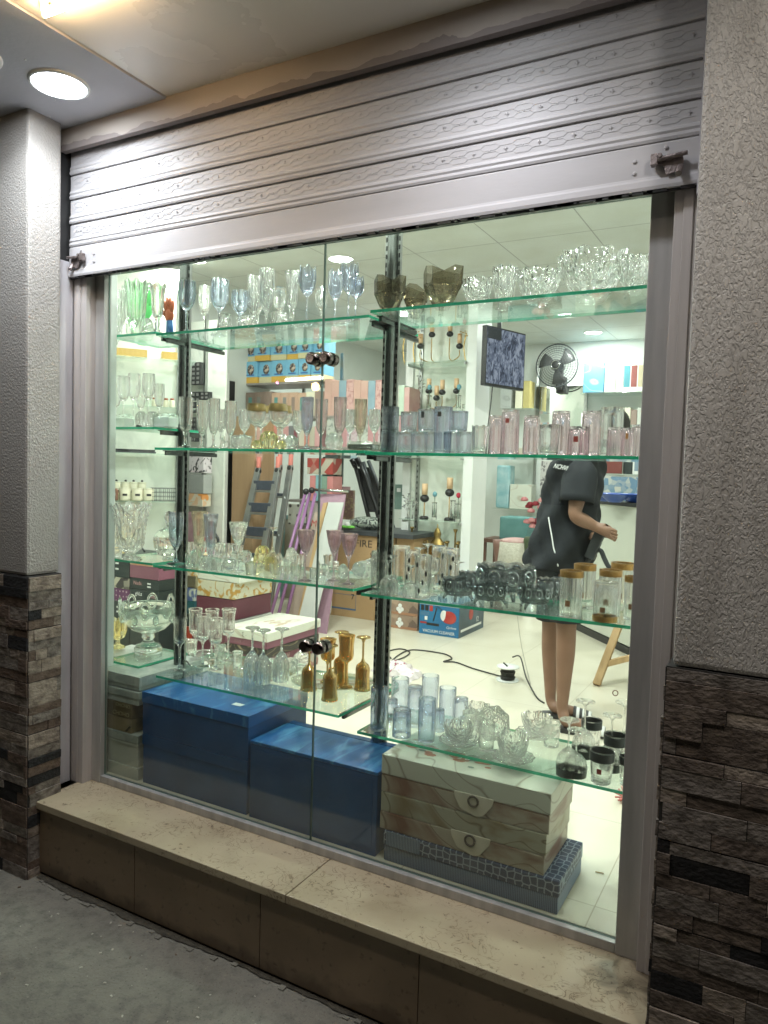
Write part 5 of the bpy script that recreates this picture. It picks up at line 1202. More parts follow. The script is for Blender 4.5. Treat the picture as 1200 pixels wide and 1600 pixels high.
o, w_, h = bx('tan_cupboard','tall tan wooden cupboard side beyond the white door',362,396,650,905,3.22,.3,pm('tan_veneer', (.50,.33,.19), (.44,.28,.16), 5, .5, stretch=(6,6,.5)),'cupboard',z0=.001)
bx('pink_board','pale pink board standing by the cupboard',396,408,652,720,3.24,.03,pm('pale_pink', (.62,.38,.32), None, 5, .5),'board')

# --- rack with blue yellow cartons
YR = 3.62
def X(u, v=650, y=YR): return pt(u, v, y).x
GBK = 'goods on the back left rack'
t = thing('stock_rack', 'steel stock rack with boards against the left back wall', 'rack', (X(450),YR+.15,0)); xo = X(450)
for u in (388, 447, 507): mb = MB(); mb.box((X(u)-xo-.014,.12,0), (X(u)-xo+.014,.14,pt(u,545,YR).z)); mb.build('post', MATS['rail_steel'], t)
RZ = {}
for v, u0, u1, key in ((597,378,506,'a'), (650,382,596,'b'), (698,385,640,'c'), (782,455,508,'d')):
    z = pt((u0+u1)/2, v, YR-.1).z; RZ[key] = z
    MB().box((X(u0)-xo,-.26,z-.02), (X(u1)-xo,.118,z-.0005)).build('board', pm('grey_shelf_board', (.30,.27,.25), (.24,.22,.2), 7, .5), t)
cb = [pm('toy_box_blue', (.22,.50,.68), (.16,.40,.60), 9, .35), pm('toy_box_yellow', (.68,.42,.08), (.62,.36,.06), 6, .35), pm('toy_box_cream', (.66,.60,.36), (.6,.52,.3), 6, .35)]
M_blk = M_black
yb = YR-.1
for row, (vt, vb) in enumerate(((561.5,596), (530,561))):
    us = [381,403,424,447,467,486,505] if row == 0 else [379,400,423,447,467,488,506]
    for k in range(6):
        u0, u1 = us[k], us[k+1]-.7; jit = random.uniform(-1.5, 1.5)
        za = RZ['a']+.0005 if row == 0 else RZ['a']+.0015+pt(440,561.5,yb).z-pt(440,596,yb).z
        zb_ = za+(pt(440,vt,yb).z-pt(440,vb,yb).z)
        xa_, xb2 = X(u0, 575, yb), X(u1, 575, yb); w_ = xb2-xa_
        col = 'yellow' if (k+row) % 2 == 0 else 'cream'
        o = thing('blue_carton', f'sky blue carton with {col} foot band, {words[k]} from the left in the {"lower" if row == 0 else "upper"} row', 'box', ((xa_+xb2)/2, yb+random.uniform(-.02,.02), za), 0, 'sky blue cartons on the stock rack')
        hh = zb_-za; MB().box((-w_/2,0,hh*.28), (w_/2,.18,hh)).build('carton', cb[0], o, .002); MB().box((-w_/2,0,0), (w_/2,.18,hh*.279)).build('foot_band', cb[1] if col == 'yellow' else cb[2], o, .002)
        mb = MB(); mb.lathe([(0,0),(w_*.24,0),(w_*.24,.001),(0,.001)], 16, (w_*.05,-.0015,hh*.62), R=Matrix.Rotation(PI/2,3,'X'), sy=1.25); mb.build('round_print', pm('print_beige', (.55,.45,.36), (.08,.06,.06), 60, .4, sharp=(.45,.52)), o)
        mb = MB(); mb.box((-w_*.3,-.0014,hh*.34), (w_*.3,-.0004,hh*.40)); mb.build('print_bar', pm('print_navy', (.05,.15,.4), None, 9, .4), o)
def row(name, lab, cat, u0, u1, n_, vt, key, y, mats, group, hvar=.06, d=.16, wins=None):
    z = RZ[key]; e = [u0+(u1-u0)*k/n_ for k in range(n_+1)]
    for k in range(n_):
        zt_ = pt((e[k]+e[k+1])/2, vt, y).z*(1)-random.uniform(0, hvar)*.3; mt = mats[k % len(mats)]
        xa_, xb2 = X(e[k], vt+10, y)+.001, X(e[k+1], vt+10, y)-.001
        o = MB().box((-(xb2-xa_)/2,0,0), ((xb2-xa_)/2,d,zt_-z)).build(name, [mt], None, .002); o.location = ((xa_+xb2)/2, y, z+.0005)
        tag(o, lab.format(words[k]), cat, group)
        if wins: patch(o, -(xb2-xa_)*.18, (xb2-xa_)*.22, (zt_-z)*.2, (zt_-z)*.8, wins[k % len(wins)])
C = lambda nm, *c: pm(nm, *c)
M_tp = C('taupe_carton', (.30,.22,.18), (.26,.19,.16)); M_pe = C('peach_carton', (.58,.38,.27), (.52,.34,.25)); M_tl = C('teal_print', (.12,.30,.28), None); M_gp = C('grey_print', (.25,.24,.22), None)
row('flask_box','tall flask box on the rack, {} of nine','box',384,505,9,611,'b',YR-.12,[M_tp,M_tp,M_tp,M_pe,M_pe,M_pe,M_pe,M_cream,M_tp],GBK,wins=[M_tl,M_gp,M_tp])
row('book_box','upright book like box on the middle board, {} of fourteen','box',385,500,14,664,'c',YR-.12,[C('bk_beige',(.48,.44,.35),None),C('bk_pink',(.6,.33,.33),None),C('bk_grey',(.2,.2,.21),None),C('bk_maroon',(.25,.08,.1),None),C('bk_cream',(.6,.55,.45),None),C('bk_coral',(.62,.25,.2),None)],GBK)
row('linen_box','pink or grey bedding box on the upper right of the rack, {} of eight','box',507,598,8,592,'b',YR-.1,[C('bed_pink',(.58,.36,.30),None),C('bed_pink2',(.52,.30,.26),(.6,.4,.33)),C('bed_blue',(.20,.30,.36),(.3,.4,.45)),patm('rose_print','blotch',(.58,.36,.33),(.4,.2,.2),20)],GBK,d=.2)
row('linen_box','patterned bedding box on the lower right of the rack, {} of eight','box',510,640,8,648,'c',YR-.1,[patm('grey_leaf_print','blotch',(.46,.47,.42),(.22,.24,.22),18),C('bed_rose',(.5,.26,.27),None),patm('lilac_print','blotch',(.5,.4,.42),(.35,.2,.24),18)],GBK,d=.2)
row('bedding_bag','pastel zipped bag at the far end of the rack, {} of five','bag',598,640,5,602,'b',YR-.1,[C('mint_bag',(.50,.60,.48),None),C('pinkbag',(.6,.4,.36),(.5,.25,.25)),C('whitebag',(.6,.58,.5),None)],GBK,d=.2)
row('paint_tin','pastel tin on the low board, {} of four','tin',484,520,4,742,'d',YR-.12,[C('tin_pink',(.62,.25,.24),None),C('tin_blue',(.25,.45,.48),None),C('tin_green',(.22,.33,.26),None)],GBK)
bx('toy_crate','pale wooden crate holding small red goods behind the ladders',480,520,716,741,YR-.12,.15,patm('crate_red','cells',(.45,.42,.34),(.35,.06,.05),9,.5),'crate',GBK)
bx('framed_picture','picture with dark flowers in pale frame below the tins',450,478,788,820,YR-.2,.03,patm('flower_picture','dots',(.06,.05,.05),(.5,.5,.44),12),'picture',GBK)
bx('framed_picture','small grey framed picture beside the flower picture',480,500,786,820,YR-.2,.03,C('grey_art',(.35,.3,.29),(.45,.4,.38)),'picture',GBK)
o = thing('room_divider','pale blue framed panel standing by the purple rack','panel',tuple(pt(462,905,3.9)));o.location.z = 0
zt_ = pt(462,806,3.9).z; a = .19; M_pb = C('pale_blue_paint',(.30,.50,.52),None)
for q in (((-a,0,0),(-a+.035,.03,zt_)), ((a-.035,0,0),(a,.03,zt_)), ((-a+.036,0,zt_-.04),(a-.036,.03,zt_))): MB().box(*q).build('frame', M_pb, o)
MB().box((-a+.036,.01,.0), (a-.036,.02,zt_-.041)).build('infill', patm('panel_infill','stripes',(.40,.36,.28),(.5,.48,.42),40), o)

# --- step ladders
M_lad = pm('ladder_aluminium', (.50,.51,.50), (.38,.39,.39), 12, .35, .9); M_stp = pm('ladder_tread', (.06,.075,.10), (.09,.10,.13), 30, .5); M_pnk = pm('coral_plastic_wrap', (.75,.25,.20), (.65,.22,.2), 12, .3)
def ladder(label, L0, L1, R0, R1, steps, y0, y1, wide):
    """L0, L1: top and lower picture points of the left side rail; R the right one"""
    a, b_ = pt(*L0, y0), pt(*L1, y1); c, d = pt(*R0, y0), pt(*R1, y1)
    def down(p, q): k = p.z/(p.z-q.z); return p+(q-p)*k
    b2, d2 = down(a, b_), down(c, d); t = thing('step_ladder', label, 'ladder', ((b2+d2)/2).xyz); O = Vector(t.location)
    for p, q in ((a, b2), (c, d2)): mb = MB(); mb.bar(p-O, q-O+Vector((0,0,.002)), .028, .055, (1,0,0)); mb.build('side_rail', M_lad, t, .003)
    for k in steps:
        p = a+(b2-a)*k; q = c+(d2-c)*k; mb = MB(); mb.bar(p-O, q-O, .012, wide, (0,-.25,1)); mb.build('tread', M_stp, t, .002)
        mb = MB(); off = Vector((0,-.02,-wide*.62)); mb.bar(p-O+off, q-O+off, .02, .018, (0,0,1)); mb.build('tread_edge', M_lad, t)
    for p in (a, c):
        mb = MB(); mb.tube([p-O+Vector((0,0,.0)), p-O+Vector((.004,0,.10))], .022, 10); mb.build('top_cap', M_pnk, t, .003)
        mb = MB(); mb.ball(p-O+Vector((0,-.005,-.03)), .034, 10, 7, sy=.7); mb.build('hinge', M_black, t)
    return t
ladder('aluminium step ladder with wide dark treads and coral caps', (404,731), (374,860), (434,731), (412,860), (.12,.27,.43,.60,.78), 3.18, 2.95, .085)
ladder('narrower aluminium ladder leaning behind the first, coral caps', (437,727), (417,860), (454,727), (434,860), (.2,.45,.7), 3.3, 3.1, .03)
# --- purple drying rack
M_pur = pm('purple_paint', (.34,.17,.34), (.29,.14,.30), 6, .35)
def down(p, q, z=.0): k = (p.z-z)/(p.z-q.z); return p+(q-p)*k
t = thing('folding_rack', 'folded purple metal rack leaning before the ladders', 'rack', (pt(465,900,3.1).x,3.1,0)); O = Vector(t.location)
for (u, v, u2, v2) in ((477,772,452,860), (484,771,461,860), (493,771,472,860)):
    a = pt(u,v,3.25); b_ = down(a, pt(u2,v2,3.05)); mb = MB(); mb.tube([a-O, b_-O], .014, 10); mb.build('leg', M_pur, t)
a = pt(485,765,3.25); b_ = pt(545,768,3.3); mb = MB(); mb.tube([a-O, b_-O], .013, 10); mb.build('cross_bar', M_chrome, t)
mb = MB(); mb.ball(pt(478,768,3.25)-O, .028, 12, 8); mb.ball(pt(487,766,3.22)-O, .028, 12, 8); mb.build('joint', M_black, t)
a = pt(500,772,3.3)-O; b_ = pt(540,772,3.3)-O; c = down(pt(500,772,3.3), pt(492,830,3.15))-O; d = down(pt(540,772,3.3), pt(532,830,3.15))-O
mb = MB(); mb.add([a,b_,d,c]+[q+Vector((0,.012,0)) for q in (a,b_,d,c)], [(0,1,2,3),(7,6,5,4),(0,4,5,1),(1,5,6,2),(2,6,7,3),(3,7,4,0)], False); mb.build('cloth_panel', pm('mauve_cloth', (.34,.20,.27), (.40,.25,.31), 20, .7), t)
def lean(name, label, cat, pts, y, th, mat):
    P_ = [pt(u, v, yy) for (u, v), yy in zip(pts, y)]; b_ = down(P_[0], P_[3]); c_ = down(P_[1], P_[2]); O = (b_+c_)/2; Q = [P_[0]-O, P_[1]-O, c_-O, b_-O]
    mb = MB(); mb.add(Q+[q+Vector((0,th,0)) for q in Q], [(0,1,2,3),(7,6,5,4),(0,4,5,1),(1,5,6,2),(2,6,7,3),(3,7,4,0)], False); o = mb.build(name, mat); o.location = O; return tag(o, label, cat)
lean('white_board','plain grey white board leaning on the cardboard box','board',[(513,785),(537,785),(528,822),(503,824)],[3.02,3.02,2.95,2.95],.01,pm('board_grey_white', (.56,.57,.54), None, 5, .5))
lean('wood_plank','narrow raw wood plank leaning beside the white board','plank',[(505,786),(511,785),(492,868),(486,870)],[3.04,3.04,2.98,2.98],.02,M_wood)
o = lean('lettered_board','beige board with red letters behind the plank','board',[(492,800),(505,799),(490,860),(476,862)],[3.1,3.1,3.06,3.06],.01,pm('board_beige', (.5,.4,.33), None, 5, .5))
p = pt(490,818,3.08)-Vector(o.location); text('MY', .075, (p.x+.03,p.y-.012,p.z), FRONT, pm('print_red', (.4,.04,.04), None, 9, .5), o, shear=.2)
# --- big cardboard box
M_card = pm('cardboard', (.50,.33,.17), (.45,.29,.15), 5, .7, 0, .04, 50)
x0, x1 = pt(500,900,3.45).x, pt(612,900,3.45).x
t = box_at('cardboard_box','large brown cardboard box printed FIRE','box',x0,x1,3.45,3.95,.001,.735,M_card); hw = (x1-x0)/2; O = Vector(t.location)
M_ink = pm('print_ink', (.035,.03,.03), None, 9, .6)
p = pt(568,850,3.45); text('FIRE', .088, (p.x-O.x,-.2515,p.z-.001), FRONT, M_ink, t, sx=1.1)
p = pt(551,933,3.45); text('7', .07, (p.x-O.x,-.2515,p.z-.001), FRONT, M_ink, t); p = pt(580,868,3.45); text('S', .06, (p.x-O.x,-.2515,p.z-.001), FRONT, M_ink, t)
M_bink = pm('print_blue_ink', (.08,.16,.30), None, 9, .6)
a = pt(513,925,3.45); b_ = pt(556,952,3.45)
for q in ((a.x,b_.x,a.z-.004,a.z), (a.x,a.x+.004,b_.z,a.z), (b_.x-.004,b_.x,b_.z,a.z), (a.x,b_.x,b_.z-.014,b_.z)): patch(t, q[0]-O.x, q[1]-O.x, q[2]-.001, q[3]-.001, M_bink, y=-.2515)
o = MB().tube(bez([(0,0,.0), (.012,-.004,.10), (-.006,-.004,.2), (.015,-.004,.30)], 6), .004, 6).build('rope_end', M_whitel); p = pt(516,958,3.43); o.location = (p.x,3.43,.012); tag(o, 'short white cord hanging on the big cardboard box', 'cord')
x2 = pt(645,900,3.50).x
t2 = box_at('cardboard_box','second brown cardboard box standing right of the FIRE box','box',x1+.012,x2,3.50,3.92,.001,.735,M_card); patch(t2, -.06, .04, .24, .32, M_bink, y=-.2115); text('0', .06, (-.02,-.2115,.40), FRONT, M_ink, t2)
o = box_at('black_table_top','black flat board lying on the two cardboard boxes','board',x0-.04,x2+.03,3.42,4.05,.737,.775,M_dkgrey,bevel=.004)
p = pt(575,806,3.6); o = thing('wrapped_bundle','black and white goods wrapped in clear plastic on the black board','bundle',(p.x,3.62,.777)); mb = MB(); rnd = random.Random(3)
mb.ball((0,0,.055), .055, 14, 8, sx=3.2, sy=1.6, smooth=False); mb.build('cloth', patm('camouflage','blotch',(.5,.5,.47),(.04,.04,.05),22,.5), o)
mb = MB(); mb.ball((0,0,.058), .058, 16, 10, sx=3.4, sy=1.7, smooth=False); mb.build('plastic_wrap', M_wrap, o)
p = pt(543,812,3.5); o = thing('green_flower','lime green and white plastic flower lying on the black board','flower',(p.x,3.5,.777)); mb = MB()
for k in range(7): a = k*.9; mb.ball((math.cos(a)*.045, math.sin(a)*.03, .02), .022, 8, 5, sx=1.6, sz=.6)
mb.build('petals', pm('lime_plastic', (.25,.75,.12), None, 9, .4), o); mb = MB(); mb.ball((0,0,.035), .03, 10, 6); mb.build('bud', M_white, o)
# trolleys / folded chairs behind
for k, (a_, b_, c_) in enumerate((((553,722),(560,745),(574,800)), ((561,720),(572,748),(590,798)))):
    t = thing('folded_pushchair', f'folded black framed pushchair, {"left" if k == 0 else "right"} of two behind the cardboard box', 'pushchair', (pt(*c_,4.08).x,4.08,0)); O = Vector(t.location)
    pts = [pt(*a_,4.15)-O, pt(*b_,4.12)-O, pt(*c_,4.1)-O]; q = down(pt(*b_,4.12), pt(*c_,4.1))-O; mb = MB(); mb.tube(pts[:2]+[q], .02, 10); mb.build('tube', M_black, t)
    mb = MB(); mb.tube([p_+Vector((.09,.03,.0)) for p_ in pts[:2]]+[q+Vector((.09,.03,0))], .02, 10); mb.build('tube', M_dkgrey, t)
    mb = MB(); mb.add([pts[0]+Vector((0,.01,-.06)), pts[0]+Vector((.09,.03,-.06)), pts[2]+Vector((.09,.03,0)), pts[2]+Vector((0,.01,0))]+[pts[0]+Vector((0,.02,-.06)), pts[0]+Vector((.09,.04,-.06)), pts[2]+Vector((.09,.04,0)), pts[2]+Vector((0,.02,0))], [(0,1,2,3),(7,6,5,4),(0,4,5,1),(1,5,6,2),(2,6,7,3),(3,7,4,0)], False); mb.build('fabric_seat', M_black, t)
    mb = MB(); mb.tube([pts[0]+Vector((-.015,-.02,.03)), pts[0]+Vector((.02,0,-.05))], .026, 8); mb.build('grip', M_black, t)
o, w_, h = bx('grey_tray','dark grey rounded plastic tray standing upright',503,535,714,757,4.2,.03,pm('grey_green_plastic', (.12,.14,.135), None, 6, .35),'tray',bevel=.012)
mb = MB(); mb.torus((0,-.004,h*.5), min(w_,h)*.36, .006, 20, 6, Matrix.Rotation(PI/2,3,'X')); mb.torus((0,-.004,h*.5), min(w_,h)*.2, .005, 20, 6, Matrix.Rotation(PI/2,3,'X')); mb.build('ridge', pm('grey_green_light', (.22,.25,.24), None, 6, .3), o)
o, w_, h = bx('green_folder','grey green folder with small white label',613,636,757,796,3.98,.03,pm('grey_green_card', (.20,.30,.26), None, 6, .5),'folder'); patch(o,-w_*.2,w_*.05,h*.7,h*.85,M_whitel)
bx('leaning_picture','brown picture frame leaning behind the white board',536,552,766,812,4.1,.03,patm('ornate_print','blotch',(.30,.18,.16),(.45,.36,.22),20),'picture')
bx('mauve_suitcase','dusty mauve suitcase behind the white board',510,535,760,785,4.15,.15,pm('mauve_case', (.25,.12,.14), (.3,.2,.2), 30, .5),'suitcase')
bx('light_blue_box','pale blue boxed goods near the seam behind the rack',508,548,703,716,4.2,.12,pm('pale_blue_box', (.35,.46,.5), None, 9, .5),'box')

# --- marble wall bay with glass shelves
YM = 3.9
t = thing('marble_wall_bay', 'white marbled wall bay with slotted rails and four glass shelves', 'shelving', (-.27,YM,0)); xo = -.27
M_vein = patm('white_green_marble','blotch',(.74,.76,.68),(.58,.63,.55),1.6,.25)
MB().box((-.585-xo,.0,0), (.028-xo,.10,2.8)).build('back_panel', M_vein, t); MB().box((-.66-xo,-.03,0), (-.587-xo,.10,2.8)).build('side_post', M_white, t)
for u in (655, 741):
    xx = pt(u,700,YM).x-xo; mb = MB(); mb.box((xx-.016,-.02,.05), (xx+.016,-.0005,2.7)); r_ = mb.build('rail', MATS['rail_steel'], t); mb = MB(); z = .1
    while z < 2.65: mb.box((xx-.005,-.0215,z), (xx+.005,-.0205,z+.02)); z += .05
    s_ = mb.build('slots', M_slot, r_); s_['kind'] = 'stuff'
MZ = [pt(690,566,3.68).z, pt(690,642,3.68).z, pt(690,713,3.68).z, pt(690,813,3.68).z, pt(690,902,3.68).z]
for z in MZ:
    MB().box((pt(628,700,3.62).x-xo,-.30,z-.008), (.02-xo,-.022,z)).build('glass_shelf', S_shelf, t)
    for u in (655, 741): xx = pt(u,700,YM).x-xo; MB().box((xx-.006,-.28,z-.03), (xx+.006,-.021,z-.009)).build('bracket', MATS['rail_steel'], t)
GM = 'ornaments in the marbled bay'
def holder(label, u, lev, hs, y=3.72, tall=True, candle=True):
    z = MZ[lev]; p = pt(u, 700, y); t = thing('candle_holder_stand', label, 'candle holder', (p.x,y,z+.0005), 0, GM)
    mb = MB(); mb.lathe([(0,0),(.04,0),(.042,.012),(.03,.025),(0,.025)], 20); mb.build('foot', M_black, t)
    mb = MB(); mb.tube([(0,0,.0255), (0,0,hs)], .006, 8); mb.build('stem', M_wood, t); mb = MB(); mb.ball((0,0,hs+.035), .040, 18, 12, sz=.85); mb.build('globe', M_black, t)
    if candle: mb = MB(); mb.lathe([(0,hs+.068),(.026,hs+.068),(.026,hs+.165),(.018,hs+.165),(.018,hs+.15),(0,hs+.15)], 20); mb.build('candle', pm('candle_peach', (.72,.50,.30), (.66,.44,.26), 9, .5), t)
hh = lambda u, v, lev, y=3.72: pt(u, v, y).z-MZ[lev]-.035
holder('black globe candle holder, lower one on the third bay shelf', 666, 3, hh(666,779,3)); holder('black globe candle holder, taller one on the third bay shelf', 705, 3, hh(705,770,3))
def arms(label, u, lev, pts_uv, y=3.72):
    z = MZ[lev]; p = pt(u, 700, y); t = thing('curved_candle_holder', label, 'candle holder', (p.x,y,z+.0005), 0, GM); O = Vector(t.location)
    mb = MB(); mb.tube([(-.07,0,.004), (.07,0,.004)], .004, 8); mb.build('foot', M_brass, t)
    for (uu, vv, cn) in pts_uv:
        g = pt(uu, vv, y)-O; mb = MB(); s_ = -1 if g.x < 0 else 1
        mb.tube(bez([(s_*.02,0,.004), (g.x*.5-s_*.02,0,.012), (g.x*.98,0,.05), (g.x,0,g.z-.03)], 8), .0045, 8); mb.build('arm', M_brass, t)
        mb = MB(); mb.ball(g, .030, 16, 10, sz=.8); mb.build('globe', M_black, t)
        if cn: mb = MB(); mb.lathe([(0,g.z+.025),(.02,g.z+.025),(.02,g.z+.105),(.013,g.z+.105),(.013,g.z+.09),(0,g.z+.09)], 16, (g.x,0,0)); mb.build('candle', MATS['candle_peach'], t)
arms('curved brass holder with two black globes, left on the top bay shelf', 672, 0, ((657,541,True), (675,523,True)))
arms('curved brass holder with two black globes, right on the top bay shelf', 700, 0, ((703,522,True), (718,541,True)))
arms('low curved holder with globes on the second bay shelf', 688, 1, ((670,611,True), (682,622,True), (691,613,True), (713,611,True)))
def twig(label, u, lev, vtop, y=3.70, mat=G_crystal):
    z = MZ[lev]; p = pt(u, 700, y); h = pt(u, vtop, y).z-z; t = MB(); rnd = random.Random(int(u*7+lev)); t.tube([(0,0,0), (0,0,h)], .005, 6); t.lathe([(0,0),(.022,0),(.02,.006),(0,.008)], 14)
    for k in range(9):
        a = rnd.uniform(0, 2*PI); zz = h*rnd.uniform(.4, 1); e = (.05*math.cos(a), .04*math.sin(a), zz+.02); t.tube([(0,0,zz-.02), e], .003, 5)
        t.lathe([(0,-.008),(.017,0),(0,.008)], 6, e, smooth=False)
    o = t.build('crystal_flower_stick', mat); o.location = (p.x,y,z+.0005); tag(o, label, 'ornament', GM)
twig('clear crystal branch ornament on the second bay shelf', 651, 1, 590); twig('clear crystal branch ornament, left end of the third bay shelf', 640, 3, 775); twig('second clear crystal branch ornament on the third bay shelf', 648, 3, 782)
def tubevase(label, u, lev, vtop, head=None, w_=.022, y=3.70):
    z = MZ[lev]; p = pt(u, 700, y); h = pt(u, vtop, y).z-z; t = thing('tube_vase', label, 'vase', (p.x,y,z+.0005), 0, GM); mb = MB(); mb.lathe([(0,0),(w_,0),(w_,.01),(w_*.9,h*.9),(w_*1.15,h),(w_*1.0,h),(w_*.75,h*.9),(w_*.8,.02),(0,.02)], 18); mb.build('glass', G_clear, t)
    if head:
        mb = MB(); mb.tube([(0,0,.025), (0,0,h+.05)], .003, 6); mb.build('stem', pm('dark_green', (.03,.09,.04), None, 9, .6), t); mb = MB(); mb.ball((0,0,h+.07), .020, 10, 7, sz=1.2); mb.build('flower_head', head, t)
tubevase('tube vase with pale blue flower on the third bay shelf', 682, 3, 785, pm('blue_petal', (.16,.36,.42), None, 9, .6)); tubevase('tube vase with red flower on the third bay shelf', 719, 3, 787, pm('red_petal', (.5,.03,.06), None, 9, .6)); tubevase('plain tube vase left of the red flower', 711, 3, 782)
tubevase('trumpet tube vase on the second bay shelf', 738, 1, 608); tubevase('small plain vase on the second bay shelf', 724, 1, 632)
tubevase('tube vase with pale blue head, second bay shelf', 668, 1, 618, MATS['blue_petal']); tubevase('second tube vase with pale blue head, second bay shelf', 714, 1, 618, MATS['blue_petal'])
for k in range(8):
    u = 640+14*k; p = pt(u, 700, 3.70); o = MB(); o.lathe([(0,0),(.02,0),(.022,.04),(.018,.042),(.015,.01),(0,.008)], 12); q = o.build('tealight_glass', G_clear if k != 3 else M_black); q.location = (p.x,3.70,MZ[2]+.0005); tag(q, f'small tealight glass, {words[k]} from the left on the middle bay shelf', 'tealight glass', 'tealight glasses in the marbled bay')
o, w_, h = bx('gold_edge_tray','narrow gold edged tray under the tealight glasses',668,706,710.5,712.5,3.64,.04,M_gold,'tray',z0=MZ[2]+.0005,z1=MZ[2]+.008)
# gold flowers hanging in curls over the top bay shelf
for k, (u, v) in enumerate(((634,520), (650,524), (729,520))):
    t = thing('gold_flower_spray', f'gold and crystal flower spray, {words[k]} from the left in the top of the bay', 'ornament', tuple(pt(u, v+44, 3.72)), 0, GM); z = MZ[0]; t.location = (t.location.x,3.70,z+.0005); h = pt(u, v, 3.7).z-z; mb = MB(); mb.tube(bez([(0,0,0), (-.02,0,h*.5), (0,0,h)], 6), .004, 6); mb.build('stem', M_gold, t)
    mb = MB(); rnd = random.Random(k)
    for j in range(12): mb.lathe([(0,-.005),(.014,0),(0,.005)], 6, (rnd.uniform(-.07,.07), rnd.uniform(-.02,.02), h+rnd.uniform(-.03,.03)), smooth=False)
    mb.build('petals', M_gold if k else G_yellow, t)
# brass candelabra and clock on the lowest bay shelf
def candelabra(label, u, vtop, y=3.70):
    z = MZ[4]; p = pt(u, 850, y); h = pt(u, vtop, y).z-z; t = thing('brass_candelabra', label, 'candelabra', (p.x,y,z+.0005), 0, GM)
    mb = MB(); mb.lathe([(0,0),(.035,0),(.03,.015),(.012,.03),(.022,h*.15),(.03,h*.22),(.010,h*.30),(.018,h*.38),(.008,h*.45),(.007,h*.92),(.018,h*.97),(.02,h),(0,h*.98)], 16); mb.build('column', M_brass, t)
    for k in range(5):
        a = 2*PI*k/5+.2; d = Vector((math.cos(a), math.sin(a)*.6, 0)); mb = MB(); mb.tube(bez([d*.005+Vector((0,0,h*.55)), d*.04+Vector((0,0,h*.46)), d*.085+Vector((0,0,h*.55)), d*.088+Vector((0,0,h*.68))], 6), .005, 7); mb.lathe([(0,0),(.016,.01),(.018,.028),(0,.02)], 12, d*.088+Vector((0,0,h*.68))); mb.build('arm', M_brass, t)
candelabra('brass candelabra with five arms, left in the marbled bay', 643, 823); candelabra('brass candelabra with five arms, right in the marbled bay', 711, 827)
z = MZ[4]; p = pt(683, 850, 3.70); t = thing('mantel_clock','ornate brass mantel clock between the candelabra','clock',(p.x,3.70,z+.0005),0,GM); h = pt(683,819,3.7).z-z; mb = MB()
mb.lathe([(0,0),(.085,0),(.09,.02),(.07,.04),(.085,h*.3),(.09,h*.5),(.06,h*.66),(.03,h*.74),(.036,h*.82),(.02,h*.9),(.005,h*.94),(.004,h),(0,h)], 20, sy=.55); mb.build('case', M_brass, t)
mb = MB()
for s_ in (-1, 1):
    for k in range(3): mb.torus((s_*(.07+.012*k),-.03,h*(.3+.17*k)), .02, .005, 12, 6, Matrix.Rotation(PI/2,3,'X'))
mb.build('scroll', M_brass, t); mb = MB(); mb.lathe([(0,0),(.042,0),(.042,.006),(0,.008)], 24, (0,-.046,h*.42), R=Matrix.Rotation(PI/2,3,'X')); mb.build('dial', M_gold, t)

# --- column with television
t = thing('wall_column', 'white square column with beige skirting beside the marbled bay', 'column', (.062,3.82,0))
MB().box((-.042,-.16,.10), (.042,.16,2.8)).build('shaft', M_white, t); MB().box((-.044,-.167,0), (.050,.165,.099)).build('skirting', pm('beige_skirting', (.50,.43,.30), None, 5, .4), t)
a = pt(759,555,3.42); b_ = pt(820,566,3.90); c = (a+b_)/2; wv = math.hypot(b_.x-a.x, b_.y-a.y); rz = math.atan2(b_.y-a.y, b_.x-a.x)
t = thing('television','flat black television hung from the ceiling beside the column, showing a grey blue picture','television',(c.x,c.y,c.z),rz); hh_ = (pt(759,507,3.42).z-pt(758,601,3.42).z)/2
MB().box((-wv/2,0,-hh_), (wv/2,.045,hh_)).build('casing', M_black, t, .004)
m, n, l, b = nmat('screen_picture'); tc = n.new('ShaderNodeTexCoord'); mp = n.new('ShaderNodeMapping'); mp.inputs['Scale'].default_value = (14,14,7); l.new(tc.outputs['Object'], mp.inputs[0])
nz = n.new('ShaderNodeTexNoise'); nz.inputs['Scale'].default_value = 2; nz.inputs['Detail'].default_value = 7; nz.inputs['Distortion'].default_value = 1.5; l.new(mp.outputs[0], nz.inputs[0]); cr = ramp_(nz.outputs[0], [(.38, (.03,.04,.08)), (.5, (.15,.18,.28)), (.62, (.36,.40,.52))])
l.new(cr.outputs[0], b.inputs['Emission Color']); b.inputs['Emission Strength'].default_value = .8; b.inputs['Base Color'].default_value = (.01,.01,.01,1); b.inputs['Roughness'].default_value = .2
MB().box((-wv/2+.012,-.002,-hh_+.02), (wv/2-.010,-.0005,hh_-.012)).build('screen', m, t)
MB().box((-wv/2+.014,-.0035,hh_-.10), (-.07,-.0022,hh_-.014)).build('caption_block', pm('screen_dark', (.04,.045,.06), None, 9, .3), t)
mb = MB(); mb.box((-.03,.046,-.05), (.03,.085,.10)); mb.tube([(0,.08,.06), (0,.08,2.79-c.z)], .018, 10); mb.build('ceiling_mount', M_dkgrey, t)
mb = MB(); mb.tube(bez([(-.12,.03,-hh_), (-.13,.03,-hh_-.12), (-.15,.04,-hh_-.35)], 8), .005, 6); mb.build('cable', M_black, t)

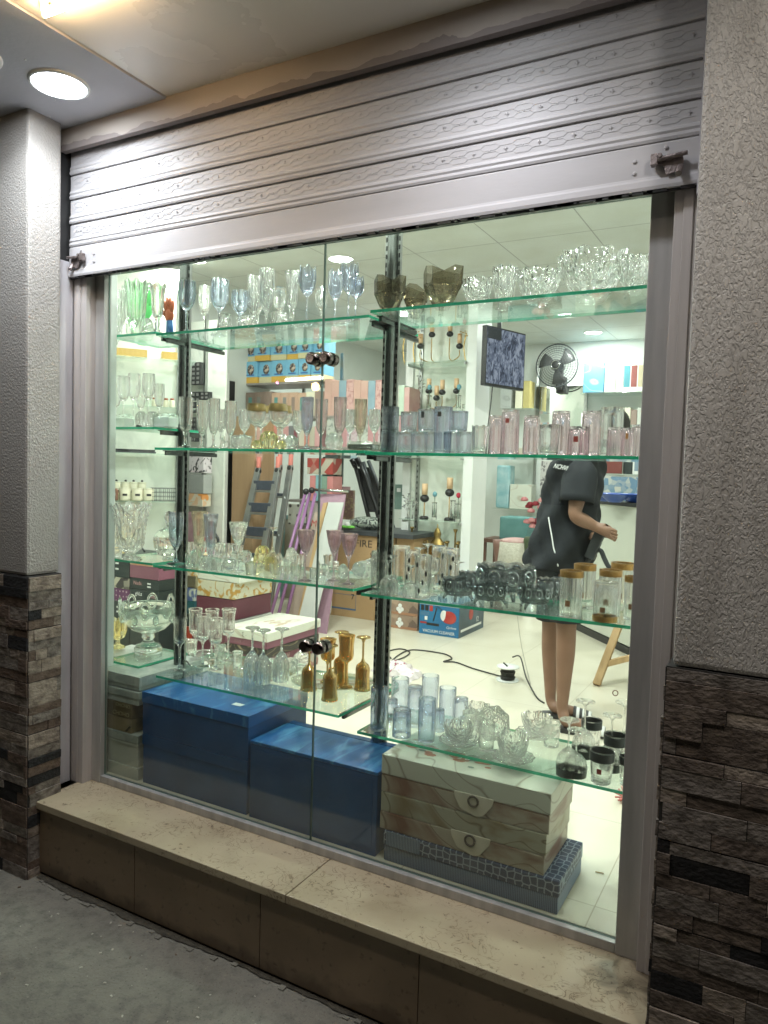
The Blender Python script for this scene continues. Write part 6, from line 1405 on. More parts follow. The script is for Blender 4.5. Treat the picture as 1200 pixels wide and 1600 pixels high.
# --- wall fan
YB = 6.19; p = pt(870, 571, YB-.28); t = thing('wall_fan','black wall fan with round wire guard on the back wall','fan',(p.x,YB-.28,p.z)); R0 = 33/FOC*((p-CAM).dot(_f))
MX = Matrix.Rotation(PI/2, 3, 'X'); mb = MB()
for k in range(9): rr = R0*(.16+.84*k/8); mb.torus((0,-.05*math.cos(rr/R0*PI/2),0), rr, .0026 if k < 8 else .008, 40, 5, MX)
for k in range(40):
    a = 2*PI*k/40; pts = [(math.cos(a+.25*j/6)*R0*(.12+.88*j/6), -.05*math.cos((.12+.88*j/6)*PI/2), math.sin(a+.25*j/6)*R0*(.12+.88*j/6)) for j in range(7)]; mb.tube(pts, .0014, 4, caps=False)
g = mb.build('wire_guard', M_dkgrey, t); g['kind'] = 'stuff' if False else 'thing'
del g['kind']
for k in range(3):
    mb = MB(); vs = []
    for j in range(7):
        a = 2*PI*k/3+.9*j/6
        for rr, yy in ((.2, .02), (.55, .03), (.88, .035)): vs.append((math.cos(a+rr*.3)*R0*rr, yy-.03*j/6, math.sin(a+rr*.3)*R0*rr))
    mb.add(vs, [(j*3+i, j*3+i+1, (j+1)*3+i+1, (j+1)*3+i) for j in range(6) for i in range(2)], True)
    o = mb.build('blade', pm('fan_blade', (.12,.12,.12), None, 9, .3), t); sd = o.modifiers.new('thick','SOLIDIFY'); sd.thickness = .003
mb = MB(); mb.lathe([(0,-.062),(.04,-.058),(.055,-.045),(.05,-.03),(0,-.03)], 20, R=Matrix.Rotation(-PI/2,3,'X')@Matrix.Diagonal((1,1,1))); mb.build('hub', M_black, t)
mb = MB(); mb.tube([(0,.04,0), (0,.16,0)], [.06,.045], 16); mb.build('motor', M_dkgrey, t); mb = MB(); mb.torus((0,-.055,0), .045, .005, 20, 6, MX); mb.build('badge_ring', M_chrome, t)
mb = MB(); mb.box((-.035,.10,-.25), (.035,.17,-.02)); mb.box((-.05,.171,-.28), (.05,.275,-.1)); mb.build('control_stem', M_black, t, .01); mb = MB(); mb.lathe([(0,0),(.016,0),(.016,.008),(0,.008)], 14, (0,.099,-.2), R=MX); mb.build('dial', M_dkgrey, t)

# --- back wall goods right of the column
YG = 5.85; GW = 'goods along the back wall'
t = thing('back_wall_shelving','steel rails with glass shelves along the back wall','shelving',(.6,6.18,0)); RB = {}
for u in (832, 908, 1006): xx = pt(u,700,YG+.2).x-.6; mb = MB(); mb.box((xx-.014,-.03,.9), (xx+.014,-.002,pt(u,568,YG+.2).z)); mb.build('rail', MATS['rail_steel'], t)
for key, v, u0, u1 in (('a',613,907,1010), ('b',664,905,1010), ('c',740,905,1010), ('d',638,797,834), ('e',715,770,834), ('f',795,770,846)):
    z = pt((u0+u1)/2, v, YG).z; RB[key] = z; MB().box((pt(u0,v,YG).x-.6,-.36,z-.008), (pt(u1,v,YG).x-.6,-.031,z)).build('glass_shelf', S_shelf, t)
def bw(name, lab, cat, u0, u1, vt, key, mat, y=YG, d=.18, win=None, bevel=.002):
    z = RB[key]; o, w_, h = bx(name, lab, u0, u1, vt, vt+10, y, d, mat, cat, GW, z0=z+.0005, z1=pt((u0+u1)/2, vt, y).z, bevel=bevel)
    if win: patch(o, -w_*.3, w_*.3, h*.2, h*.8, win)
    return o
bw('teal_bag','teal and blue bag goods on the high back shelf','bag',912,945,566,'a',patm('teal_folds','swirl',(.10,.28,.42),(.32,.45,.52),9),bevel=.01); bw('white_set_box','white box with beige side, high back shelf','box',946,963,564,'a',M_wht); bw('white_set_box','narrow white box, high back shelf','box',964,975,563,'a',M_white)
o = bw('towel_box','white framed box with blue, red and beige stripes at the frame','box',976,1008,560,'a',M_white)
for k, cc in enumerate(((.10,.30,.36), (.30,.10,.09), (.55,.48,.33))): patch(o, -.10+.07*k, -.04+.07*k, .05, .27, pm(f'towel_{k}', cc, None, 12, .8))
for k in range(6): bw('small_gift_box', f'small boxed gift on the lower back shelf, {words[k]} from the left', 'box', 946+10*k, 955.3+10*k, 640-3*(k % 2), 'b', [M_wht,M_pe,M_mar,M_cream,M_tp,M_wht][k])
for k in range(4): bw('dark_bottle_box', f'dark slim object behind the pink tumblers, {words[k]} from the left', 'box', 908+9*k, 914+9*k, 645, 'b', M_black if k % 2 else M_white)
for k in range(7): bw('tableware_box', f'white or grey box above the blue bowls, {words[k]} from the left', 'box', 905+14*k, 918+14*k, 716+3*(k % 3), 'c', [M_wht,M_tp,M_white,M_mpanel,M_wht,M_dark,M_white][k], win=[None,M_whitel,M_bpl,None,M_tp,None,M_bpl][k])
o = bw('red_garland','brown red scalloped hanging trim above the counter','trim',938,972,717,'c',pm('brown_red_cloth', (.20,.05,.04), None, 9, .7), y=YG-.05, d=.02)
bw('framed_art','pale framed art behind the television','picture',783,800,583,'d',patm('grey_art2','swirl',(.4,.42,.4),(.3,.32,.3),9)); bw('yellow_box','yellow green box standing behind the television','box',818,828,595,'d',pm('olive_yellow', (.5,.42,.16), None, 7, .5)); bw('cream_box_tall','cream tall box beside the yellow green one','box',806,817,598,'d',M_cream)
bw('lace_box','beige lace printed box by the column','box',790,828,718-18,'e',patm('lace_print','swirl',(.52,.46,.38),(.42,.32,.26),22)) 
bw('vein_box','white veined box on the shelf behind the bouquet','box',797,830,757,'f',M_lidw); bw('clear_pillow','transparent bag with turquoise fabric by the column','bag',776,797,727,'f',pm('turquoise_bag', (.22,.42,.46), (.42,.58,.6), 9, .25, sharp=(.35,.65)),bevel=.02)
bw('peach_lamp_box','grey patterned box beside the column','box',845,862,720,'f',patm('tree_print','blotch',(.5,.48,.46),(.15,.14,.14),10))
o, w_, h = bx('teal_sheet_bag','teal bed sheet bag on the low bench',780,824,808,838,YG-.5,.3,pm('teal_cloth', (.10,.24,.24), (.14,.30,.29), 9, .6),'bag',GW,z0=.62,bevel=.02)
t = thing('bench','low brown bench holding the bed sheet bag','bench',(pt(800,850,YG-.5).x,YG-.35,0),0,GW)
MB().box((-.33,-.2,.58), (.33,.2,.619)).build('seat', pm('dark_brown_wood', (.16,.08,.055), (.11,.055,.04), 5, .5), t)
for sx_ in (-1, 1):
    for sy_ in (-1, 1): MB().box((sx_*.30-.02,sy_*.17-.02,0), (sx_*.30+.02,sy_*.17+.02,.579)).build('leg', MATS['dark_brown_wood'], t)
p = pt(806, 868, 4.7); t = thing('knit_basket','white woven round basket with pink cloth on top','basket',(p.x,4.7,0.0),0,GW); zt_ = pt(806,846,4.7).z
mb = MB(); mb.lathe([(0,.30),(.17,.30),(.19,.33),(.185,zt_),(.17,zt_),(.17,.34),(0,.34)], 28); mb.build('weave', pm('woven_white', (.58,.55,.46), (.45,.42,.34), 40, .8, 0, .5, 80), t)
mb = MB(); mb.ball((0,0,zt_), .165, 18, 8, sz=.22); mb.build('cloth', pm('pink_cloth', (.48,.24,.24), (.55,.4,.36), 14, .8), t)
for k in range(4): a = PI/4+k*PI/2; MB().tube([(math.cos(a)*.15,math.sin(a)*.15,0), (math.cos(a)*.15,math.sin(a)*.15,.299)], .014, 8).build('leg', MATS['dark_brown_wood'], t)
t = thing('table_lamp_foot','turned brown candle pillar beside the basket','pillar candlestick',(pt(778,870,4.6).x,4.6,0),0,GW); zz_ = pt(778,843,4.6).z; mb = MB(); mb.lathe([(0,0),(.07,0),(.05,.1),(.03,.2),(.05,zz_*.6),(.025,zz_*.7),(.05,zz_*.9),(.055,zz_),(0,zz_)], 18); mb.build('turned_post', pm('rose_brown', (.30,.16,.13), None, 7, .4), t)
p = pt(831, 818, 4.6); t = thing('rose_bouquet','bouquet of pink and red artificial roses beside the person','bouquet',(p.x,4.6,.45),0,GW); rnd = random.Random(5); zc = pt(831,801,4.6).z-.45
mb = MB(); mb.lathe([(0,0),(.05,0),(.07,zc*.5),(.06,zc*.55),(0,zc*.5)], 16); mb.build('wrap', pm('dark_leaf_wrap', (.05,.08,.04), (.10,.12,.06), 20, .6), t)
for k in range(15):
    c = Vector((rnd.uniform(-.085,.085), rnd.uniform(-.05,.05), zc+rnd.uniform(-.13,.13))); mb = MB()
    for j in range(3): mb.lathe([(0,0),(.012+.009*j,.004),(.020+.007*j,.018),(.016+.007*j,.03)], 9, c+Vector((0,0,-.006*j)), smooth=True, fn=lambda t_, r, z, i: (r*(1+.12*math.cos(5*t_)), z))
    mb.build('rose', [pm('rose_pink', (.60,.20,.22), (.7,.32,.32), 20, .6), pm('rose_red', (.35,.03,.05), (.25,.03,.04), 20, .6)][k % 3 == 0 and 1 or 0], t)
MB().lathe([(0,-.45),(.12,-.45),(.12,-.44),(.03,-.42),(.03,-.001),(0,-.001)], 16).build('stand', M_white, t)
# large framed things
o = thing('wall_mirror','framed mirror on the back wall under the fan','mirror',(pt(878,640,6.16).x,6.165,pt(878,640,6.16).z)); hw = .24; hz = .24
MB().box((-hw,0,-hz), (hw,.012,hz)).build('mirror_glass', pm('mirror_silver', (.8,.82,.78), None, 5, .03, 1, rvar=0), o)
for q in (((-hw-.02,-.01,-hz-.02),(-hw-.0005,.02,hz+.02)), ((hw+.0005,-.01,-hz-.02),(hw+.02,.02,hz+.02)), ((-hw,-.01,hz+.0005),(hw,.02,hz+.02)), ((-hw,-.01,-hz-.02),(hw,.02,-hz-.0005))): MB().box(*q).build('frame', M_chrome, o)
# counter: white front, black rubber edge
A = Vector((.70,4.42,0)); Bc = Vector((1.72,3.20,0)); d = (Bc-A); L = d.length; rz = math.atan2(d.y, d.x)
t = thing('white_counter','white fronted counter with black edges behind the person','counter',tuple(A),rz); zc = pt(985,787,3.35).z
MB().box((0.0,.0,.06), (L-.22,.03,zc-.03)).build('front_panel', pm('counter_white', (.60,.62,.53), (.56,.58,.50), 4, .35), t, .004)
MB().box((0,.031,.0), (L+.5,.55,zc-.031)).build('carcass', M_dkgrey, t); MB().box((-.02,-.02,zc-.03), (L+.5,.57,zc)).build('worktop', M_black, t, .003); MB().box((L-.21,-.005,.0), (L-.12,.03,zc-.031)).build('black_post', M_black, t)
MB().box((L-.11,.0,.06), (L+.5,.03,zc-.031)).build('side_panel', MATS['counter_white'], t); MB().box((0,-.006,.0), (L-.22,.029,.055)).build('black_plinth', M_black, t)
MBt = MB(); MBt.tube(bez([(.0,-.012,zc*.55), (-.01,-.014,.3), (.02,-.014,.12), (.10,-.014,.04), (.3,-.014,.03)], 8), .008, 8); MBt.build('rubber_seal', M_black, t)
for k, u in enumerate((947, 968, 992)):
    p = pt(u, 778, 3.55); mb = MB(); mb.lathe([(0,0),(.045,0),(.06,.015),(.11,.055),(.125,.06),(.12,.066),(.105,.062),(.055,.022),(0,.015)], 32); o = mb.build('blue_bowl', pm('cobalt_plastic', (.02,.06,.30), (.025,.08,.36), 8, .3)); o.location = (p.x-.02, 3.62 if k != 1 else 3.48, zc+.0005+(.0 if k != 1 else 0)); tag(o, f'cobalt blue bowl on the counter, {words[k]} from the left', 'bowl', 'blue bowls on the counter')
o, w_, h = bx('glass_set_box','box of blue printed glasses at the back of the counter',938,1004,745,766,3.95,.15,patm('glasses_print','cells',(.5,.5,.44),(.14,.24,.34),24),'box',z0=zc+.0005)
# wooden trestle
t = thing('wooden_trestle','raw wooden trestle leg with cross bar at the right frame','trestle',(pt(932,1070,2.55).x,2.57,0)); O = Vector(t.location)
a = pt(966,980,2.75)-O; b_ = pt(932,1066,2.57)-O; b_.z = 0.001
mb = MB(); mb.bar(b_, a+(a-b_)*.9, .045, .06, (0,1,0)); mb.build('leg', M_wood, t, .003); mb = MB(); mb.bar(pt(948,1037,2.64)-O, pt(1030,1016,2.64)-O, .05, .035, (0,0,1)); mb.build('cross_bar', M_wood, t, .003)
mb = MB(); q = Vector((.55,.05,0)); mb.bar(b_+q, a+(a-b_)*.9+Vector((.25,.05,0)), .045, .06, (0,1,0)); mb.build('leg', M_wood, t, .003)
# carton pair and vacuum carton on the floor
M_coff = patm('kitchen_photo','cells',(.46,.33,.24),(.16,.11,.09),13,.4)
x0, x1 = pt(603,975,3.30).x, pt(652,975,3.30).x; z1 = pt(628,961,3.30).z
for k in range(2):
    b = box_at('kitchenware_box',f'beige kitchenware photo box, {"lower" if k == 0 else "upper"} of two on the floor','box',x0,x1,3.30,3.62,.001+k*(z1+.001),(k+1)*(z1),M_coff,None,'kitchenware boxes on the floor'); hw = (x1-x0)/2
    MB().box((-hw,-.1615,0.0), (hw,-.1603,.022)).build('copper_band', pm('copper_band', (.42,.22,.13), None, 8, .35), b)
    mb = MB()
    for dx, dz in ((-.035,.045), (.0,.045), (-.018,.075), (-.018,.025)): mb.ball((dx,-.161,dz), .018, 10, 6, sy=.06)
    mb.build('cup_print', M_whitel, b)
x0 = pt(655,970,3.25).x; x1 = pt(717,975,3.25).x; zt_ = pt(686,941,3.25).z; hw = (x1-x0)/2
t = box_at('vacuum_cleaner_box','blue printed vacuum cleaner carton standing on the floor','box',x0,x1,3.25,3.78,.001,zt_,pm('vac_blue', (.03,.22,.42), (.02,.13,.29), 2.2, .35)); D = .265; yy = -D-.0012
MB().box((-hw,-D-.0012,zt_-.03), (hw,-D-.0002,zt_-.002)).build('top_label', pm('pale_grey_label', (.55,.6,.58), None, 9, .4), t)
text('VACUUM CLEANER', .034, (.0,yy,.028), FRONT, M_whitel, t, sx=.95); text('Cyclone', .026, (hw*.62,yy-.0006,.075), FRONT, M_whitel, t, shear=.3)
M_vr = pm('print_vac_red', (.38,.03,.03), (.5,.08,.06), 14, .35); rv = Matrix.Rotation(PI/2,3,'X')
mb = MB(); mb.ball((hw*.50,yy,.155), .052, 18, 8, sx=1.25, sy=.02); mb.build('vacuum_print', M_vr, t); mb = MB(); mb.ball((hw*.25,yy,.165), .034, 16, 8, sx=.9, sy=.03, sz=1.3); mb.build('handle_print', M_whitel, t)
mb = MB(); mb.tube(bez([(hw*.15,yy,.21), (-hw*.1,yy,.235), (-hw*.25,yy,.225)], 6), .009, 6, flat=.1); mb.tube([(-hw*.12,yy,.22), (-hw*.28,yy,.115)], .005, 6); mb.box((-hw*.62,yy-.0004,.075), (hw*.02,yy+.0004,.095)); mb.build('hose_print', M_black, t)
for k in range(3): patch(t, -hw*.93+k*hw*.22, -hw*.76+k*hw*.22, .19, .235, M_black if k != 2 else M_vr, y=yy)
patch(t, -hw*.95, -hw*.62, .085, .10, M_vr, y=yy); patch(t, -hw*.72, -hw*.58, .115, .145, M_whitel, y=yy)
for k in range(4): patch(t, -hw*.95, -hw*.5, .155+k*.007, .157+k*.007, M_bpl, y=yy)
MB().box((hw+.0002,-D,.0), (hw+.0012,D,zt_)).build('side_print', pm('vac_side', (.07,.12,.16), (.03,.05,.07), 7, .4), t); MB().box((hw+.0014,-D*.85,.04), (hw+.002,D*.8,.06)).build('side_bar', M_whitel, t)
text('12', .06, (hw+.0014,D*.45,.095), RIGHT, M_whitel, t); mb = MB(); mb.ball((hw+.0015,-.02,.16), .05, 16, 8, sx=.02, sy=.9); mb.build('side_vacuum_print', M_vr, t)
# clear sacks behind the footed bowls
p = pt(790, 935, 4.75); t = thing('clear_goods_bag','clear bag of white and pink goods on the floor beside the column','bag',(.62,4.75,0)); mb = MB(); mb.ball((0,0,.17), .17, 18, 12, sx=1.0, sy=.9, smooth=False); mb.build('goods', pm('mixed_goods', (.42,.36,.32), (.10,.08,.08), 14, .5, sharp=(.42,.55)), t); mb = MB(); mb.ball((0,0,.18), .18, 18, 12, sx=1.03, sy=.95, smooth=False); mb.build('plastic_wrap', M_wrap, t)

# --- floor clutter
def floor(u, v, dz=.0): p = at(u, v, z=0); p.z = dz; return p
M_cab = pm('black_cable', (.03,.028,.025), None, 9, .5)
mb = MB(); mb.tube(bez([floor(*q, .006) for q in ((611,1030),(605,1020),(625,1015),(640,1020),(632,1028),(612,1034),(640,1017),(690,1022),(706,1030),(693,1035),(712,1036),(740,1046),(782,1058))], 8), .0048, 8); tag(mb.build('floor_cable', M_cab), 'black cable looping over the tiled floor to the reel', 'cable')
mb = MB(); q = [floor(800,1050,.10), floor(812,1050,.10), floor(822,1066,.03), floor(838,1090,.006), floor(850,1100,.006)]; mb.tube(bez(q, 8), .0048, 8); tag(mb.build('floor_cable', M_cab), 'black cable running from the reel to the feet of the person', 'cable')
c = floor(793,1063); t = thing('cable_reel','white flanged reel wound with black cable on the floor','cable reel',(c.x,c.y,0))
mb = MB(); mb.lathe([(0,0),(.072,0),(.072,.006),(0,.006)], 36); mb.build('flange', M_white, t); mb = MB(); mb.lathe([(0,.085),(.072,.085),(.072,.091),(0,.091)], 36); mb.build('flange', M_white, t)
mb = MB()
for k in range(7): mb.torus((0,0,.013+.0108*k), .040+.004*math.sin(k*2.1), .0056, 28, 7)
mb.lathe([(0,.0065),(.036,.0065),(.036,.0845),(0,.0845)], 20); mb.build('cable_winding', M_cab, t); mb = MB(); mb.tube([(0,-.01,.092), (-.025,-.02,.115)], .005, 7); mb.build('cable_end', M_cab, t)
mb = MB(); mb.tube(bez([floor(808,960,.004), floor(815,1010,.004), floor(829,1070,.004)], 8), .0022, 5); tag(mb.build('thin_grey_cord', pm('grey_cord', (.42,.40,.34), None, 9, .6)), 'thin pale cord lying on the tiles left of the legs', 'cord')
# crumpled bag
c = floor(626,1048); t = thing('crumpled_bag','crumpled white plastic bag with dark red printing on the floor','bag',(c.x,c.y,0)); mb = MB(); rnd = random.Random(8); nx, ny = 16, 9; vs = []
for j in range(ny):
    for i in range(nx):
        e = math.sin(PI*i/(nx-1))*math.sin(PI*j/(ny-1)); vs.append((-.16+.34*i/(nx-1)+rnd.uniform(-.01,.01)+.0, -.12+.22*j/(ny-1)+rnd.uniform(-.01,.01)-.10*i/(nx-1), .003+e*.055+rnd.uniform(0,.03)*(e > .02)))
mb.add(vs, [(j*nx+i, j*nx+i+1, (j+1)*nx+i+1, (j+1)*nx+i) for j in range(ny-1) for i in range(nx-1)], False)
o = mb.build('film', pm('printed_film', (.66,.60,.60), (.30,.08,.12), 26, .25, sharp=(.56,.62))); o.parent = t; sd = o.modifiers.new('thick','SOLIDIFY'); sd.thickness = .0015
# striped mat
t = box_at('floor_mat','maroon and black mat with thin white stripes on the floor','mat',.62,1.08,.42,.80,.001,.012,M_mar,rot=-.25,bevel=.003)
for k in range(5): MB().box((-.10+.045*k,-.188,.0112), (-.093+.045*k,.188,.0124)).build('white_stripe', M_whitel, t)
MB().box((.10,-.188,.0112), (.225,.188,.0122)).build('dark_end', M_dkgrey, t)
c = floor(973,1253); o = MB(); rnd = random.Random(2)
for k in range(40): a = rnd.uniform(0, 2*PI); e = rnd.uniform(.02,.05); o.tube([(0,0,.02), (math.cos(a)*e, math.sin(a)*e, rnd.uniform(.005,.05))], .004, 5)
q = o.build('pink_duster', pm('pink_fibre', (.62,.18,.16), (.7,.3,.26), 30, .8)); q.location = (c.x+.015,c.y,0); tag(q, 'fuzzy pink duster on the floor at the right frame', 'duster')
c = floor(936,1365); o = MB(); o.tube([(-.012,0,.003), (.014,.004,.003)], .0018, 6); q = o.build('loose_screw', M_brass); q.location = (c.x,c.y,0); tag(q, 'loose screw on the floor tile beside the printed boxes', 'screw')
o = MB(); o.torus((0,0,0), .015, .003, 24, 6); c = floor(961,1092,.05); q = o.build('brown_ring', pm('brown_plastic_ring', (.2,.1,.06), None, 9, .4)); q.location = (c.x,c.y,.035); q.rotation_euler = (1.3,.2,.3); tag(q, 'small brown ring standing on the floor by the upturned glasses', 'ring')
# rubber gloves standing behind the tall vases
def glove(name, label, u, v0, v1, y, cols, tilt, shelf='1L'):
    zt = SH[shelf][4]; p = pt(u, v1, y); h = pt(u, v0, y).z-zt; t = thing(name, label, 'glove', (p.x,y,zt+.001), 0); t.rotation_euler = (0,tilt,.2)
    mb = MB(); mb.lathe([(0,0),(.022,0),(.018,h*.3),(.016,h*.48),(.0,h*.48)], 14, sy=.6); mb.build('cuff', cols[0], t)
    mb = MB(); mb.ball((0,0,h*.6), h*.15, 12, 8, sx=.75, sy=.4, sz=1.1)
    for k, (dx, L) in enumerate(((-.018,.28), (-.006,.36), (.006,.34), (.017,.26))): mb.tube([(dx*.7,0,h*.66), (dx*1.2,0,h*(.68+L*.55)), (dx*1.3,0,h*(.68+L*.85))], [h*.045,h*.04,h*.025], 8)
    mb.tube([(-.012,0,h*.58), (-.034,0,h*.68), (-.040,0,h*.76)], [h*.05,h*.042,h*.028], 8); mb.build('hand', cols[1], t)
glove('green_glove','bright green rubber glove behind the flared vase',222,448,518,.36,(pm('glove_green', (.10,.70,.16), None, 9, .4),)*2,.15)
glove('two_tone_glove','orange glove with blue cuff near the left post',266,463,518,.36,(pm('glove_blue', (.03,.16,.42), None, 9, .4), pm('glove_orange', (.55,.14,.06), None, 9, .4)),-.05)

# ================================================================== PERSON
def skin(name, chains, mats, parent=None, sub=2, root=None, flat=None):
    """chains of (point, radius) that share points by position; grown by the Skin modifier into one surface"""
    pts = []; rad = []; idx = {}; es = set()
    for ch in chains:
        prev = None
        for p, r in ch:
            k = tuple(round(c_, 4) for c_ in p)
            if k not in idx: idx[k] = len(pts); pts.append(Vector(p)); rad.append(r)
            i = idx[k]
            if prev is not None and prev != i: es.add((prev, i))
            prev = i
    me = bpy.data.meshes.new(name); me.from_pydata(pts, list(es), []); me.update()
    o = bpy.data.objects.new(name, me); COL.objects.link(o)
    md = o.modifiers.new('skin', 'SKIN'); md.use_smooth_shade = True
    ri = idx[tuple(round(c_, 4) for c_ in (root or chains[0][0][0]))]
    for i, sv in enumerate(me.skin_vertices[0].data):
        r = rad[i]; sv.radius = r if isinstance(r, tuple) else (r, r); sv.use_root = (i == ri)
    ss = o.modifiers.new('sub', 'SUBSURF'); ss.levels = sub; ss.render_levels = sub
    dg = bpy.context.evaluated_depsgraph_get(); m2 = bpy.data.meshes.new_from_object(o.evaluated_get(dg))
    bpy.data.objects.remove(o); m2.materials.clear()
    for mm in (mats if isinstance(mats, list) else [mats]): m2.materials.append(mm)
    for p in m2.polygons: p.use_smooth = True
    q = bpy.data.objects.new(name, m2); COL.objects.link(q)
    if parent: q.parent = parent
    return q
PY = 1.75; PO = Vector((1.40, PY, 0))
t = thing('person', 'person in black T-shirt and dark shorts bending over a black hand tool', 'person', tuple(PO))
def L(u, v, y): return at(u, v, y=y)-PO
M_skin = pm('skin', (.27,.145,.092), (.22,.115,.072), 9, .5, 0, .03, 120)
M_hair = pm('black_hair', (.012,.010,.009), (.03,.025,.02), 40, .5, 0, .6, 120)
M_shirt = pm('black_cotton', (.007,.009,.012), (.013,.016,.020), 7, .85, 0, .8, 7)
M_short = pm('dark_grey_cotton', (.028,.033,.038), (.02,.023,.027), 9, .85, 0, .3, 14)
pel = L(872, 885, 1.76)
def V3(*a): return Vector(a)
# joints
hipN = L(884, 905, 1.68); hipF = L(866, 905, 1.86)
knN = L(885, 985, 1.665); knF = L(861, 982, 1.86); cvN = L(884, 1015, 1.665); cvF = L(860, 1010, 1.87)
anN = at(878, 1108, y=1.64)-PO; anF = at(860, 1096, y=1.83)-PO
waist = L(884, 830, 1.76); chest = L(900, 765, 1.76); nb = L(918, 716, 1.76); neck = L(930, 700, 1.76)
head = L(950, 672, 1.75)
shN = L(912, 728, 1.63); elN = L(897, 806, 1.565); wrN = L(931, 823, 1.60); haN = L(944, 829, 1.60)
shF = L(915, 728, 1.89); elF = L(908, 815, 1.90); wrF = L(921, 838, 1.75); haF = L(933, 846, 1.70)
def foot(an, heel, toe):
    h = at(*heel, z=.03)-PO; tt = at(*toe, z=.02)-PO; m_ = h.lerp(tt, .5)+V3(0,0,.022)
    return h, m_, tt
hN, mN, tN = foot(anN, (870,1132), (946,1146)); hF, mF, tF = foot(anF, (853,1110), (925,1122))
ch = [[(pel,.105),(waist,.095),(chest,.115),(nb,.07),(neck,.048),(head+V3(-.03,0,-.06),.05)],
      [(pel,.105),(hipN,.08),(knN.lerp(hipN,.5),.068),(knN,.052),(cvN,.054),(cvN.lerp(anN,.55),.040),(anN,.030),(hN.lerp(mN,.35)+V3(0,0,.012),.034),(mN,.032),(tN.lerp(mN,.25),.024)],
      [(pel,.105),(hipF,.08),(knF.lerp(hipF,.5),.068),(knF,.052),(cvF,.054),(cvF.lerp(anF,.55),.040),(anF,.030),(hF.lerp(mF,.35)+V3(0,0,.012),.034),(mF,.032),(tF.lerp(mF,.25),.024)],
      [(chest,.115),(shN,.052),(shN.lerp(elN,.5),.046),(elN,.040),(elN.lerp(wrN,.35),.042),(wrN.lerp(elN,.2),.030),(wrN,.026)],
      [(chest,.115),(shF,.052),(shF.lerp(elF,.5),.046),(elF,.040),(elF.lerp(wrF,.35),.040),(wrF,.027)]]
def hand(wr, ha, side, ch):
    """palm of a few points, four unequal fingers curled round the tool and a thumb from the palm's side"""
    d = (ha-wr).normalized(); up = V3(0,0,1); sd = d.cross(up).normalized()
    p1 = wr+d*.030; p2 = wr+d*.062; ch.append([(wr,.026),(p1,(.030)),(p2,.026)])
    for k, (of, Lk) in enumerate(((.024,.030),(.008,.034),(-.008,.032),(-.022,.026))):
        b_ = p2+up*of*.9+d*.016; e1 = b_+d*Lk*.6+sd*side*.006; e2 = e1+d*Lk*.15+sd*side*Lk*.7-up*.006; e3 = e2-d*Lk*.55+sd*side*.010-up*.004
        ch.append([(p2,.026),(b_,.0105),(e1,.0100),(e2,.0092),(e3,.0078)])
    tb = p1+up*.022+d*.01; ch.append([(p1,.030),(tb+sd*side*.014,.0125),(tb+sd*side*.034+d*.022,.0105),(tb+sd*side*.040+d*.042-up*.01,.0088)])
hand(wrN, haN, -1, ch); hand(wrF, haF, 1, ch)
body = skin('body', ch, M_skin, t, 2, root=pel)
# head: skull, jaw, nose, eyes, mouth, ears, joined to the neck; tilted forward
hd = (head-neck).normalized(); RH = Matrix.Rotation(.75, 3, 'Y')   # chin towards +x and down
mb = MB(); nh, kh = 28, 20; vs = []
for i in range(kh+1):
    th = PI*i/kh
    for k in range(nh):
        a = 2*PI*k/nh; x, y, z = math.sin(th)*math.cos(a), math.sin(th)*math.sin(a), -math.cos(th)
        fx = x*.092; fy = y*.074; fz = z*.112
        if z < -.1: s_ = 1-.30*min(1, (-z-.1)/.9); fy *= s_; fx *= (s_ if x < 0 else 1-.10*(-z))
        if x > .6: fx -= .006*(1-abs(y))
        nose = math.exp(-((y/.20)**2+((z+.12)/.22)**2)) if x > 0 else 0; fx += .024*nose
        eye = sum(math.exp(-(((y-s2*.40)/.16)**2+((z-.06)/.12)**2)) for s2 in (-1, 1)) if x > 0 else 0; fx -= .010*eye
        lip = math.exp(-((y/.3)**2+((z+.46)/.08)**2)) if x > 0 else 0; fx += .006*lip
        vs.append(RH @ V3(fx, fy, fz)+head)
fs = [(i*nh+k, i*nh+(k+1) % nh, (i+1)*nh+(k+1) % nh, (i+1)*nh+k) for i in range(kh) for k in range(nh)]
mb.add(vs, fs, True)
for s_ in (-1, 1): mb.ball(RH @ V3(-.005, s_*.074, -.01)+head, .030, 12, 8, sx=.55, sy=.35, sz=1.0, R=None)
bm = bmesh.new(); bm.from_mesh(body.data); hm = mb.mesh('h', M_skin, 0); bm.from_mesh(hm); bm.to_mesh(body.data); bm.free()
for p in body.data.polygons: p.use_smooth = True
for s_ in (-1, 1): mb = MB(); mb.ball(RH @ V3(.080, s_*.030, .006)+head, .010, 10, 7); mb.build('eye', M_black, t)
vs = []; 
for i in range(kh//2-1, kh+1):
    th = PI*i/kh
    for k in range(nh):
        a = 2*PI*k/nh; x, y, z = math.sin(th)*math.cos(a), math.sin(th)*math.sin(a), -math.cos(th)
        e = 1.10+.03*math.sin(9*a+i); zz = z
        if x > .45 and z < .45: e = .95
        vs.append(RH @ V3(x*.092*e-.006, y*.074*e, zz*.112*(1.10 if zz > 0 else 1.0))+head)
nr = kh+1-(kh//2-1)
mb = MB(); mb.add(vs, [(i*nh+k, i*nh+(k+1) % nh, (i+1)*nh+(k+1) % nh, (i+1)*nh+k) for i in range(nr-1) for k in range(nh)], True); mb.ball(RH @ V3(-.045,0,-.01)+head, .068, 16, 10, sx=.8, sy=1.05, sz=1.15); mb.build('hair', M_hair, t)
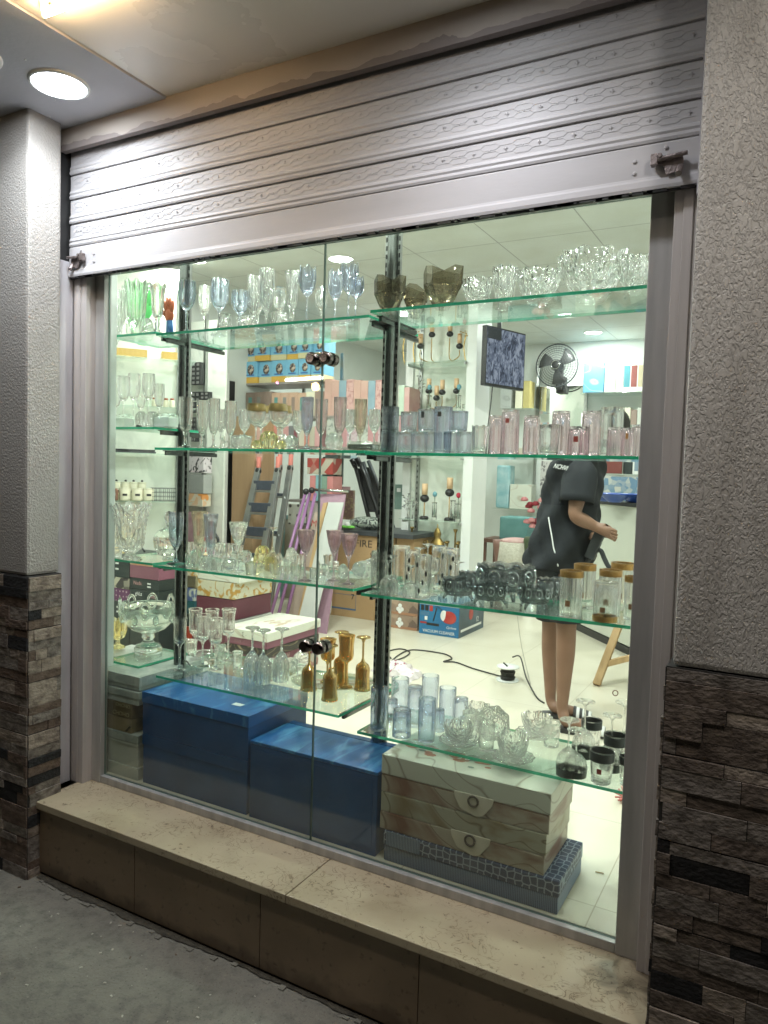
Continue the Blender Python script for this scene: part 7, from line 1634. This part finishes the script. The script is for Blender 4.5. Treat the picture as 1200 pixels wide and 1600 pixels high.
# T-shirt: stacked rings with folds, sleeves
def ring_loft(rows, n=40, seed=1, fold=.006):
    """rows: (uL, uR, v, half depth, plane y)"""
    mb = MB(); vs = []
    for j, (uL, uR, v, dp, yy) in enumerate(rows):
        a = L(uL, v, yy); b_ = L(uR, v, yy); c = (a+b_)/2; hx = (b_.x-a.x)/2
        for k in range(n):
            th = 2*PI*k/n; f = 1+fold/.12*(math.sin(5*th+.5*j+seed)+.6*math.sin(9*th-.8*j))*min(1, j/3)
            ex = math.copysign(abs(math.cos(th))**.85, math.cos(th)); ey = math.copysign(abs(math.sin(th))**.85, math.sin(th))
            vs.append(V3(c.x+hx*ex*f, yy-PY+dp*ey*f, c.z+(.008*math.sin(3*th+seed) if j in (len(rows)-1,) else 0)))
    m_ = len(rows); mb.add(vs, [(j*n+k, (j+1)*n+k, (j+1)*n+(k+1) % n, j*n+(k+1) % n) for j in range(m_-1) for k in range(n)], True)
    return mb
rows = [(915,938,699,.060,1.76),(896,945,704,.12,1.76),(876,944,712,.165,1.76),(863,942,724,.180,1.76),(857,940,745,.170,1.76),(853,938,768,.155,1.76),(850,936,790,.148,1.76),(842,934,812,.150,1.76),(835,933,835,.158,1.76),(829,931,858,.165,1.76),(824,926,876,.168,1.76),(820,918,889,.168,1.76)]
fine = []
for a, b_ in zip(rows[:-1], rows[1:]):
    for k in range(3): fine.append(tuple(x+(y-x)*k/3 for x, y in zip(a, b_)))
fine.append(rows[-1])
sh = ring_loft(fine, 64, 1, .0085).build('t_shirt', M_shirt, t); sd = sh.modifiers.new('thick','SOLIDIFY'); sd.thickness = .004
for (s0, s1, nm, yo) in ((shN, elN, 'sleeve', -.02), (shF, elF, 'sleeve', .02)):
    s_ = s0+V3(-.01,0,.02); e_ = s0.lerp(s1, .74); ax = (e_-s_).normalized(); x_ = ax.cross(V3(0,1,0)).normalized(); y_ = ax.cross(x_)
    mb = MB(); vs = []; N_ = 28; rr_ = [.050,.078,.086,.088,.088,.090,.092]
    for j, r in enumerate(rr_):
        c = s_.lerp(e_, j/(len(rr_)-1))
        for k in range(N_): a = 2*PI*k/N_; f = 1+.035*math.sin(4*a+j*.9); vs.append(c+x_*math.cos(a)*r*f*.98+y_*math.sin(a)*r*f*.72)
    mb.add(vs, [(j*N_+k, (j+1)*N_+k, (j+1)*N_+(k+1) % N_, j*N_+(k+1) % N_) for j in range(len(rr_)-1) for k in range(N_)], True)
    mb.add(vs[:N_], [tuple(range(N_))], True)
    o = mb.build(nm, M_shirt, sh); sd = o.modifiers.new('thick','SOLIDIFY'); sd.thickness = .004
# pale piping on the side and print on the shoulder
pp = []
for (u, v) in ((858,808),(861,822),(865,840),(868,856),(872,868),(875,884)):
    j = [r for r in fine if r[2] <= v][-1]; uL, uR, v0, dp, yy = j; a = L(uL, v, yy); b_ = L(uR, v, yy); c = (a+b_)/2; hx = (b_.x-a.x)/2
    q = L(u, v, 1.62); ct = max(-.98, min(.98, (q.x-c.x)/hx)); pp.append(V3(q.x, (yy-PY)-dp*(1-abs(ct)**2.35)**(.42)-.010, q.z))
mb = MB(); mb.tube(bez(pp, 6), .0035, 6); mb.build('piping', M_whitel, sh)
q = L(876, 730, 1.60); text('NCHVI', .034, (q.x+.005,-.178,q.z), (PI/2,.16,-.35), M_whitel, sh, 'back_print', shear=.5, sx=.8)
# shorts
rows = [(832,912,868,.150,1.76),(833,908,885,.152,1.76),(835,904,905,.150,1.76)]
mb = ring_loft(rows, 36, 2, .002)
o = mb.build('shorts', M_short, t); sd = o.modifiers.new('thick','SOLIDIFY'); sd.thickness = .004
for (hp, kn, w_) in ((hipN, knN, .082), (hipF, knF, .082)):
    mb = MB(); s_ = hp+V3(0,0,.02); e_ = hp.lerp(kn, .82); vs = []; N_ = 24
    for j in range(5):
        c = s_.lerp(e_, j/4)
        for k in range(N_): a = 2*PI*k/N_; f = 1+.03*math.sin(5*a+j); vs.append(c+V3(math.cos(a)*w_*f, math.sin(a)*w_*f*1.0, 0))
    mb.add(vs, [(j*N_+k, (j+1)*N_+k, (j+1)*N_+(k+1) % N_, j*N_+(k+1) % N_) for j in range(4) for k in range(N_)], True); q = mb.build('short_leg', M_short, o); sd = q.modifiers.new('thick','SOLIDIFY'); sd.thickness = .004
# sandals
for (h, m_, tt) in ((hN, mN, tN), (hF, mF, tF)):
    h0 = V3(h.x, h.y, 0); t0 = V3(tt.x, tt.y, 0); d = (t0-h0).normalized(); s_ = V3(-d.y, d.x, 0); Ln = (t0-h0).length+.05
    pts = []
    for k in range(28):
        a = 2*PI*k/28; w_ = .046*(1+.10*math.cos(a)); pts.append(h0-d*.025+d*(Ln*.5+Ln*.5*math.cos(a))+s_*w_*math.copysign(abs(math.sin(a))**.8, math.sin(a)))
    mb = MB(); mb.prism([(p.x, p.y) for p in pts], .002, .024); so = mb.build('sandal', M_black, t, .003)
    mb = MB(); vs = []; N_ = 14
    for j in range(7):
        c = h0+d*(Ln*.50+.10*j/6*Ln*3.2)
        for k in range(N_+1): a = PI*k/N_; vs.append(c+s_*.050*math.cos(a)+V3(0,0,.018+.056*math.sin(a)*(1-.07*j)))
    for j in range(6):
        mb.cur = 1 if j in (1, 3, 5) else 0
        mb.add([vs[j*(N_+1)+k] for k in range(N_+1)]+[vs[(j+1)*(N_+1)+k] for k in range(N_+1)], [(k, k+1, N_+2+k, N_+1+k) for k in range(N_)], True)
    q = mb.build('strap', [M_black, M_whitel], so); sd = q.modifiers.new('thick','SOLIDIFY'); sd.thickness = .004
# hand tool
c = PO+(haF+haN)/2+V3(-.02,-.0,-.05); tl = thing('hand_tool','black hand tool with a curved handle held by the person','tool',tuple(c)); O = c
def G(u, v, y=1.66): return at(u, v, y=y)-O
mb = MB(); mb.bar(G(938,832), G(921,872), .05, .045, (0,1,0)); mb.build('tool_body', M_dkgrey, tl, .006)
mb = MB(); mb.tube(bez([G(928,862), G(938,860), G(944,872), G(950,884), G(957,890)], 6), [.012]*24+[.010], 10); mb.build('tool_handle', M_dkgrey, tl)
mb = MB(); mb.tube([G(938,834), G(950,836)], .016, 12); mb.tube([G(921,872), G(914,884)], [.014,.008], 10); mb.build('nozzle', M_black, tl)
